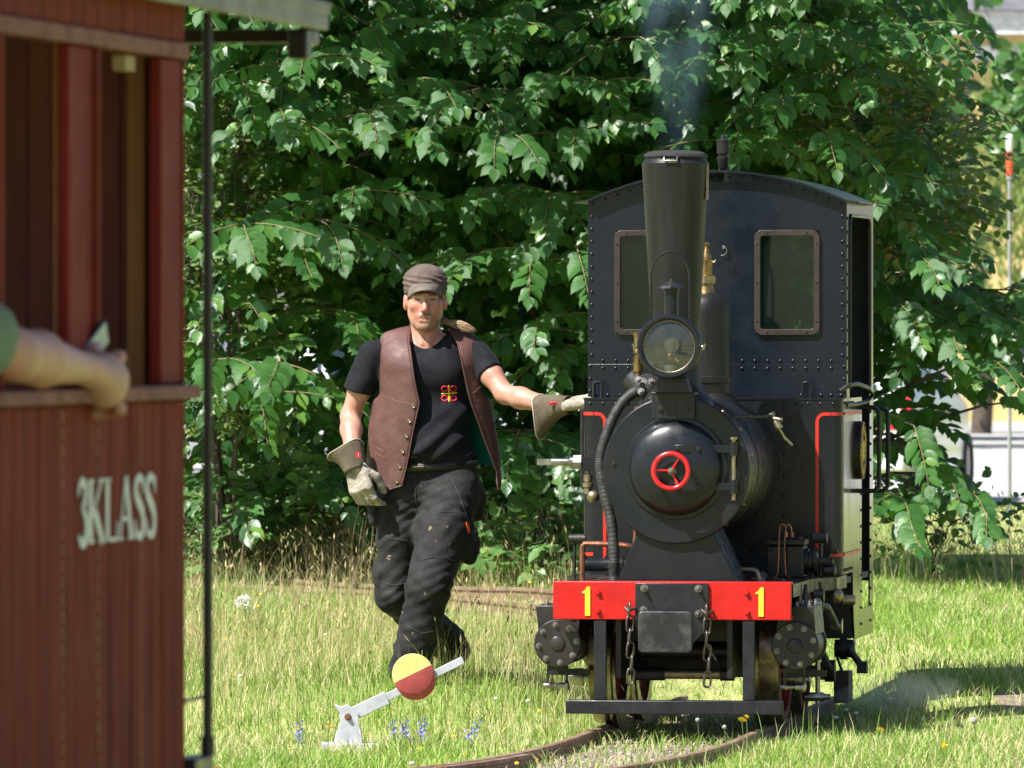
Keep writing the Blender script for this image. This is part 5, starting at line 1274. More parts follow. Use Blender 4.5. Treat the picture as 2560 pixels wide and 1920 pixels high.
# ------------------------------------------------------------------ parked cars
CW = M('white_car_paint', (.72, .73, .75), .22, col2=(.68, .69, .71), coat=.6); TYR = M('black_tyre_rubber', (.02, .02, .02), .8); CGL = M('car_window_glass', (.02, .035, .04), .06, spec=.8); TLR = M('red_tail_light', (.55, .01, .02), .15, col2=(.7, .03, .04), scale=30, coat=.6); RIM = M('alloy_rim', (.45, .45, .46), .35, metal=.8); PLS = M('grey_bumper_plastic', (.05, .05, .055), .6)
def car(label, loc, rz, paint, name='parked_car', group=None, tail=True):
    c = thing(name, label, 'car', loc, rz, group)
    # cross-sections along y (rear 0 to front 4.1): half width, sill, belt, roof half width, roof height
    S = [(0.0, .70, .42, .86, .56, .92), (.06, .80, .32, .92, .62, 1.12), (.35, .84, .24, .95, .62, 1.40), (.9, .86, .22, .95, .64, 1.50), (1.8, .87, .22, .94, .65, 1.52), (2.5, .87, .22, .93, .63, 1.44), (3.05, .86, .23, .92, .60, 1.10), (3.5, .84, .25, .86, .60, .90), (3.95, .78, .30, .74, .52, .76), (4.1, .66, .38, .62, .46, .64)]
    rows = []
    for y, hw, s, bl, rw, rh in S:
        prof = [(-hw * .92, s), (-hw, s + .14), (-hw * 1.0, bl - .08), (-hw * .97, bl), (-rw, rh - .05), (-rw * .86, rh), (0, rh + .015), (rw * .86, rh), (rw, rh - .05), (hw * .97, bl), (hw, bl - .08), (hw, s + .14), (hw * .92, s)]
        rows.append([Vector((a, y, z)) for a, z in prof])
    mb = MB(); mb.grid(rows); mb.add(rows[0], [tuple(range(13))]); mb.add(rows[-1], [tuple(range(12, -1, -1))]); mb.add([r[0] for r in rows] + [r[-1] for r in rows], [(i, i + 1, 11 + i, 10 + i) for i in range(9)]); P('body', mb, paint, c, smooth=50)
    mb = MB(); mb.add([(-.52, -.0, .98), (.52, -.0, .98), (.50, .34, 1.36), (-.50, .34, 1.36)], [(0, 1, 2, 3)]); 
    for v_ in range(len(mb.v)): mb.v[v_] = (mb.v[v_][0], mb.v[v_][1] - .012, mb.v[v_][2] + .02)
    P('rear_window', mb, CGL, c, fix=False)
    for sx in (-1, 1):
        for y0, y1 in ((.55, 1.30), (1.36, 2.25), (2.32, 2.9)):
            def px(y, z):
                import bisect
                i = max(0, min(len(S) - 2, bisect.bisect([s[0] for s in S], y) - 1)); t = (y - S[i][0]) / (S[i + 1][0] - S[i][0])
                g = [S[i][k] * (1 - t) + S[i + 1][k] * t for k in range(6)]; f = (z - g[3]) / (g[5] - .05 - g[3]); return g[1] * .97 * (1 - f) + g[4] * f
            zt0, zt1 = (1.34, 1.40) if y0 < 1 else (1.42, 1.42) if y0 < 2 else (1.34, 1.10); zb = .99
            mb = MB(); mb.add([(sx * (px(y0, zb) + .006), y0, zb), (sx * (px(y1, zb) + .006), y1, zb), (sx * (px(y1, zt1) + .006), y1, zt1), (sx * (px(y0, zt0) + .006), y0, zt0)], [(0, 1, 2, 3)]); P('side_window', mb, CGL, c, fix=False)
        mb = MB(); mb.add([(sx * .46, -.02, .68), (sx * .765, .0, .66), (sx * .845, .18, .72), (sx * .80, .10, .96), (sx * .60, .03, .94), (sx * .48, -.015, .84), (sx * .83, .02, .78)], [(0, 1, 6, 4, 5), (1, 2, 6), (6, 2, 3), (6, 3, 4)]); P('tail_light', mb, TLR, c, fix=False)
        for y in (.72, 3.25):
            w = bpy.data.objects.new('wheel', None); COL.objects.link(w); w.parent = c; w.location = (sx * .78, y, .30)
            mb = MB(); mb.lathe([(.20, -.10), (.285, -.10), (.30, -.07), (.30, .07), (.285, .10), (.20, .10)], (0, 0, 0), (1, 0, 0), 28, cap0=False, cap1=False); P('tyre', mb, TYR, w)
            mb = MB(); mb.lathe([(.20, .04), (.19, .085), (.05, .06), (0, .07)], (0, 0, 0), (sx, 0, 0), 24, cap0=False); P('rim', mb, RIM, w)
    mb = MB(); mb.box(-.78, .78, -.07, .10, .30, .56); P('rear_bumper', mb, paint, c, bevel=.03); mb = MB(); mb.box(-.26, .26, -.078, -.071, .60 - .16, .60 - .05); P('number_plate', mb, WT, c)
    return c
p = W(2268, 1000, 72); car('white hatchback with red tail light parked behind the cab on the right', (p.x - .78, 72.0, 0.01), rad(-11), CW)
p = W(650, 1000, 86); car('silver car glimpsed through the leaves left of the man', (p.x, 86, .01), rad(60), M('silver_car_paint', (.45, .46, .48), .25, metal=.5, coat=.5))
p = W(1330, 1000, 90); car('white car glimpsed through the leaves between man and engine', (p.x, 90, .01), rad(95), CW)
# ------------------------------------------------------------------ organic bodies: blended distance fields turned into one continuous mesh
class Body:
    def __init__(s, lo, hi, h):
        s.lo = np.array(lo, float); s.h = h; s.n = np.ceil((np.array(hi) - s.lo) / h).astype(int) + 1
        s.D = np.full(s.n, 1.0, np.float32)
    def _reg(s, lo, hi):
        a = np.maximum(np.floor((np.array(lo) - s.lo) / s.h).astype(int), 0); b = np.minimum(np.ceil((np.array(hi) - s.lo) / s.h).astype(int) + 1, s.n)
        if (b <= a).any(): return None
        ax = [s.lo[i] + s.h * np.arange(a[i], b[i]) for i in range(3)]
        X, Y, Z = np.meshgrid(*ax, indexing='ij')
        return (slice(a[0], b[0]), slice(a[1], b[1]), slice(a[2], b[2])), X, Y, Z
    def _mix(s, sl, d, k, sub):
        a = s.D[sl]; d = d.astype(np.float32)
        if sub:
            d = -d; hh = np.clip(.5 - .5 * (d - a) / k, 0, 1) if k > 0 else None
            s.D[sl] = np.maximum(a, d) if k <= 0 else d * (1 - hh) + a * hh + k * hh * (1 - hh)
        else:
            if k <= 0: s.D[sl] = np.minimum(a, d)
            else:
                hh = np.clip(.5 + .5 * (a - d) / k, 0, 1); s.D[sl] = a * (1 - hh) + d * hh - k * hh * (1 - hh)
    def cap(s, p0, p1, r0, r1=None, k=.015, sy=1.0, sub=False):
        """tapered capsule; sy > 1 flattens it front to back"""
        r1 = r0 if r1 is None else r1; p0 = np.array(p0, float); p1 = np.array(p1, float); R = max(r0, r1) + k + 3 * s.h
        g = s._reg(np.minimum(p0, p1) - R, np.maximum(p0, p1) + R)
        if g is None: return s
        sl, X, Y, Z = g; Y = Y * sy; a = p0 * (1, sy, 1); b = p1 * (1, sy, 1); d = b - a
        t = np.clip(((X - a[0]) * d[0] + (Y - a[1]) * d[1] + (Z - a[2]) * d[2]) / (d @ d + 1e-12), 0, 1)
        s._mix(sl, np.sqrt((X - a[0] - t * d[0]) ** 2 + (Y - a[1] - t * d[1]) ** 2 + (Z - a[2] - t * d[2]) ** 2) - (r0 + (r1 - r0) * t), k, sub)
        return s
    def chain(s, pts, rr, k=.015, sy=1.0):
        for i in range(len(pts) - 1): s.cap(pts[i], pts[i + 1], rr[i], rr[i + 1], k, sy)
        return s
    def ell(s, c, r, k=.015, sub=False, rot=None):
        c = np.array(c, float); r = np.array(r, float); R = r.max() + k + 3 * s.h
        g = s._reg(c - R, c + R)
        if g is None: return s
        sl, X, Y, Z = g; X = X - c[0]; Y = Y - c[1]; Z = Z - c[2]
        if rot is not None:
            m = np.array(rot.to_matrix()).T if hasattr(rot, 'to_matrix') else rot
            X, Y, Z = m[0, 0] * X + m[0, 1] * Y + m[0, 2] * Z, m[1, 0] * X + m[1, 1] * Y + m[1, 2] * Z, m[2, 0] * X + m[2, 1] * Y + m[2, 2] * Z
        q = np.sqrt((X / r[0]) ** 2 + (Y / r[1]) ** 2 + (Z / r[2]) ** 2)
        g2 = np.sqrt((X / r[0] ** 2) ** 2 + (Y / r[1] ** 2) ** 2 + (Z / r[2] ** 2) ** 2) + 1e-9
        s._mix(sl, q * (q - 1) / g2, k, sub)
        return s
    def plane_cut(s, p, nrm, k=.004):
        """remove everything on the +nrm side of p"""
        ax = [s.lo[i] + s.h * np.arange(s.n[i]) for i in range(3)]; X, Y, Z = np.meshgrid(*ax, indexing='ij', sparse=True); nrm = np.array(nrm, float); nrm /= np.linalg.norm(nrm)
        s.D = np.maximum(s.D, ((X - p[0]) * nrm[0] + (Y - p[1]) * nrm[1] + (Z - p[2]) * nrm[2]).astype(np.float32)); return s
    def mesh(s, name, smooth_it=1, disp=None):
        D = s.D; n0, n1, n2 = D.shape; S = D < 0
        c = np.zeros((n0 - 1, n1 - 1, n2 - 1), np.int8)
        for i in (0, 1):
            for j in (0, 1):
                for k in (0, 1): c += S[i:n0 - 1 + i, j:n1 - 1 + j, k:n2 - 1 + k]
        act = (c > 0) & (c < 8); ids = np.full(act.shape, -1, np.int64); I = np.argwhere(act); ids[act] = np.arange(len(I))
        acc = np.zeros((len(I), 3)); cnt = np.zeros(len(I)); cor = [(i, j, k) for i in (0, 1) for j in (0, 1) for k in (0, 1)]
        for a in cor:
            for ax in range(3):
                if a[ax]: continue
                b = list(a); b[ax] = 1
                da = D[I[:, 0] + a[0], I[:, 1] + a[1], I[:, 2] + a[2]]; db = D[I[:, 0] + b[0], I[:, 1] + b[1], I[:, 2] + b[2]]
                x = (da < 0) != (db < 0); t = np.where(x, da / np.where(x, da - db, 1), 0)
                p = np.tile(np.array(a, float), (len(I), 1)); p[:, ax] += t; acc += p * x[:, None]; cnt += x
        V = s.lo + s.h * (I + acc / cnt[:, None])
        F = []
        for ax in range(3):
            u, v = (ax + 1) % 3, (ax + 2) % 3
            A = S; sl0 = [slice(None)] * 3; sl1 = [slice(None)] * 3; sl0[ax] = slice(0, -1); sl1[ax] = slice(1, None)
            e = np.argwhere(A[tuple(sl0)] != A[tuple(sl1)]); e = e[(e[:, u] > 0) & (e[:, v] > 0) & (e[:, u] < D.shape[u] - 1) & (e[:, v] < D.shape[v] - 1)]
            if not len(e): continue
            def cell(du, dv):
                q = e.copy(); q[:, u] += du; q[:, v] += dv; return ids[q[:, 0], q[:, 1], q[:, 2]]
            quad = np.stack([cell(-1, -1), cell(0, -1), cell(0, 0), cell(-1, 0)], 1)
            ins = A[e[:, 0], e[:, 1], e[:, 2]]; quad = np.where(ins[:, None], quad, quad[:, ::-1]); F.append(quad)
        F = np.concatenate(F); F = F[(F >= 0).all(1)]
        for _ in range(smooth_it):
            acc = np.zeros_like(V); cnt = np.zeros(len(V))
            for i in range(4):
                a, b = F[:, i], F[:, (i + 1) % 4]; np.add.at(acc, a, V[b]); np.add.at(acc, b, V[a]); np.add.at(cnt, a, 1); np.add.at(cnt, b, 1)
            V = V * .4 + .6 * acc / np.maximum(cnt, 1)[:, None]
        me = np_mesh(name, V, F)
        if disp is not None:
            nv = np.empty(len(me.vertices) * 3, np.float32); me.vertices.foreach_get('normal', nv); nv = nv.reshape(-1, 3)
            co = np.empty(len(me.vertices) * 3, np.float32); me.vertices.foreach_get('co', co); co = co.reshape(-1, 3)
            co = co + nv * disp(co, nv)[:, None]; me.vertices.foreach_set('co', co.astype(np.float32).ravel()); me.update()
        return me
def nz(co, sc, seed=0):
    sc = Vector(sc); return np.array([noise.noise(Vector((p[0] * sc.x + seed, p[1] * sc.y, p[2] * sc.z))) for p in co])
def bvh_of(me):
    return BVHTree.FromPolygons([v.co.copy() for v in me.vertices], [tuple(p.vertices) for p in me.polygons])

# ------------------------------------------------------------------ materials for people
def skin_mat(name, beard=None, base=(.47, .26, .19), red=(.48, .20, .145)):
    m, n, l, b = nt(name)
    tc = n.new('ShaderNodeTexCoord'); vec = tc.outputs['Object']
    f = noise_tex(n, l, 18, 4, .6, vec)
    c = mixcol(n, l, base, red, ramp(n, l, f, [(.4, 0.0), (.62, 1.0)]))
    if beard:
        for (cx, cy, cz, r, amt, colr) in beard:
            vm = n.new('ShaderNodeVectorMath'); vm.operation = 'SUBTRACT'; vm.inputs[1].default_value = (cx, cy, cz); l.new(vec, vm.inputs[0])
            sc = n.new('ShaderNodeVectorMath'); sc.operation = 'MULTIPLY'; sc.inputs[1].default_value = (1 / r[0], 1 / r[1], 1 / r[2]); l.new(vm.outputs[0], sc.inputs[0])
            ln = n.new('ShaderNodeVectorMath'); ln.operation = 'LENGTH'; l.new(sc.outputs[0], ln.inputs[0])
            msk = ramp(n, l, ln.outputs['Value'], [(.55, amt), (1.0, 0.0)])
            if colr == 'hair':
                hn = noise_tex(n, l, 260, 2, .5, vec); mm = n.new('ShaderNodeMath'); mm.operation = 'MULTIPLY'; l.new(msk, mm.inputs[0]); l.new(ramp(n, l, hn, [(.35, .45), (.6, 1.0)]), mm.inputs[1]); c = mixcol(n, l, c, (.12, .07, .035), mm.outputs[0])
            else: c = mixcol(n, l, c, colr, msk)
    l.new(c, b.inputs['Base Color']); b.inputs['Roughness'].default_value = .48; b.inputs['Subsurface Weight'].default_value = .12; b.inputs['Subsurface Radius'].default_value = (.012, .005, .003); b.inputs['Subsurface Scale'].default_value = .5
    bp = n.new('ShaderNodeBump'); bp.inputs['Strength'].default_value = .12; bp.inputs['Distance'].default_value = .004; l.new(noise_tex(n, l, 140, 3, .6, vec), bp.inputs['Height']); l.new(bp.outputs[0], b.inputs['Normal'])
    return m
CLB = M('black_work_trousers', (.011, .011, .012), .78, col2=(.025, .024, .024), scale=7, bump=.35, bscale=45, spec=.25, sheen=.02, speck=(.20, .18, .14), speck_scale=22)
TSH = M('black_cotton_shirt', (.008, .009, .012), .85, col2=(.013, .0135, .017), scale=9, bump=.25, bscale=30, sheen=.02, spec=.2)
LEA = M('brown_leather', (.085, .036, .030), .58, col2=(.125, .062, .052), scale=8, bump=.3, bscale=26, spec=.35)
LINING = M('teal_lining', (.0, .13, .105), .45, col2=(.0, .09, .075), scale=10, bump=.2, bscale=20)
CAPM = M('brown_cap_cloth', (.085, .058, .048), .85, col2=(.12, .085, .070), scale=14, bump=.35, bscale=70)
BRIM = M('faded_brim_cloth', (.105, .085, .070), .8, col2=(.16, .135, .11), scale=18, bump=.2, bscale=80)
GLV = M('pale_work_leather', (.40, .35, .29), .75, col2=(.22, .185, .15), scale=16, bump=.4, bscale=60)
CUF = M('olive_suede_cuff', (.125, .098, .062), .9, col2=(.075, .058, .036), scale=12, bump=.35, bscale=70)
HAIR = M('light_brown_hair', (.17, .105, .055), .5, col2=(.28, .19, .10), scale=30)
BOOT = M('dusty_black_boot', (.03, .028, .025), .6, col2=(.09, .08, .065), scale=14, bump=.3)
REDP = M('red_label', (.55, .02, .03), .6); PALE = M('pale_thread', (.55, .48, .36), .8)

# ------------------------------------------------------------------ the walking man
MS = 614.7
MAN_O = Vector(((1062 - 1280) / FPX * 34.0, 34.0, .13))
def mp(u, v, y=0.0):
    """photograph pixel -> the man's own frame (metres), y towards the back"""
    k = (34.0 + y) / 34.0
    return Vector(((u - 1280) / FPX * (34.0 + y) - MAN_O.x, y, CAM_H - (v - 800) / FPX * (34.0 + y) - MAN_O.z))
man = thing('person', 'man in brown cap and leather vest walking with one hand on the engine', 'person', MAN_O)
SH_L, EL_L, WR_L = mp(928, 888, .01), mp(876, 1040, .04), mp(882, 1140, -.10)
SH_R, EL_R, WR_R = mp(1188, 880, .0), mp(1262, 985, -.12), mp(1384, 1016, -.31)
B = Body((-.42, -.46, .84), (.66, .20, 1.76), .0038)
# head
hx = .002
B.ell((hx, .030, 1.603), (.076, .094, .098), 0)
B.ell((hx, -.016, 1.556), (.0695, .080, .084), .03)
B.ell((hx, -.030, 1.500), (.049, .060, .056), .03)
for s in (-1, 1): B.cap((hx + s * .050, .004, 1.516), (hx + s * .016, -.064, 1.464), .017, .018, .022)
B.ell((hx, -.079, 1.463), (.021, .017, .017), .014)
for s in (-1, 1):
    B.ell((hx + s * .043, -.066, 1.548), (.020, .019, .017), .02)
    B.cap((hx + s * .010, -.094, 1.591), (hx + s * .048, -.076, 1.589), .011, .009, .012)
    B.ell((hx + s * .080, .012, 1.562), (.011, .022, .034), .008); B.ell((hx + s * .092, .004, 1.564), (.006, .012, .020), .004, True)
B.cap((hx, -.090, 1.586), (hx, -.1165, 1.534), .0085, .0120, .012)
for s in (-1, 1): B.ell((hx + s * .0120, -.107, 1.5275), (.0085, .011, .0080), .006)
for s in (-1, 1): B.ell((hx + s * .031, -.106, 1.574), (.018, .020, .0110), .009, True)
for s in (-1, 1): B.cap((hx + s * .018, -.0895, 1.5775), (hx + s * .044, -.080, 1.5765), .0070, .0065, .003)
for s in (-1, 1): B.cap((hx + s * .018, -.0890, 1.5690), (hx + s * .043, -.080, 1.5690), .0065, .006, .003)
B.cap((hx - .023, -.091, 1.5060), (hx + .023, -.091, 1.5060), .0085, .0085, .010); B.cap((hx - .018, -.0905, 1.4880), (hx + .018, -.0905, 1.4880), .0080, .0080, .008)
B.cap((hx - .027, -.1005, 1.4955), (hx + .027, -.1005, 1.4955), .0028, .0028, .003, sub=True)
for s in (-1, 1): B.cap((hx + s * .023, -.104, 1.524), (hx + s * .036, -.086, 1.492), .0020, .0016, .008, sub=True)
# neck, upper trunk, arms
B.cap((hx, .022, 1.50), (hx, .028, 1.37), .057, .066, .03)
B.cap((-.10, .03, 1.37), (.10, .03, 1.37), .06, .06, .04); B.cap((0, .03, 1.34), (0, .03, 1.0), .075, .075, .03)
for s in (-1, 1): B.cap((hx + s * .03, -.012, 1.45), (hx + s * .014, -.040, 1.395), .012, .009, .014)
for (a, b, c, r) in ((SH_L, EL_L, WR_L, 1.0), (SH_R, EL_R, WR_R, 1.0)):
    B.cap(a, a.lerp(b, .55), .044, .046, .03); B.cap(a.lerp(b, .5), b, .046, .038, .02); m1 = b.lerp(c, .33); B.cap(b, m1, .039, .0425, .02); B.cap(m1, c, .0425, .029, .02)
    B.cap(c, c + (c - b).normalized() * .03, .031, .03, .01)
beard = [(hx, -.085, 1.456, (.036, .05, .026), .85, 'hair'), (hx, -.10, 1.5105, (.036, .04, .0115), .9, 'hair'), (hx - .037, -.07, 1.475, (.022, .06, .04), .45, 'hair'), (hx + .037, -.07, 1.475, (.022, .06, .04), .45, 'hair'), (hx, -.122, 1.536, (.020, .03, .028), .5, (.50, .13, .10)), (hx - .042, -.08, 1.543, (.024, .05, .020), .45, (.50, .15, .11)), (hx + .042, -.08, 1.543, (.024, .05, .020), .45, (.50, .15, .11)),
         (hx - .029, -.09, 1.591, (.026, .04, .0065), .9, 'hair'), (hx + .029, -.09, 1.591, (.026, .04, .0065), .9, 'hair'), (hx, -.10, 1.4955, (.030, .03, .0050), .8, (.22, .06, .06)), (hx - .031, -.09, 1.5732, (.0165, .03, .0052), .9, (.035, .03, .03)), (hx + .031, -.09, 1.5732, (.0165, .03, .0052), .9, (.035, .03, .03)),
         (hx - .083, .01, 1.56, (.016, .04, .04), .5, (.52, .14, .11)), (hx + .083, .01, 1.56, (.016, .04, .04), .5, (.52, .14, .11))]
body = link('body', B.mesh('body', 1), skin_mat('weathered_skin', beard), man)
mb = MB()      # sparse side hair and the pony tail blown over the shoulder
random.seed(4)
for i in range(240):
    a = rnd(0, 2 * PI); r = .023 * math.sqrt(random.random()); q = Vector((math.cos(a) * r, math.sin(a) * r * .6, 0))
    p0 = Vector((.060, .075, 1.50)) + q; p1 = Vector((.082, .03, 1.487)) + q * 1.1; p2 = Vector((.112 + rnd(-.01, .01), -.01, 1.478 + rnd(-.006, .010))) + q; p3 = Vector((.148 + rnd(-.015, .02), -.03, 1.464 + rnd(-.006, .010))) + q * .8; p4 = Vector((.182 + rnd(-.03, .02), -.035, 1.446 + rnd(-.006, .010))) + q * .5
    mb.tube(catmull([p0, p1, p2, p3, p4], 4), [.0026] * 16 + [.0012], 4)
for i in range(60):
    s = random.choice((-1, 1)); p0 = Vector((s * rnd(.070, .078), rnd(.0, .05), rnd(1.575, 1.60))); mb.tube([p0, p0 + Vector((s * .004, .006, -.012)), p0 + Vector((s * .005, .012, -rnd(.02, .034)))], [.0016, .0014, .0006], 4)
stuff(mb.build('hair', HAIR, man, smooth=60, fix=False))
# cap
C = Body((-.13, -.16, 1.57), (.13, .18, 1.76), .0035)
C.ell((hx, .022, 1.622), (.0885, .108, .096), 0); C.ell((hx, .030, 1.655), (.0895, .106, .056), .015); C.plane_cut((0, -.08, 1.606), (0, -.16, -1)); C.ell((hx, .022, 1.600), (.080, .099, .09), 0, True)
def capdisp(co, nv): return .0030 * np.sin(co[:, 2] * 300 + co[:, 0] * 50 + 5 * nz(co, (16, 10, 10), 3)) * np.clip((co[:, 2] - 1.612) / .02, 0, 1) * np.clip((1.685 - co[:, 2]) / .03, 0, 1) + .003 * nz(co, (26, 26, 40))
cap = link('cap', C.mesh('cap', 1, capdisp), CAPM, man)
P_ = []
for j in range(9):
    t = j / 8; row = []
    for i in range(21):
        a = rad(-68 + 136 * i / 20); rx = .0835 * (1 - t) + .078 * t; base = Vector((hx + rx * math.sin(a), .022 - (.103 + .068 * t * math.cos(a * .95)) * math.cos(a), 1.640 - .010 * t - .018 * t * t - .062 * (1 - math.cos(a)) * (.35 + .65 * t)))
        row.append(base)
    P_.append(row)
mb = MB(); mb.grid(P_); br = mb.build('brim', BRIM, man, smooth=80); so = br.modifiers.new('thick', 'SOLIDIFY'); so.thickness = .004
mb = MB(); mb.tube([P_[-1][i] + Vector((0, 0, -.002)) for i in range(21)], .0022, 6); mb.build('brim_edge', CAPM, br)
# shirt: torso + sleeves; torso alone also serves to fit the vest
def torso(Bd):
    Bd.cap((-.085, .03, 1.35), (.085, .03, 1.35), .070, .070, .04); Bd.cap((-.075, .02, 1.27), (.075, .02, 1.27), .118, .118, .05, 1.05); Bd.cap((-.06, .02, 1.10), (.08, .02, 1.10), .112, .112, .05, 1.05); Bd.cap((-.05, .02, .93), (.095, .02, .93), .112, .112, .05, 1.02); Bd.ell((.02, -.03, .99), (.12, .10, .10), .05)
    Bd.cap((-.10, .02, 1.375), (-.185, .02, 1.352), .052, .048, .03); Bd.cap((.10, .02, 1.38), (.175, .02, 1.362), .052, .048, .03); return Bd
sl = SH_L.lerp(EL_L, .60); sr = SH_R.lerp(EL_R, .52)
SLB = Body((-.40, -.24, .84), (.40, .24, 1.50), .0048); torso(SLB); SLB.cap(SH_L, sl + (EL_L - SH_L).normalized() * .01, .055, .068, .03)
# cut the left sleeve only left of the torso
ax = [SLB.lo[i] + SLB.h * np.arange(SLB.n[i]) for i in range(3)]; X, Y, Z = np.meshgrid(*ax, indexing='ij', sparse=True)
nL = (EL_L - SH_L).normalized(); cutL = (X - sl.x) * nL.x + (Y - sl.y) * nL.y + (Z - sl.z) * nL.z; SLB.D = np.where((X + 0 * Y + 0 * Z) < -.20, np.maximum(SLB.D, cutL), SLB.D)
nR = (EL_R - SH_R).normalized(); SRD = Body((-.40, -.24, .84), (.40, .24, 1.50), .0048); SRD.cap(SH_R, sr + nR * .01, .054, .060, 0); cutR = (X - sr.x) * nR.x + (Y - sr.y) * nR.y + (Z - sr.z) * nR.z
SRD.D = np.maximum(SRD.D, cutR.astype(np.float32)); a_, d_ = SLB.D, SRD.D; hh = np.clip(.5 + .5 * (a_ - d_) / .03, 0, 1); SLB.D = (a_ * (1 - hh) + d_ * hh - .03 * hh * (1 - hh)).astype(np.float32)
SLB.ell((hx, -.02, 1.452), (.066, .10, .077), .005, True)          # neck opening
def shirtdisp(co, nv): return .006 * nz(co, (9, 9, 14), 1) + .005 * np.sin((co[:, 0] * 40 - co[:, 2] * 55) + 5 * nz(co, (5, 5, 5), 7)) * np.clip((1.2 - co[:, 2]) / .2, 0, 1)
shirt_me = SLB.mesh('shirt', 1, shirtdisp); shirt = link('shirt', shirt_me, TSH, man)
sbvh = bvh_of(shirt_me)
def on_shirt(x, z, off=.002):
    h_ = sbvh.ray_cast(Vector((x, -1, z)), Vector((0, 1, 0))); return (h_[0].y if h_[0] else -.12) - off
# ribbed collar along the neck opening
cp = []
for i in range(33):
    x = hx - .064 + .128 * i / 32; zt_ = 1.33; y_ = -.1
    while zt_ < 1.46:
        h_ = sbvh.ray_cast(Vector((x, -1, zt_)), Vector((0, 1, 0)))
        if not h_[0] or h_[0].y > .03: break
        y_ = h_[0].y; zt_ += .0015
    cp.append(Vector((x, y_, zt_)))
for _ in range(6): cp = [cp[0]] + [(cp[i - 1] + cp[i] * 2 + cp[i + 1]) / 4 for i in range(1, 32)] + [cp[-1]]
mb = MB(); mb.tube([p + Vector((0, .001, -.001)) for p in cp], .0058, 8); mb.build('collar', TSH, shirt)
# emblem: four red loops round a yellow cross
def emb(name, pts2, m, r):
    mb = MB(); cx, cz = .099, 1.192
    mb.tube([(cx + x, on_shirt(cx + x, cz + z, -.0006), cz + z) for x, z in pts2], r, 6, closed=len(pts2) > 6); mb.build(name, m, shirt)
EMR = M('emblem_red', (.62, .01, .05), .6); EMY = M('emblem_yellow', (.82, .68, .02), .6)
emb('emblem_cross', [(-.031, -.002), (-.015, -.001), (0, 0), (.015, .001), (.031, .002)], EMY, .003); emb('emblem_cross', [(.001, -.033), (.0005, -.015), (0, 0), (-.0005, .015), (-.002, .033)], EMY, .003)
for sx in (-1, 1):
    for sz in (-1, 1):
        emb('emblem_loop', [(sx * (.019 + .0105 * math.cos(a) + .004 * max(0, -math.cos(a)) * -1), sz * (.0195 + .0105 * math.sin(a))) for a in [2 * PI * i / 16 for i in range(16)]], EMR, .0034)
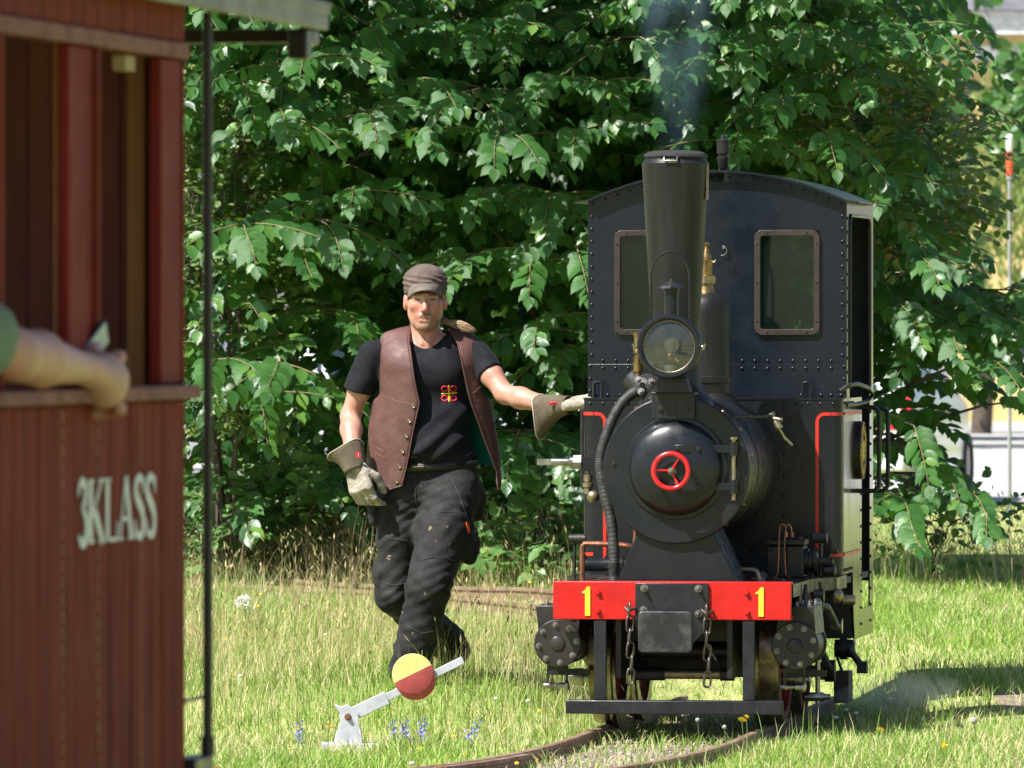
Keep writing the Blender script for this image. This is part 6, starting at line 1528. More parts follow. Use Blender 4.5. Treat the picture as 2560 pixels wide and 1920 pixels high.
# vest: panels wrapped round the trunk, leather outside, teal lining inside
def lerp_tab(tab, z):
    tab = sorted(tab); 
    if z <= tab[0][0]: return tab[0][1]
    for (a, x0), (b, x1) in zip(tab[:-1], tab[1:]):
        if z <= b: return x0 + (x1 - x0) * (z - a) / (b - a)
    return tab[-1][1]
EDGE_L = [(1.474, .066), (1.409, .073), (1.279, .052), (1.153, .028), (.986, .065), (.818, .100), (.786, .15)]
EDGE_R = [(1.474, .081), (1.392, .127), (1.279, .151), (1.165, .176), (1.035, .224), (.872, .284), (.80, .290)]
RX_L = [(1.46, .20), (1.36, .215), (1.18, .220), (1.05, .238), (.90, .246), (.78, .24)]; RX_R = [(1.46, .225), (1.36, .245), (1.25, .250), (1.08, .275), (.92, .300), (.80, .302)]
def vest_panel(sx, off, name, m, parent):
    NZ, NS = 54, 44; rows = {}
    mb = MB(); idx = {}
    EDG, RXT = (EDGE_L, RX_L) if sx < 0 else (EDGE_R, RX_R)
    for i in range(NS + 1):
        s = i / NS
        # hem height along the panel: pointed at the front
        if sx < 0: zb = lerp_tab([(0, .818), (.10, .786), (.36, .90), (.55, .92), (1, .90)], s)
        else: zb = lerp_tab([(0, .80), (.03, .80), (.2, .87), (.5, .90), (1, .90)], s)
        zt = lerp_tab([(0, 1.468), (.12, 1.455), (.3, 1.432), (.5, 1.425), (.75, 1.44), (1, 1.46)], s)
        for j in range(NZ + 1):
            z = zb + (zt - zb) * j / NZ; rx = lerp_tab(RXT, z) - off; ry = .150 - .0 * z - off; xe = min(lerp_tab(EDG, z), rx * .985)
            if z > 1.30: ry *= 1 - .62 * ((z - 1.30) / .14) ** 2
            f0 = math.asin(xe / rx); f = f0 + (PI - f0) * s
            y = .022 - ry * math.cos(f); x = .008 + sx * rx * math.sin(f)
            if z > 1.30: y += .012 * (z - 1.3) / .14
            w = .004 * noise.noise(Vector((x * 9, y * 9, z * 6 + sx))) + .005 * math.sin(s * 30 + z * 14 + 3 * noise.noise(Vector((x * 6, z * 6, 2)))) * max(0, 1.1 - z)
            idx[(i, j)] = len(mb.v); mb.v.append((x + sx * w, y - w, z))
    for i in range(NS):
        for j in range(NZ):
            q = [idx[(i, j)], idx[(i + 1, j)], idx[(i + 1, j + 1)], idx[(i, j + 1)]]; c = sum((Vector(mb.v[k]) for k in q), Vector()) / 4
            if ((c.y - .02) / .15) ** 2 + ((c.z - 1.345) / (.185 if sx < 0 else .18)) ** 2 < 1 and abs(c.x) > (.182 if sx < 0 else lerp_tab([(1.15, .235), (1.30, .222), (1.40, .215), (1.47, .195)], c.z)): continue
            mb.f.append(tuple(q))
    cnt = {}; nb = {}
    for f_ in mb.f:
        for a, b in zip(f_, f_[1:] + f_[:1]):
            e = (min(a, b), max(a, b)); cnt[e] = cnt.get(e, 0) + 1
    for (a, b), c in cnt.items():
        if c == 1: nb.setdefault(a, []).append(b); nb.setdefault(b, []).append(a)
    for _ in range(8):
        new = {}
        for a, ns in nb.items():
            p = Vector(mb.v[a])
            if len(ns) == 2 and abs(p.x) > .16 and p.z > 1.12: new[a] = p * .4 + (Vector(mb.v[ns[0]]) + Vector(mb.v[ns[1]])) * .3
        for a, p in new.items(): mb.v[a] = tuple(p)
    used = sorted({i for f_ in mb.f for i in f_}); 
    ob = mb.build(name, m, parent, smooth=80)
    bm = bmesh.new(); bm.from_mesh(ob.data); bmesh.ops.delete(bm, geom=[v for v in bm.verts if not v.link_faces], context='VERTS'); bm.to_mesh(ob.data); bm.free(); finish(ob.data, 80)
    return ob, idx, mb
vest = bpy.data.objects.new('vest', None); COL.objects.link(vest); vest.parent = man
for sx, nm in ((-1, 'vest_panel'), (1, 'vest_panel')):
    ob, idx, mbv = vest_panel(sx, 0, nm, LEA, vest); so = ob.modifiers.new('thick', 'SOLIDIFY'); so.thickness = .003; so.offset = -1
    lo_, idx2, mb2 = vest_panel(sx, .0065, 'vest_lining', LINING, vest)
    vs = [Vector(v) for v in ob.data.vertices[0:0]] if False else None
    # stitched edge along the front
    src = [Vector(mbv.v[idx[(0, j)]]) for j in range(55)]; mb = MB(); mb.tube([p + Vector((0, -.001, 0)) for p in src[::2]], .0034, 6); mb.build('front_edge', LEA, vest)
    hem = [Vector(mbv.v[idx[(i, 0)]]) for i in range(0, 24)]; mb = MB(); mb.tube(hem, .0034, 6); mb.build('hem_edge', LEA, vest)
    vb = BVHTree.FromPolygons([Vector(v) for v in mbv.v], mbv.f)
    def on_vest(x, z, off=.003):
        h_ = vb.ray_cast(Vector((x, -1, z)), Vector((0, 1, 0))); return Vector((x, h_[0].y - off, z)) if h_[0] and h_[0].y < .0 else None
    if sx < 0:
        for (u, v) in ((1033, 1016), (1023, 1053), (1015, 1090), (1006, 1129), (998, 1167), (991, 1204)):
            p = mp(u, v, -.13); p = on_vest(p.x, p.z, .003); mb = MB(); mb.lathe([(.0075, 0), (.0075, .003), (.006, .0045), (.004, .003), (0, .003)], p, (0, -1, .1), 14); mb.build('button', BRZ, vest)
        for k, (a, b) in enumerate((((933, 1116), (961, 1131)), ((933, 1131), (961, 1146)))):
            mb = MB(); p0, p1 = mp(*a, -.13), mp(*b, -.13); mb.tube([on_vest(p0.x + (p1.x - p0.x) * t / 6, p0.z + (p1.z - p0.z) * t / 6, .0005) for t in range(7)], .0022, 6); mb.build('pocket_welt', LEA, vest)
        mb = MB(); mb.tube([p for p in [on_vest(mp(u, v).x, mp(u, v).z, .0) for u, v in ((950, 987), (965, 992), (985, 1000), (1010, 1006), (1035, 1010))] if p], .0018, 6); mb.build('yoke_seam', LEA, vest)
    else:
        mb = MB(); q_ = [p for p in [on_vest(mp(u, v).x, mp(u, v).z, .0) for u, v in ((1184, 983), (1190, 977), (1196, 971), (1202, 966), (1208, 962))] if p]
        if len(q_) > 2: mb.tube(q_, .0020, 6); mb.build('pocket_welt', LEA, vest)
# trousers
HL, HR = Vector((-.085, .02, .80)), Vector((.115, .0, .80))
KL, AL = mp(987, 1490, .02), mp(1120, 1610, .34); KR, AR = mp(1072, 1470, -.20), mp(1024, 1675, -.16)
T = Body((-.30, -.36, .0), (.34, .52, .98), .0062)
T.cap((-.065, .02, .90), (.105, .02, .90), .105, .105, .04, 1.05); T.cap((-.07, .03, .80), (.11, .02, .80), .108, .108, .04); 
def leg(h_, k_, a_, r):
    m1 = h_.lerp(k_, .45); T.cap(h_, m1, r[0], r[1], .04); T.cap(m1, k_, r[1], r[2], .03); m2 = k_.lerp(a_, .45); T.cap(k_, m2, r[2], r[3], .03); T.cap(m2, a_, r[3], r[4], .02)
leg(HL, KL, AL, (.105, .092, .074, .078, .080)); leg(HR, KR, AR, (.108, .106, .088, .082, .084))
T.ell(mp(1172, 1360, -.08), (.048, .05, .085), .02); T.ell(mp(1185, 1250, .03), (.05, .05, .09), .02); T.ell(mp(936, 1275, .03), (.03, .05, .075), .012); T.ell(mp(948, 1440, .02), (.03, .06, .07), .012)
T.plane_cut((0, 0, .906), (0.05, 0, 1))
def legdisp(co, nv):
    f = 4 * nz(co, (5, 5, 5), 11); kn = np.exp(-((co[:, 2] - .40) / .16) ** 2); an = np.clip((.30 - co[:, 2]) / .2, 0, 1); hip = np.exp(-((co[:, 2] - .70) / .10) ** 2)
    w = .0045 * np.sin(co[:, 2] * 75 + co[:, 0] * 60 + f * 2.2) * (kn * .5 + an * .9 + hip * .6) + .002 * np.sin(co[:, 2] * 140 - co[:, 0] * 60 + f * 3)* (kn+an+hip)
    return w + .0045 * nz(co, (7, 7, 9), 5) + .0022 * nz(co, (22, 22, 34), 8)
tro_me = T.mesh('trousers', 1, legdisp); tro = link('trousers', tro_me, CLB, man); tbvh = bvh_of(tro_me)
def on_tro(u, v, off=.002):
    p = mp(u, v, -.1); h_ = tbvh.ray_cast(Vector((p.x, -1, p.z)), Vector((0, 1, 0))); return Vector((p.x, (h_[0].y if h_[0] else -.1) - off, p.z))
SEAM = M('seam_thread', (.03, .03, .031), .8)
def seam(pts, r=.0022, m=SEAM, nm='seam'):
    P2 = []
    for (a, b) in zip(pts[:-1], pts[1:]):
        for k in range(6): P2.append(on_tro(a[0] + (b[0] - a[0]) * k / 6, a[1] + (b[1] - a[1]) * k / 6, .0006))
    P2.append(on_tro(*pts[-1], .0006)); mb = MB(); mb.tube(P2, r, 6); mb.build(nm, m, tro)
seam([(1046, 1400), (1080, 1390), (1115, 1393), (1135, 1400)]); seam([(945, 1335), (980, 1348), (1020, 1352)]); seam([(950, 1455), (985, 1465), (1015, 1458)]); seam([(1065, 1290), (1100, 1280), (1140, 1278), (1160, 1285)]); seam([(1020, 1562), (1055, 1580), (1100, 1572)]); seam([(1035, 1165), (1040, 1250), (1042, 1300)]); seam([(1128, 1195), (1150, 1240), (1165, 1285)], .004)
seam([(1165, 1305), (1171, 1310), (1174, 1325), (1172, 1332)], .0032, M('orange_tab', (.85, .10, .01), .6), 'orange_tab'); seam([(1165, 1305), (1172, 1332)], .0026, M('orange_tab', (.85, .10, .01), .6), 'orange_tab')
random.seed(9)
MUD = M('dried_mud', (.20, .165, .115), .9, col2=(.11, .09, .065), scale=40)
for (u, v, r, k) in ((1075, 1320, .009, 7), (1118, 1317, .006, 4), (970, 1395, .008, 6), (1155, 1258, .005, 3), (1125, 1240, .003, 2), (1090, 1350, .004, 3), (1125, 1360, .005, 3), (1028, 1250, .006, 1), (1063, 1480, .006, 3)):
    mb = MB(); c = on_tro(u, v)
    for j in range(k):
        cu, cv = u + rnd(-1, 1) * r * 500, v + rnd(-1, 1) * r * 600; n_ = 9; ring = []
        for i in range(n_):
            a = 2 * PI * i / n_; rr = r * rnd(.25, .75); q = on_tro(cu + rr * MS * math.cos(a), cv + rr * MS * math.sin(a), .0012); ring.append(q)
        cc = sum(ring, Vector()) / n_ + Vector((0, -.001, 0)); mb.add([cc] + ring, [(0, 1 + i, 1 + (i + 1) % n_) for i in range(n_)])
    stuff(mb.build('mud_stain', MUD, tro, smooth=80, fix=False))
# belt and buckle
mb = MB(); rows = []
for z in (.878, .912): rows.append([Vector((.02 + .205 * math.sin(a), .02 - .122 * math.cos(a), z + .01 * math.sin(a))) for a in [2 * PI * i / 48 for i in range(48)]])
mb.grid(rows, close_u=True); bl = mb.build('belt', M('black_belt_leather', (.015, .014, .014), .45), man, smooth=60); so = bl.modifiers.new('thick', 'SOLIDIFY'); so.thickness = .004
mb = MB(); q = [mp(1027, 1143, -.125), mp(1030, 1168, -.13), mp(1060, 1167, -.13), mp(1058, 1143, -.13)]; mb.tube([Vector((p.x, -.1055, p.z)) for p in q], .0022, 6, closed=True); mb.build('buckle', BRASS, bl)
# boots
Bt = Body((-.28, -.42, -.06), (.30, .60, .26), .006)
toeR = Vector((AR.x - .02, AR.y - .14, .035)); Bt.cap((AR.x, AR.y + .03, .045), toeR, .05, .042, .02); Bt.cap(AR, (AR.x, AR.y + .02, .05), .06, .055, .03); Bt.plane_cut((0, 0, .004), (0, 0, -1))
me = Bt.mesh('boot', 1); link('boot', me, BOOT, man)
Bt = Body((-.28, .1, -.06), (.34, .62, .30), .006); toeL = Vector((AL.x - .01, AL.y - .02, .045)); heel = Vector((AL.x + .035, AL.y + .10, .13)); Bt.cap(heel, toeL, .048, .042, .02); Bt.cap(AL, heel, .06, .052, .03)
me = Bt.mesh('boot', 1); link('boot', me, BOOT, man)
# gloves: palm, four fingers and a thumb each, with flared gauntlets
def glove(wr, hand_dir, palm_n, side, curl, spread, name, scale=1.0, thumb_side=1):
    """wr wrist; hand_dir along the hand; palm_n out of the palm; side towards the little finger"""
    wr = Vector(wr); d = Vector(hand_dir).normalized(); n_ = Vector(palm_n).normalized(); s = d.cross(n_).normalized() * thumb_side; n_ = s.cross(d).normalized() * (1 if s.cross(d).dot(n_) > 0 else -1)
    G = Body(wr - Vector((.17, .17, .17)), wr + Vector((.17, .17, .17)), .0032)
    k = scale
    for a in (-.026, -.009, .009, .026): G.cap(wr + s * a * .7 * k + d * .004, wr + d * .085 * k + s * a * 1.12 * k, .017 * k, .0165 * k, .014)
    ln = (.038, .044, .041, .033)
    for i, a in enumerate((-.031, -.0105, .0105, .030)):
        p = wr + d * .090 * k + s * a * k; c = curl[i]; dd = (d * math.cos(c * .55) + n_ * math.sin(c * .55) + s * a * spread).normalized(); q = p + dd * ln[i] * k
        d2 = (d * math.cos(c * 1.15) + n_ * math.sin(c * 1.15)).normalized(); q2 = q + d2 * ln[i] * .75 * k; d3 = (d * math.cos(c * 1.7) + n_ * math.sin(c * 1.7)).normalized(); q3 = q2 + d3 * ln[i] * .6 * k
        G.cap(p, q, .0125 * k, .0118 * k, .006); G.cap(q, q2, .0118 * k, .0112 * k, .004); G.cap(q2, q3, .0112 * k, .0105 * k, .004)
    p = wr + d * .028 * k - s * .026 * k + n_ * .006; q = p + (d * .65 - s * .55 + n_ * .45).normalized() * .046 * k; r = q + (d * .85 - s * .05 + n_ * .5).normalized() * .034 * k; e = r + (d * .8 + s * .2 + n_ * .55).normalized() * .024 * k
    G.cap(p, q, .017 * k, .0145 * k, .012); G.cap(q, r, .0142 * k, .013 * k, .004); G.cap(r, e, .013 * k, .0115 * k, .004)
    def gd(co, nv): return .0030 * nz(co, (45, 45, 45), 2) + .0012 * nz(co, (110, 110, 110), 5)
    return link(name, G.mesh(name, 1, gd), GLV, man)
def gauntlet(p0, p1, r0, r1, droop, parent, name='gauntlet_cuff', flat=(1, 1)):
    p0 = Vector(p0); p1 = Vector(p1); ax = (p1 - p0).normalized(); b = ax.cross(Vector((0, 1, 0))).normalized(); c = ax.cross(b)
    rows = []
    for j in range(11):
        t = j / 10; row = []
        for i in range(36):
            a = 2 * PI * i / 36; rr = r0 + (r1 - r0) * t ** 1.15; q = p0.lerp(p1, t) + (b * math.cos(a) * flat[0] + c * math.sin(a) * flat[1]) * rr
            q += Vector(droop) * t * t * max(0, (b * math.cos(a) + c * math.sin(a)).dot(Vector(droop).normalized())) + ax * .006 * math.sin(a * 3 + 1) * t
            row.append(q)
        rows.append(row)
    mb = MB(); mb.grid(rows, close_u=True); ob = mb.build(name, CUF, parent, smooth=80); so = ob.modifiers.new('thick', 'SOLIDIFY'); so.thickness = .003
    mb = MB(); mb.tube(rows[-1], .0022, 6, closed=True); mb.build('cuff_hem', PALE, ob)
    return ob, rows
gl = glove(mp(886, 1160, -.115), (.26, -.12, -.95), (.45, .85, .10), 0, (.75, .85, .95, 1.05), .8, 'glove', 1.24, -1)
cu, rows = gauntlet(mp(890, 1180, -.118), mp(873, 1116, -.078), .047, .060, (-.035, 0, -.040), man, flat=(1, 1))
mb = MB(); c0 = mp(895, 1137, -.165); mb.box(-.010, .010, -.002, .001, -.0115, .0115, Matrix.Translation(c0) @ Matrix.Rotation(rad(-8), 4, 'Y')); lab_ = mb.build('label_patch', REDP, cu)
mb = MB(); mb.tube([c0 + Vector((.002 + .002 * math.sin(i * 2.2), -.004, -.008 + i * .0016)) for i in range(11)], .0008, 5); mb.build('label_script', WT, cu)
gl2 = glove(mp(1418, 1012, -.375), (.80, -.42, .16), (.10, .25, -1.0), 0, (.35, .5, .6, .7), 1.2, 'glove', 1.25, -1)
cu, rows = gauntlet(mp(1424, 1012, -.385), mp(1352, 1016, -.27), .037, .050, (0, 0, -.085), man, flat=(1, 1))
mb = MB(); c0 = mp(1383, 1007, -.385); mb.box(-.020, .020, -.002, .001, -.0085, .0085, Matrix.Translation(c0) @ Matrix.Rotation(rad(-8), 4, 'Y')); mb.build('label_patch', REDP, cu)
mb = MB(); mb.tube([c0 + Vector((-.014 + i * .0022, -.004, .001 + .003 * math.sin(i * 2.0) + i * .0003)) for i in range(14)], .0008, 5); mb.build('label_script', WT, cu)
# ------------------------------------------------------------------ passenger carriage in the left foreground (out of focus)
CA = rad(9.8); CO = Vector((-.687, 17.5, 0))
car_ = thing('passenger_carriage', 'dark red wooden third class carriage with open windows in left foreground', 'carriage', CO, -CA)
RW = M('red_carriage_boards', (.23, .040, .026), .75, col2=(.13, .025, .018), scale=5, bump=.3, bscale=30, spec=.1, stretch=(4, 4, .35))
RWD = M('dark_red_post', (.22, .022, .018), .6, col2=(.14, .017, .014), scale=6, spec=.08, bump=.2, stretch=(4, 4, .4))
SILLM = M('worn_mauve_sill', (.28, .12, .10), .7, col2=(.18, .07, .06), scale=10, bump=.2, spec=.15)
OCH = M('varnished_ochre_wood', (.42, .19, .055), .6, col2=(.28, .12, .04), scale=5, bump=.2, stretch=(5, 5, .3))
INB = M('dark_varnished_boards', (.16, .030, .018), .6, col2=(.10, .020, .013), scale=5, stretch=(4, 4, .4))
BARE = M('bare_wood_crack', (.42, .24, .11), .8, col2=(.25, .13, .06), scale=20, stretch=(1, 1, .2))
ROOFM = M('weathered_roof_edge', (.30, .29, .285), .7, col2=(.19, .18, .175), scale=9, bump=.3)
POSTM = M('black_post_paint', (.020, .017, .016), .35)
def PC(name, mb, m, parent=car_, **k): return mb.build(name, m, parent, **k)
LEN, WID = 5.0, 1.5
side = bpy.data.objects.new('side_wall', None); COL.objects.link(side); side.parent = car_
random.seed(3)
edges = [0, -.105, -.21, -.31, -.414, -.515, -.61, -.71, -.817, -.925, -1.03, -1.136]; y = -1.136
while y > -LEN + .1: y -= .106; edges.append(y)
for a, b in zip(edges[:-1], edges[1:]):
    mb = MB(); dx = rnd(-.0015, .0015); mb.box(-.022, dx, b + rnd(.001, .005), a - rnd(.001, .004), .52, 1.452); PC('plank', mb, RW, side, bevel=.003)
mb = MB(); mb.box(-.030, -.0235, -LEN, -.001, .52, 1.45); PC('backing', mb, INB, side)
def crack(yc, z0, z1):
    mb = MB(); n_ = 26
    for k in range(n_):
        z = z0 + (z1 - z0) * k / n_; zb = z0 + (z1 - z0) * (k + .8) / n_; w = .003 + .0065 * abs(noise.noise(Vector((yc * 9, k * .5, 1)))); mb.box(-.012, .0005, yc - w, yc + w * .7, z, zb)
    return mb
for yc, z0, z1 in ((-1.136, .6, 1.45), (-.817, .55, 1.45), (-.414, .55, 1.20), (-.414, 1.32, 1.45)): stuff(PC('worn_crack', crack(yc, z0, z1), BARE, side))
mb = MB(); mb.box(-.05, .032, -LEN, .030, 1.455, 1.485); PC('sill', mb, SILLM, bevel=.006)
hy = 0
k = 0
while hy > -LEN + .1:
    mb = MB(); w = .118; mb.box(-.022, 0, hy - w + .003, hy - .003, 2.20, 2.36); PC('header_plank', mb, RW, side, bevel=.003); hy -= w
mb = MB(); mb.box(-.03, .012, -LEN, .004, 2.165, 2.198); PC('header_rail', mb, SILLM, bevel=.004)
for y0, y1 in ((-.216, -.02), (-1.072, -.86), (-1.90, -1.70), (-2.75, -2.55), (-3.6, -3.4), (-4.45, -4.25), (-5.0, -4.9)):
    mb = MB(); mb.box(-.028, -.002, y0, y1, 1.4855, 2.1645); PC('window_post', mb, RWD, side, bevel=.006)
    if y1 < -.5: mb = MB(); mb.box(-.022, .010, y1 + .002, y1 + .022, 1.486, 2.164); mb.box(-.022, .006, y1 + .024, y1 + .042, 1.486, 2.164); PC('post_bead', mb, RW, side, bevel=.004)
    else: mb = MB(); mb.box(-.035, .002, -.018, .0, 1.486, 2.164); PC('corner_bead', mb, RW, side, bevel=.004)
mb = MB(); mb.box(-.06, -.031, -.42, -.33, 2.13, 2.163); PC('window_block', mb, M('pale_wood', (.45, .32, .17), .6), bevel=.003)
# far end wall seen from inside, floor, far side, roof
ew = bpy.data.objects.new('end_wall', None); COL.objects.link(ew); ew.parent = car_
x = -.032
while x > -WID:
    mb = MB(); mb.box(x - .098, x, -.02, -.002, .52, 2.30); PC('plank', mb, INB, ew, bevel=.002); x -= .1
mb = MB(); mb.box(-WID, -.001, -.0015, .012, .52, 2.30); PC('outer_boards', mb, RW, ew)
mb = MB(); mb.box(-.106, -.068, -.07, -.0205, .55, 2.25); PC('corner_post', mb, OCH, ew, bevel=.003); mb = MB(); mb.box(-.066, -.045, -.05, -.0205, .55, 2.25); PC('corner_post', mb, M('aged_ochre_wood', (.14, .075, .028), .5), ew)
for xx in (-.26, -.48, -.70, -.92): mb = MB(); mb.box(xx - .011, xx + .011, -.036, -.0205, .55, 2.25); PC('batten', mb, OCH, ew)
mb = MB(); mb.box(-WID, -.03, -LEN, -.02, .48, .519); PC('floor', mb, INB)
mb = MB(); mb.box(-WID - .02, -WID, -LEN, 0, .52, 1.45); mb.box(-WID - .02, -WID, -LEN, 0, 2.17, 2.36)
for y0 in (-.2, -1.07, -1.9, -2.75, -3.6, -4.45, -5.0): mb.box(-WID - .02, -WID, y0, y0 + .2, 1.45, 2.17)
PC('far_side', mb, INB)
for yb in (-.55, -1.5, -2.4, -3.3, -4.2):
    mb = MB(); mb.box(-WID + .03, -.06, yb - .2, yb + .2, .90, .93); mb.box(-WID + .03, -.06, yb - .02, yb + .02, .93, 1.32); PC('bench', mb, OCH, bevel=.005)
rows = []
for yy in (-LEN - .1, 1.25):
    rows.append([Vector((.06 - (WID + .14) * i / 16, yy, 2.285 + .16 * math.sin(PI * i / 16))) for i in range(17)])
mb = MB(); mb.grid(rows); ro = PC('roof', mb, ROOFM, smooth=60); so = ro.modifiers.new('thick', 'SOLIDIFY'); so.thickness = .045; so.offset = 1
mb = MB(); mb.box(.045, .066, -LEN - .1, 1.25, 2.268, 2.300); PC('roof_edge', mb, ROOFM, bevel=.006)
mb = MB(); mb.box(.0, .045, 1.10, 1.16, 2.20, 2.268); mb.box(.02, .045, 1.16, 1.245, 2.235, 2.268); PC('roof_bracket', mb, POSTM, bevel=.006)
mb = MB(); mb.box(-WID, .0, 1.20, 1.245, 2.24, 2.27); PC('canopy_beam', mb, POSTM)
mb = MB(); mb.cyl((.012, .185, .70), (.012, .185, 2.27), .0105, n=16); mb.cyl((.012, .185, .70), (.012, .185, .74), .015, n=16); PC('platform_post', mb, POSTM)
mb = MB(); mb.cyl((-WID, 1.1, .50), (-WID, 1.1, 2.27), .0105, n=16); PC('platform_post', mb, POSTM)
mb = MB(); mb.cyl((.0, .185, .822), (-.0, .013, .822), .004, n=10); PC('chain_rail', mb, POSTM)
mb = MB(); mb.box(-.03, .022, .013, .20, .655, .70); PC('step_bracket', mb, POSTM, bevel=.004)
mb = MB(); mb.box(-WID + .1, -.08, .013, 1.2, .46, .50); PC('end_platform', mb, OCH)
mb = MB(); mb.box(-.30, -.22, -LEN, 1.1, .32, .46); PC('sole_bar', mb, POSTM); mb = MB(); mb.box(-1.28, -1.2, -LEN, 1.1, .32, .46); PC('sole_bar', mb, POSTM)
for yy in (-.7, -4.2):
    mb = MB(); mb.cyl((-1.15, yy, .22), (-.35, yy, .22), .03); PC('axle', mb, IRON)
    for xx in (-1.08, -.44):
        mb = MB(); mb.lathe([(.05, -.02), (.20, -.03), (.22, -.03), (.20, .04), (.05, .03)], (xx, yy, .22), (1, 0, 0), 32); PC('wheel', mb, IRON)
# lettering 3KLASS: hand-cut serif strokes, standing proud of the boards
WPT = M('white_lettering', (.80, .80, .78), .6, col2=(.66, .66, .64), scale=25)
def stroke(mb, pts, ws, o):
    """flat pen stroke: centre line pts, width ws; o maps (a, b) to the board"""
    n_ = len(pts); Lq, Rq = [], []
    for i, p in enumerate(pts):
        a = pts[max(0, i - 1)]; b = pts[min(n_ - 1, i + 1)]; t = Vector((b[0] - a[0], b[1] - a[1])).normalized(); s_ = Vector((-t.y, t.x)) * ws[i] / 2
        Lq.append((p[0] + s_.x, p[1] + s_.y)); Rq.append((p[0] - s_.x, p[1] - s_.y))
    A = [o(*q) for q in Lq]; Bq = [o(*q) for q in Rq]; d = Vector((.0025, 0, 0)); mb.grid([A, [p + d for p in A], [p + d for p in Bq], Bq])
def glyph(ch):
    S = []; r = lambda x0, y0, x1, y1: S.append(([(x0, (y0 + y1) / 2), (x1, (y0 + y1) / 2)], [y1 - y0] * 2))
    v = lambda x, y0, y1, w: S.append(([(x, y0), (x, y1)], [w, w])); dg = lambda x0, y0, x1, y1, w: S.append(([(x0, y0), (x1, y1)], [w, w]))
    def curve(pts, w0, w1):
        P3 = [(p.x, p.y) for p in catmull([Vector((a, b, 0)) for a, b in pts], 7)]; n_ = len(P3); S.append((P3, [w0 + (w1 - w0) * math.sin(PI * i / (n_ - 1)) for i in range(n_)]))
    if ch == 'K': v(.17, 0, 1, .2); r(.0, 0, .36, .05); r(0, .95, .36, 1); dg(.24, .42, .82, .98, .08); r(.62, .95, .98, 1); dg(.36, .55, .86, .02, .2); r(.62, 0, 1.04, .05); return S, 1.0
    if ch == 'L': v(.17, 0, 1, .2); r(0, 0, .78, .06); r(0, .95, .36, 1); dg(.74, .04, .80, .30, .07); return S, .82
    if ch == 'A': dg(.12, .02, .46, 1.0, .07); dg(.46, 1.0, .80, .02, .19); r(.24, .30, .70, .37); r(0, 0, .28, .05); r(.58, 0, .98, .05); return S, .96
    if ch == 'S': curve([(.60, .74), (.50, .92), (.33, .97), (.15, .88), (.13, .72), (.30, .57), (.48, .45), (.58, .28), (.52, .09), (.33, .03), (.16, .09), (.08, .28)], .05, .20); dg(.60, .70, .61, .98, .05); dg(.07, .02, .07, .30, .05); return S, .70
    if ch == '3': curve([(.08, .76), (.16, .93), (.32, .97), (.48, .88), (.47, .70), (.32, .55), (.24, .53)], .06, .17); curve([(.24, .53), (.40, .50), (.54, .36), (.54, .16), (.40, .03), (.22, .03), (.08, .16)], .06, .20); return S, .62
xs = 0.0; word = '3KLASS'; total = sum(glyph(c)[1] for c in word)
for ch in word:
    S, adv = glyph(ch); mb = MB(); Hh = .128; Ww = .735 / total
    for pts, ws in S: stroke(mb, pts, ws, lambda a, b: Vector((.0012 + .0012 * 0, -1.02 + (xs + a) * Ww, 1.175 + b * Hh + .0)))
    PC('letter', mb, WPT, side, smooth=0, fix=False); xs += adv
# ------------------------------------------------------------------ passenger leaning an arm on the sill
pas = thing('person', 'passenger in green shirt resting a bare forearm on the carriage sill', 'person', CO, -CA)
Pq = Body((-.62, -2.35, 1.00), (.20, -.60, 2.12), .009)
sh, el, wr, kn = Vector((-.14, -2.0, 1.66)), Vector((.012, -1.76, 1.545)), Vector((.034, -1.10, 1.525)), Vector((.036, -.92, 1.500))
el = Vector((.010, -1.62, 1.555))
Pq.ell((-.22, -2.02, 1.98), (.075, .095, .105), 0); Pq.ell((-.22, -1.95, 1.94), (.06, .07, .085), .03); Pq.cap((-.23, -2.04, 1.90), (-.24, -2.06, 1.78), .055, .06, .02)
Pq.cap((-.12, -2.04, 1.70), (-.40, -2.06, 1.70), .07, .07, .05); Pq.cap((-.2, -2.05, 1.55), (-.34, -2.05, 1.55), .12, .12, .05); Pq.cap((-.26, -2.05, 1.5), (-.26, -2.06, 1.10), .14, .14, .05)
Pq.cap(sh, el, .058, .050, .03); Pq.cap(el, el.lerp(wr, .35), .050, .056, .02); Pq.cap(el.lerp(wr, .35), wr, .052, .030, .02)
Pq.cap((-.42, -2.04, 1.66), (-.48, -1.85, 1.42), .055, .045, .03); Pq.cap((-.48, -1.85, 1.42), (-.30, -1.68, 1.32), .045, .032, .02)
Pq.cap(wr, kn, .030, .048, .02); Pq.ell(kn + Vector((.0, -.02, .0)), (.042, .075, .056), .02)
for i in range(4):
    b0 = kn + Vector((.018, .052, .046 - .034 * i)); b1 = b0 + Vector((-.025, .045 - .006 * i, -.006)); b2 = b1 + Vector((-.035, -.012, -.004)); Pq.cap(b0, b1, .0175, .016, .002); Pq.cap(b1, b2, .016, .014, .002)
Pq.cap(kn + Vector((-.015, -.05, .03)), kn + Vector((-.03, .02, .062)), .017, .0145, .01); Pq.cap(kn + Vector((-.03, .02, .062)), kn + Vector((-.03, .06, .068)), .0145, .013, .005)
Pq.cap((-.22, -1.865, 1.945), (-.22, -1.85, 1.92), .010, .014, .01); Pq.cap((-.25, -1.872, 1.90), (-.19, -1.872, 1.90), .006, .006, .006)
link('body', Pq.mesh('body', 1), skin_mat('passenger_skin', None, (.50, .27, .20), (.55, .25, .19)), pas)
GSH = M('sage_green_shirt', (.19, .25, .17), .85, col2=(.15, .20, .135), scale=8, bump=.3, bscale=25)
Pt = Body((-.66, -2.35, .95), (.16, -1.55, 1.85), .0095)
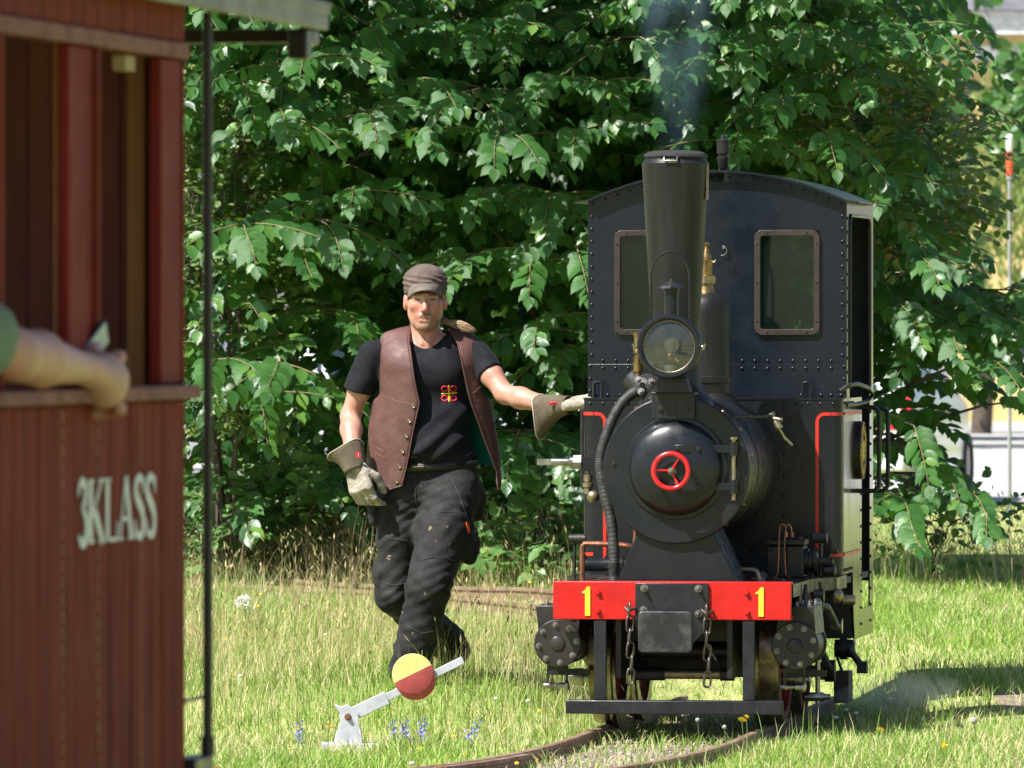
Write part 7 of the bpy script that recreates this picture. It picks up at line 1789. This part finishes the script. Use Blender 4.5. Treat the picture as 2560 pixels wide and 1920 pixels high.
Pt.cap((-.12, -2.04, 1.70), (-.40, -2.06, 1.70), .082, .082, .05); Pt.cap((-.2, -2.05, 1.55), (-.34, -2.05, 1.55), .14, .14, .05); Pt.cap((-.26, -2.05, 1.5), (-.26, -2.06, 1.05), .155, .16, .05); Pt.cap(sh, sh.lerp(el, .80), .074, .080, .03); Pt.cap((-.42, -2.04, 1.66), (-.46, -1.93, 1.53), .07, .07, .03)
nv_ = (el - sh).normalized(); c_ = sh.lerp(el, .80); ax = [Pt.lo[i] + Pt.h * np.arange(Pt.n[i]) for i in range(3)]; X, Y, Z = np.meshgrid(*ax, indexing='ij', sparse=True)
Pt.D = np.where((X + 0 * Y + 0 * Z) > -.09, np.maximum(Pt.D, (X - c_.x) * nv_.x + (Y - c_.y) * nv_.y + (Z - c_.z) * nv_.z), Pt.D).astype(np.float32); Pt.ell((-.23, -2.03, 1.80), (.075, .075, .06), .01, True)
link('shirt', Pt.mesh('shirt', 1), GSH, pas)
Ph = Body((-.36, -2.2, 1.88), (-.08, -1.85, 2.12), .0095); Ph.ell((-.22, -2.04, 2.0), (.084, .098, .100), 0); Ph.ell((-.22, -1.93, 1.95), (.07, .08, .075), 0, True); link('hair', Ph.mesh('hair', 1), HAIR, pas)
mb = MB(); Mx = Matrix.Translation(kn + Vector((-.030, .05, .072))) @ Matrix.Rotation(rad(35), 4, 'X') @ Matrix.Rotation(rad(-15), 4, 'Z'); mb.box(-.004, .004, -.06, .05, -.028, .028, Mx)
ph = tag(mb.build('phone', M('dark_phone_case', (.03, .035, .04), .4), bevel=.003), 'small phone held up in the passenger hand at the carriage window', 'phone'); ph.location = CO; ph.rotation_euler = (0, 0, -CA)
mb = MB(); mb.box(.0042, .0050, -.054, .044, -.024, .024, Mx); mb.build('screen', M('pale_blue_screen', (.45, .55, .62), .15), ph)
# ------------------------------------------------------------------ point lever with its coloured weight
LW = M('white_lever_paint', (.46, .475, .51), .6, col2=(.36, .37, .40), scale=14, bump=.15, speck=(.35, .22, .14), speck_scale=60); LY = M('pale_yellow_weight', (.72, .60, .20), .65, col2=(.64, .52, .18), scale=20, bump=.15, bscale=120); LR = M('faded_red_weight', (.40, .065, .065), .65, col2=(.32, .05, .05), scale=20, bump=.15, bscale=120); RST = M('rust_bolt', (.16, .07, .04), .8)
LD = 31.6
def lp(u, v, y=0): p = W(u, v, LD + y); return p
o0 = lp(862, 1812); lev = thing('point_lever', 'white point lever with round yellow and red weight in the grass', 'lever', (o0.x, LD, gz(o0.x, LD)))
def PL(name, mb, m, parent=lev, **k):
    ob = mb.build(name, m, parent, **k); ob.location = -lev.location if parent is lev else (0, 0, 0); return ob
a, b = lp(872, 1790), lp(1158, 1650); d = (b - a).normalized(); up = Vector((0, -1, 0)).cross(d).normalized(); 
if up.z < 0: up = -up
def bar(p0, p1, w, th): 
    mb = MB(); f = Vector((0, th / 2, 0)); vs = []
    for p in (p0, p1):
        for sgn in (1, -1):
            for g in (1, -1): vs.append(p + up * w / 2 * sgn + f * g)
    return mb.add(vs, [(0, 1, 3, 2), (4, 6, 7, 5), (0, 4, 5, 1), (2, 3, 7, 6), (0, 2, 6, 4), (1, 5, 7, 3)])
PL('lever_arm', bar(a + d * .0, b, .029, .010), LW, bevel=.002); PL('lever_sleeve', bar(a - d * .005, lp(968, 1744), .050, .018), LW, bevel=.003)
c = lp(1036, 1694); axd = Vector((.20, .85, -.50)).normalized()
q = axd.to_track_quat('Z', 'Y'); R_ = .0785
def half(a0, a1):
    mb = MB(); n_ = 24; ring = []
    for t, r in ((0, R_ * .94), (.004, R_), (.046, R_), (.050, R_ * .94)):
        row = [c + q @ Vector((0, 0, t - .025))] if False else []
        for i in range(n_ + 1):
            ang = a0 + (a1 - a0) * i / n_; row.append(c + (d * math.cos(ang) + up * math.sin(ang)) * r + axd * (t - .030))
        ring.append(row)
    mb.grid(ring); c0 = c + axd * -.030; c1 = c + axd * .020
    for cc, row, fl in ((c0, ring[0], 1), (c1, ring[-1], 0)):
        mb.add([cc] + row, [((0, i + 1, i + 2) if fl else (0, i + 2, i + 1)) for i in range(n_)])
    mb.add([c0, ring[0][0], ring[1][0], ring[2][0], ring[3][0], c1], [(0, 1, 2, 3, 4, 5)]); mb.add([c0, ring[0][-1], ring[1][-1], ring[2][-1], ring[3][-1], c1], [(5, 4, 3, 2, 1, 0)]); return mb
PL('weight_half', half(0, PI), LY, smooth=40); PL('weight_half', half(PI, 2 * PI), LR, smooth=40)
for sgn, y0 in ((1, -.022), (-1, .016)):
    e = Vector((0, y0, 0)); poly = [(-.045, .052), (-.020, .040), (.004, .050), (.020, .036), (.046, .02), (.048, -.02), (.058, -.06), (.060, -.10), (-.048, -.10), (-.040, -.06), (-.022, -.02), (-.026, .02), (-.042, .045)]
    mb = MB(); mb.prism(poly, lp(866, 1794) + e, (1, 0, 0), (0, 0, 1), (0, .008, 0)); PL('stand_cheek', mb, LW, bevel=.002)
mb = MB(); g = lp(870, 1792); mb.cyl(g + Vector((0, -.035, 0)), g + Vector((0, .035, 0)), .008); hexbolt(mb, g + Vector((0, -.022, 0)), (0, -1, 0), .010, .01); PL('pivot_bolt', mb, RST)
mb = MB(); g = lp(868, 1850); mb.box(g.x - .10, g.x + .12, LD - .09, LD + .10, -.05, .02); PL('base_plate', mb, LW)
# ------------------------------------------------------------------ smoke and steam
def vol_mat(name, col, dens, scale, lo, hi, center, rad_, falloff=1.0, bend=None):
    m = bpy.data.materials.new(name); m.use_nodes = True; n = m.node_tree.nodes; l = m.node_tree.links; n.clear()
    out = n.new('ShaderNodeOutputMaterial'); pv = n.new('ShaderNodeVolumePrincipled'); pv.inputs['Color'].default_value = (*col, 1); pv.inputs['Anisotropy'].default_value = .3
    tc = n.new('ShaderNodeTexCoord'); nzt = noise_tex(n, l, scale, 5, .6, tc.outputs['Object'], (1, 1, .45))
    f = ramp(n, l, nzt, [(lo, 0.0), (hi, 1.0)])
    mp_ = n.new('ShaderNodeMapping'); mp_.inputs['Location'].default_value = tuple(-c / r for c, r in zip(center, rad_)); mp_.inputs['Scale'].default_value = tuple(1 / r for r in rad_); l.new(tc.outputs['Object'], mp_.inputs[0])
    ln = n.new('ShaderNodeVectorMath'); ln.operation = 'LENGTH'; l.new(mp_.outputs[0], ln.inputs[0]); g = ramp(n, l, ln.outputs['Value'], [(.15, 1.0), (1.0, 0.0)])
    mu = n.new('ShaderNodeMath'); mu.operation = 'MULTIPLY'; l.new(f, mu.inputs[0]); l.new(g, mu.inputs[1]); m2 = n.new('ShaderNodeMath'); m2.operation = 'MULTIPLY'; m2.inputs[1].default_value = dens; l.new(mu.outputs[0], m2.inputs[0]); l.new(m2.outputs[0], pv.inputs['Density']); l.new(pv.outputs[0], out.inputs['Volume'])
    return m
base = loco_w(CX, CY, 2.235)
mb = MB(); mb.lathe([(.20 * math.sqrt(max(0, 1 - ((z_ - 1.15) / 1.3) ** 2)), z_) for z_ in [0, .1, .25, .45, .7, 1.0, 1.3, 1.7, 2.0, 2.25, 2.40, 2.45]], (0, 0, 0), (0, 0, 1), 24)
sm = mb.build('smoke', vol_mat('thin_blue_smoke', (.45, .64, .95), 5.0, 6.5, .38, .76, (0, 0, 1.15), (.20, .20, 1.3)), None, smooth=60); sm.location = base; stuff(sm, 'thin bluish smoke rising from the chimney'); sm.rotation_euler = (0, rad(1.5), 0)
p0 = W(2200, 1745, 33.0)
mb = MB(); mb.sphere((0, 0, 0), 1.0, 20, 12, (.34, .30, .085), Matrix.Rotation(rad(-14), 3, 'Y'))
st = mb.build('steam', vol_mat('pale_steam', (.97, .98, 1.0), 2.6, 7.0, .30, .65, (0, 0, 0), (.33, .29, .10)), None, smooth=60); st.location = p0 + Vector((.06, 0, .02)); stuff(st, 'puff of steam drifting over the grass behind the wheels')
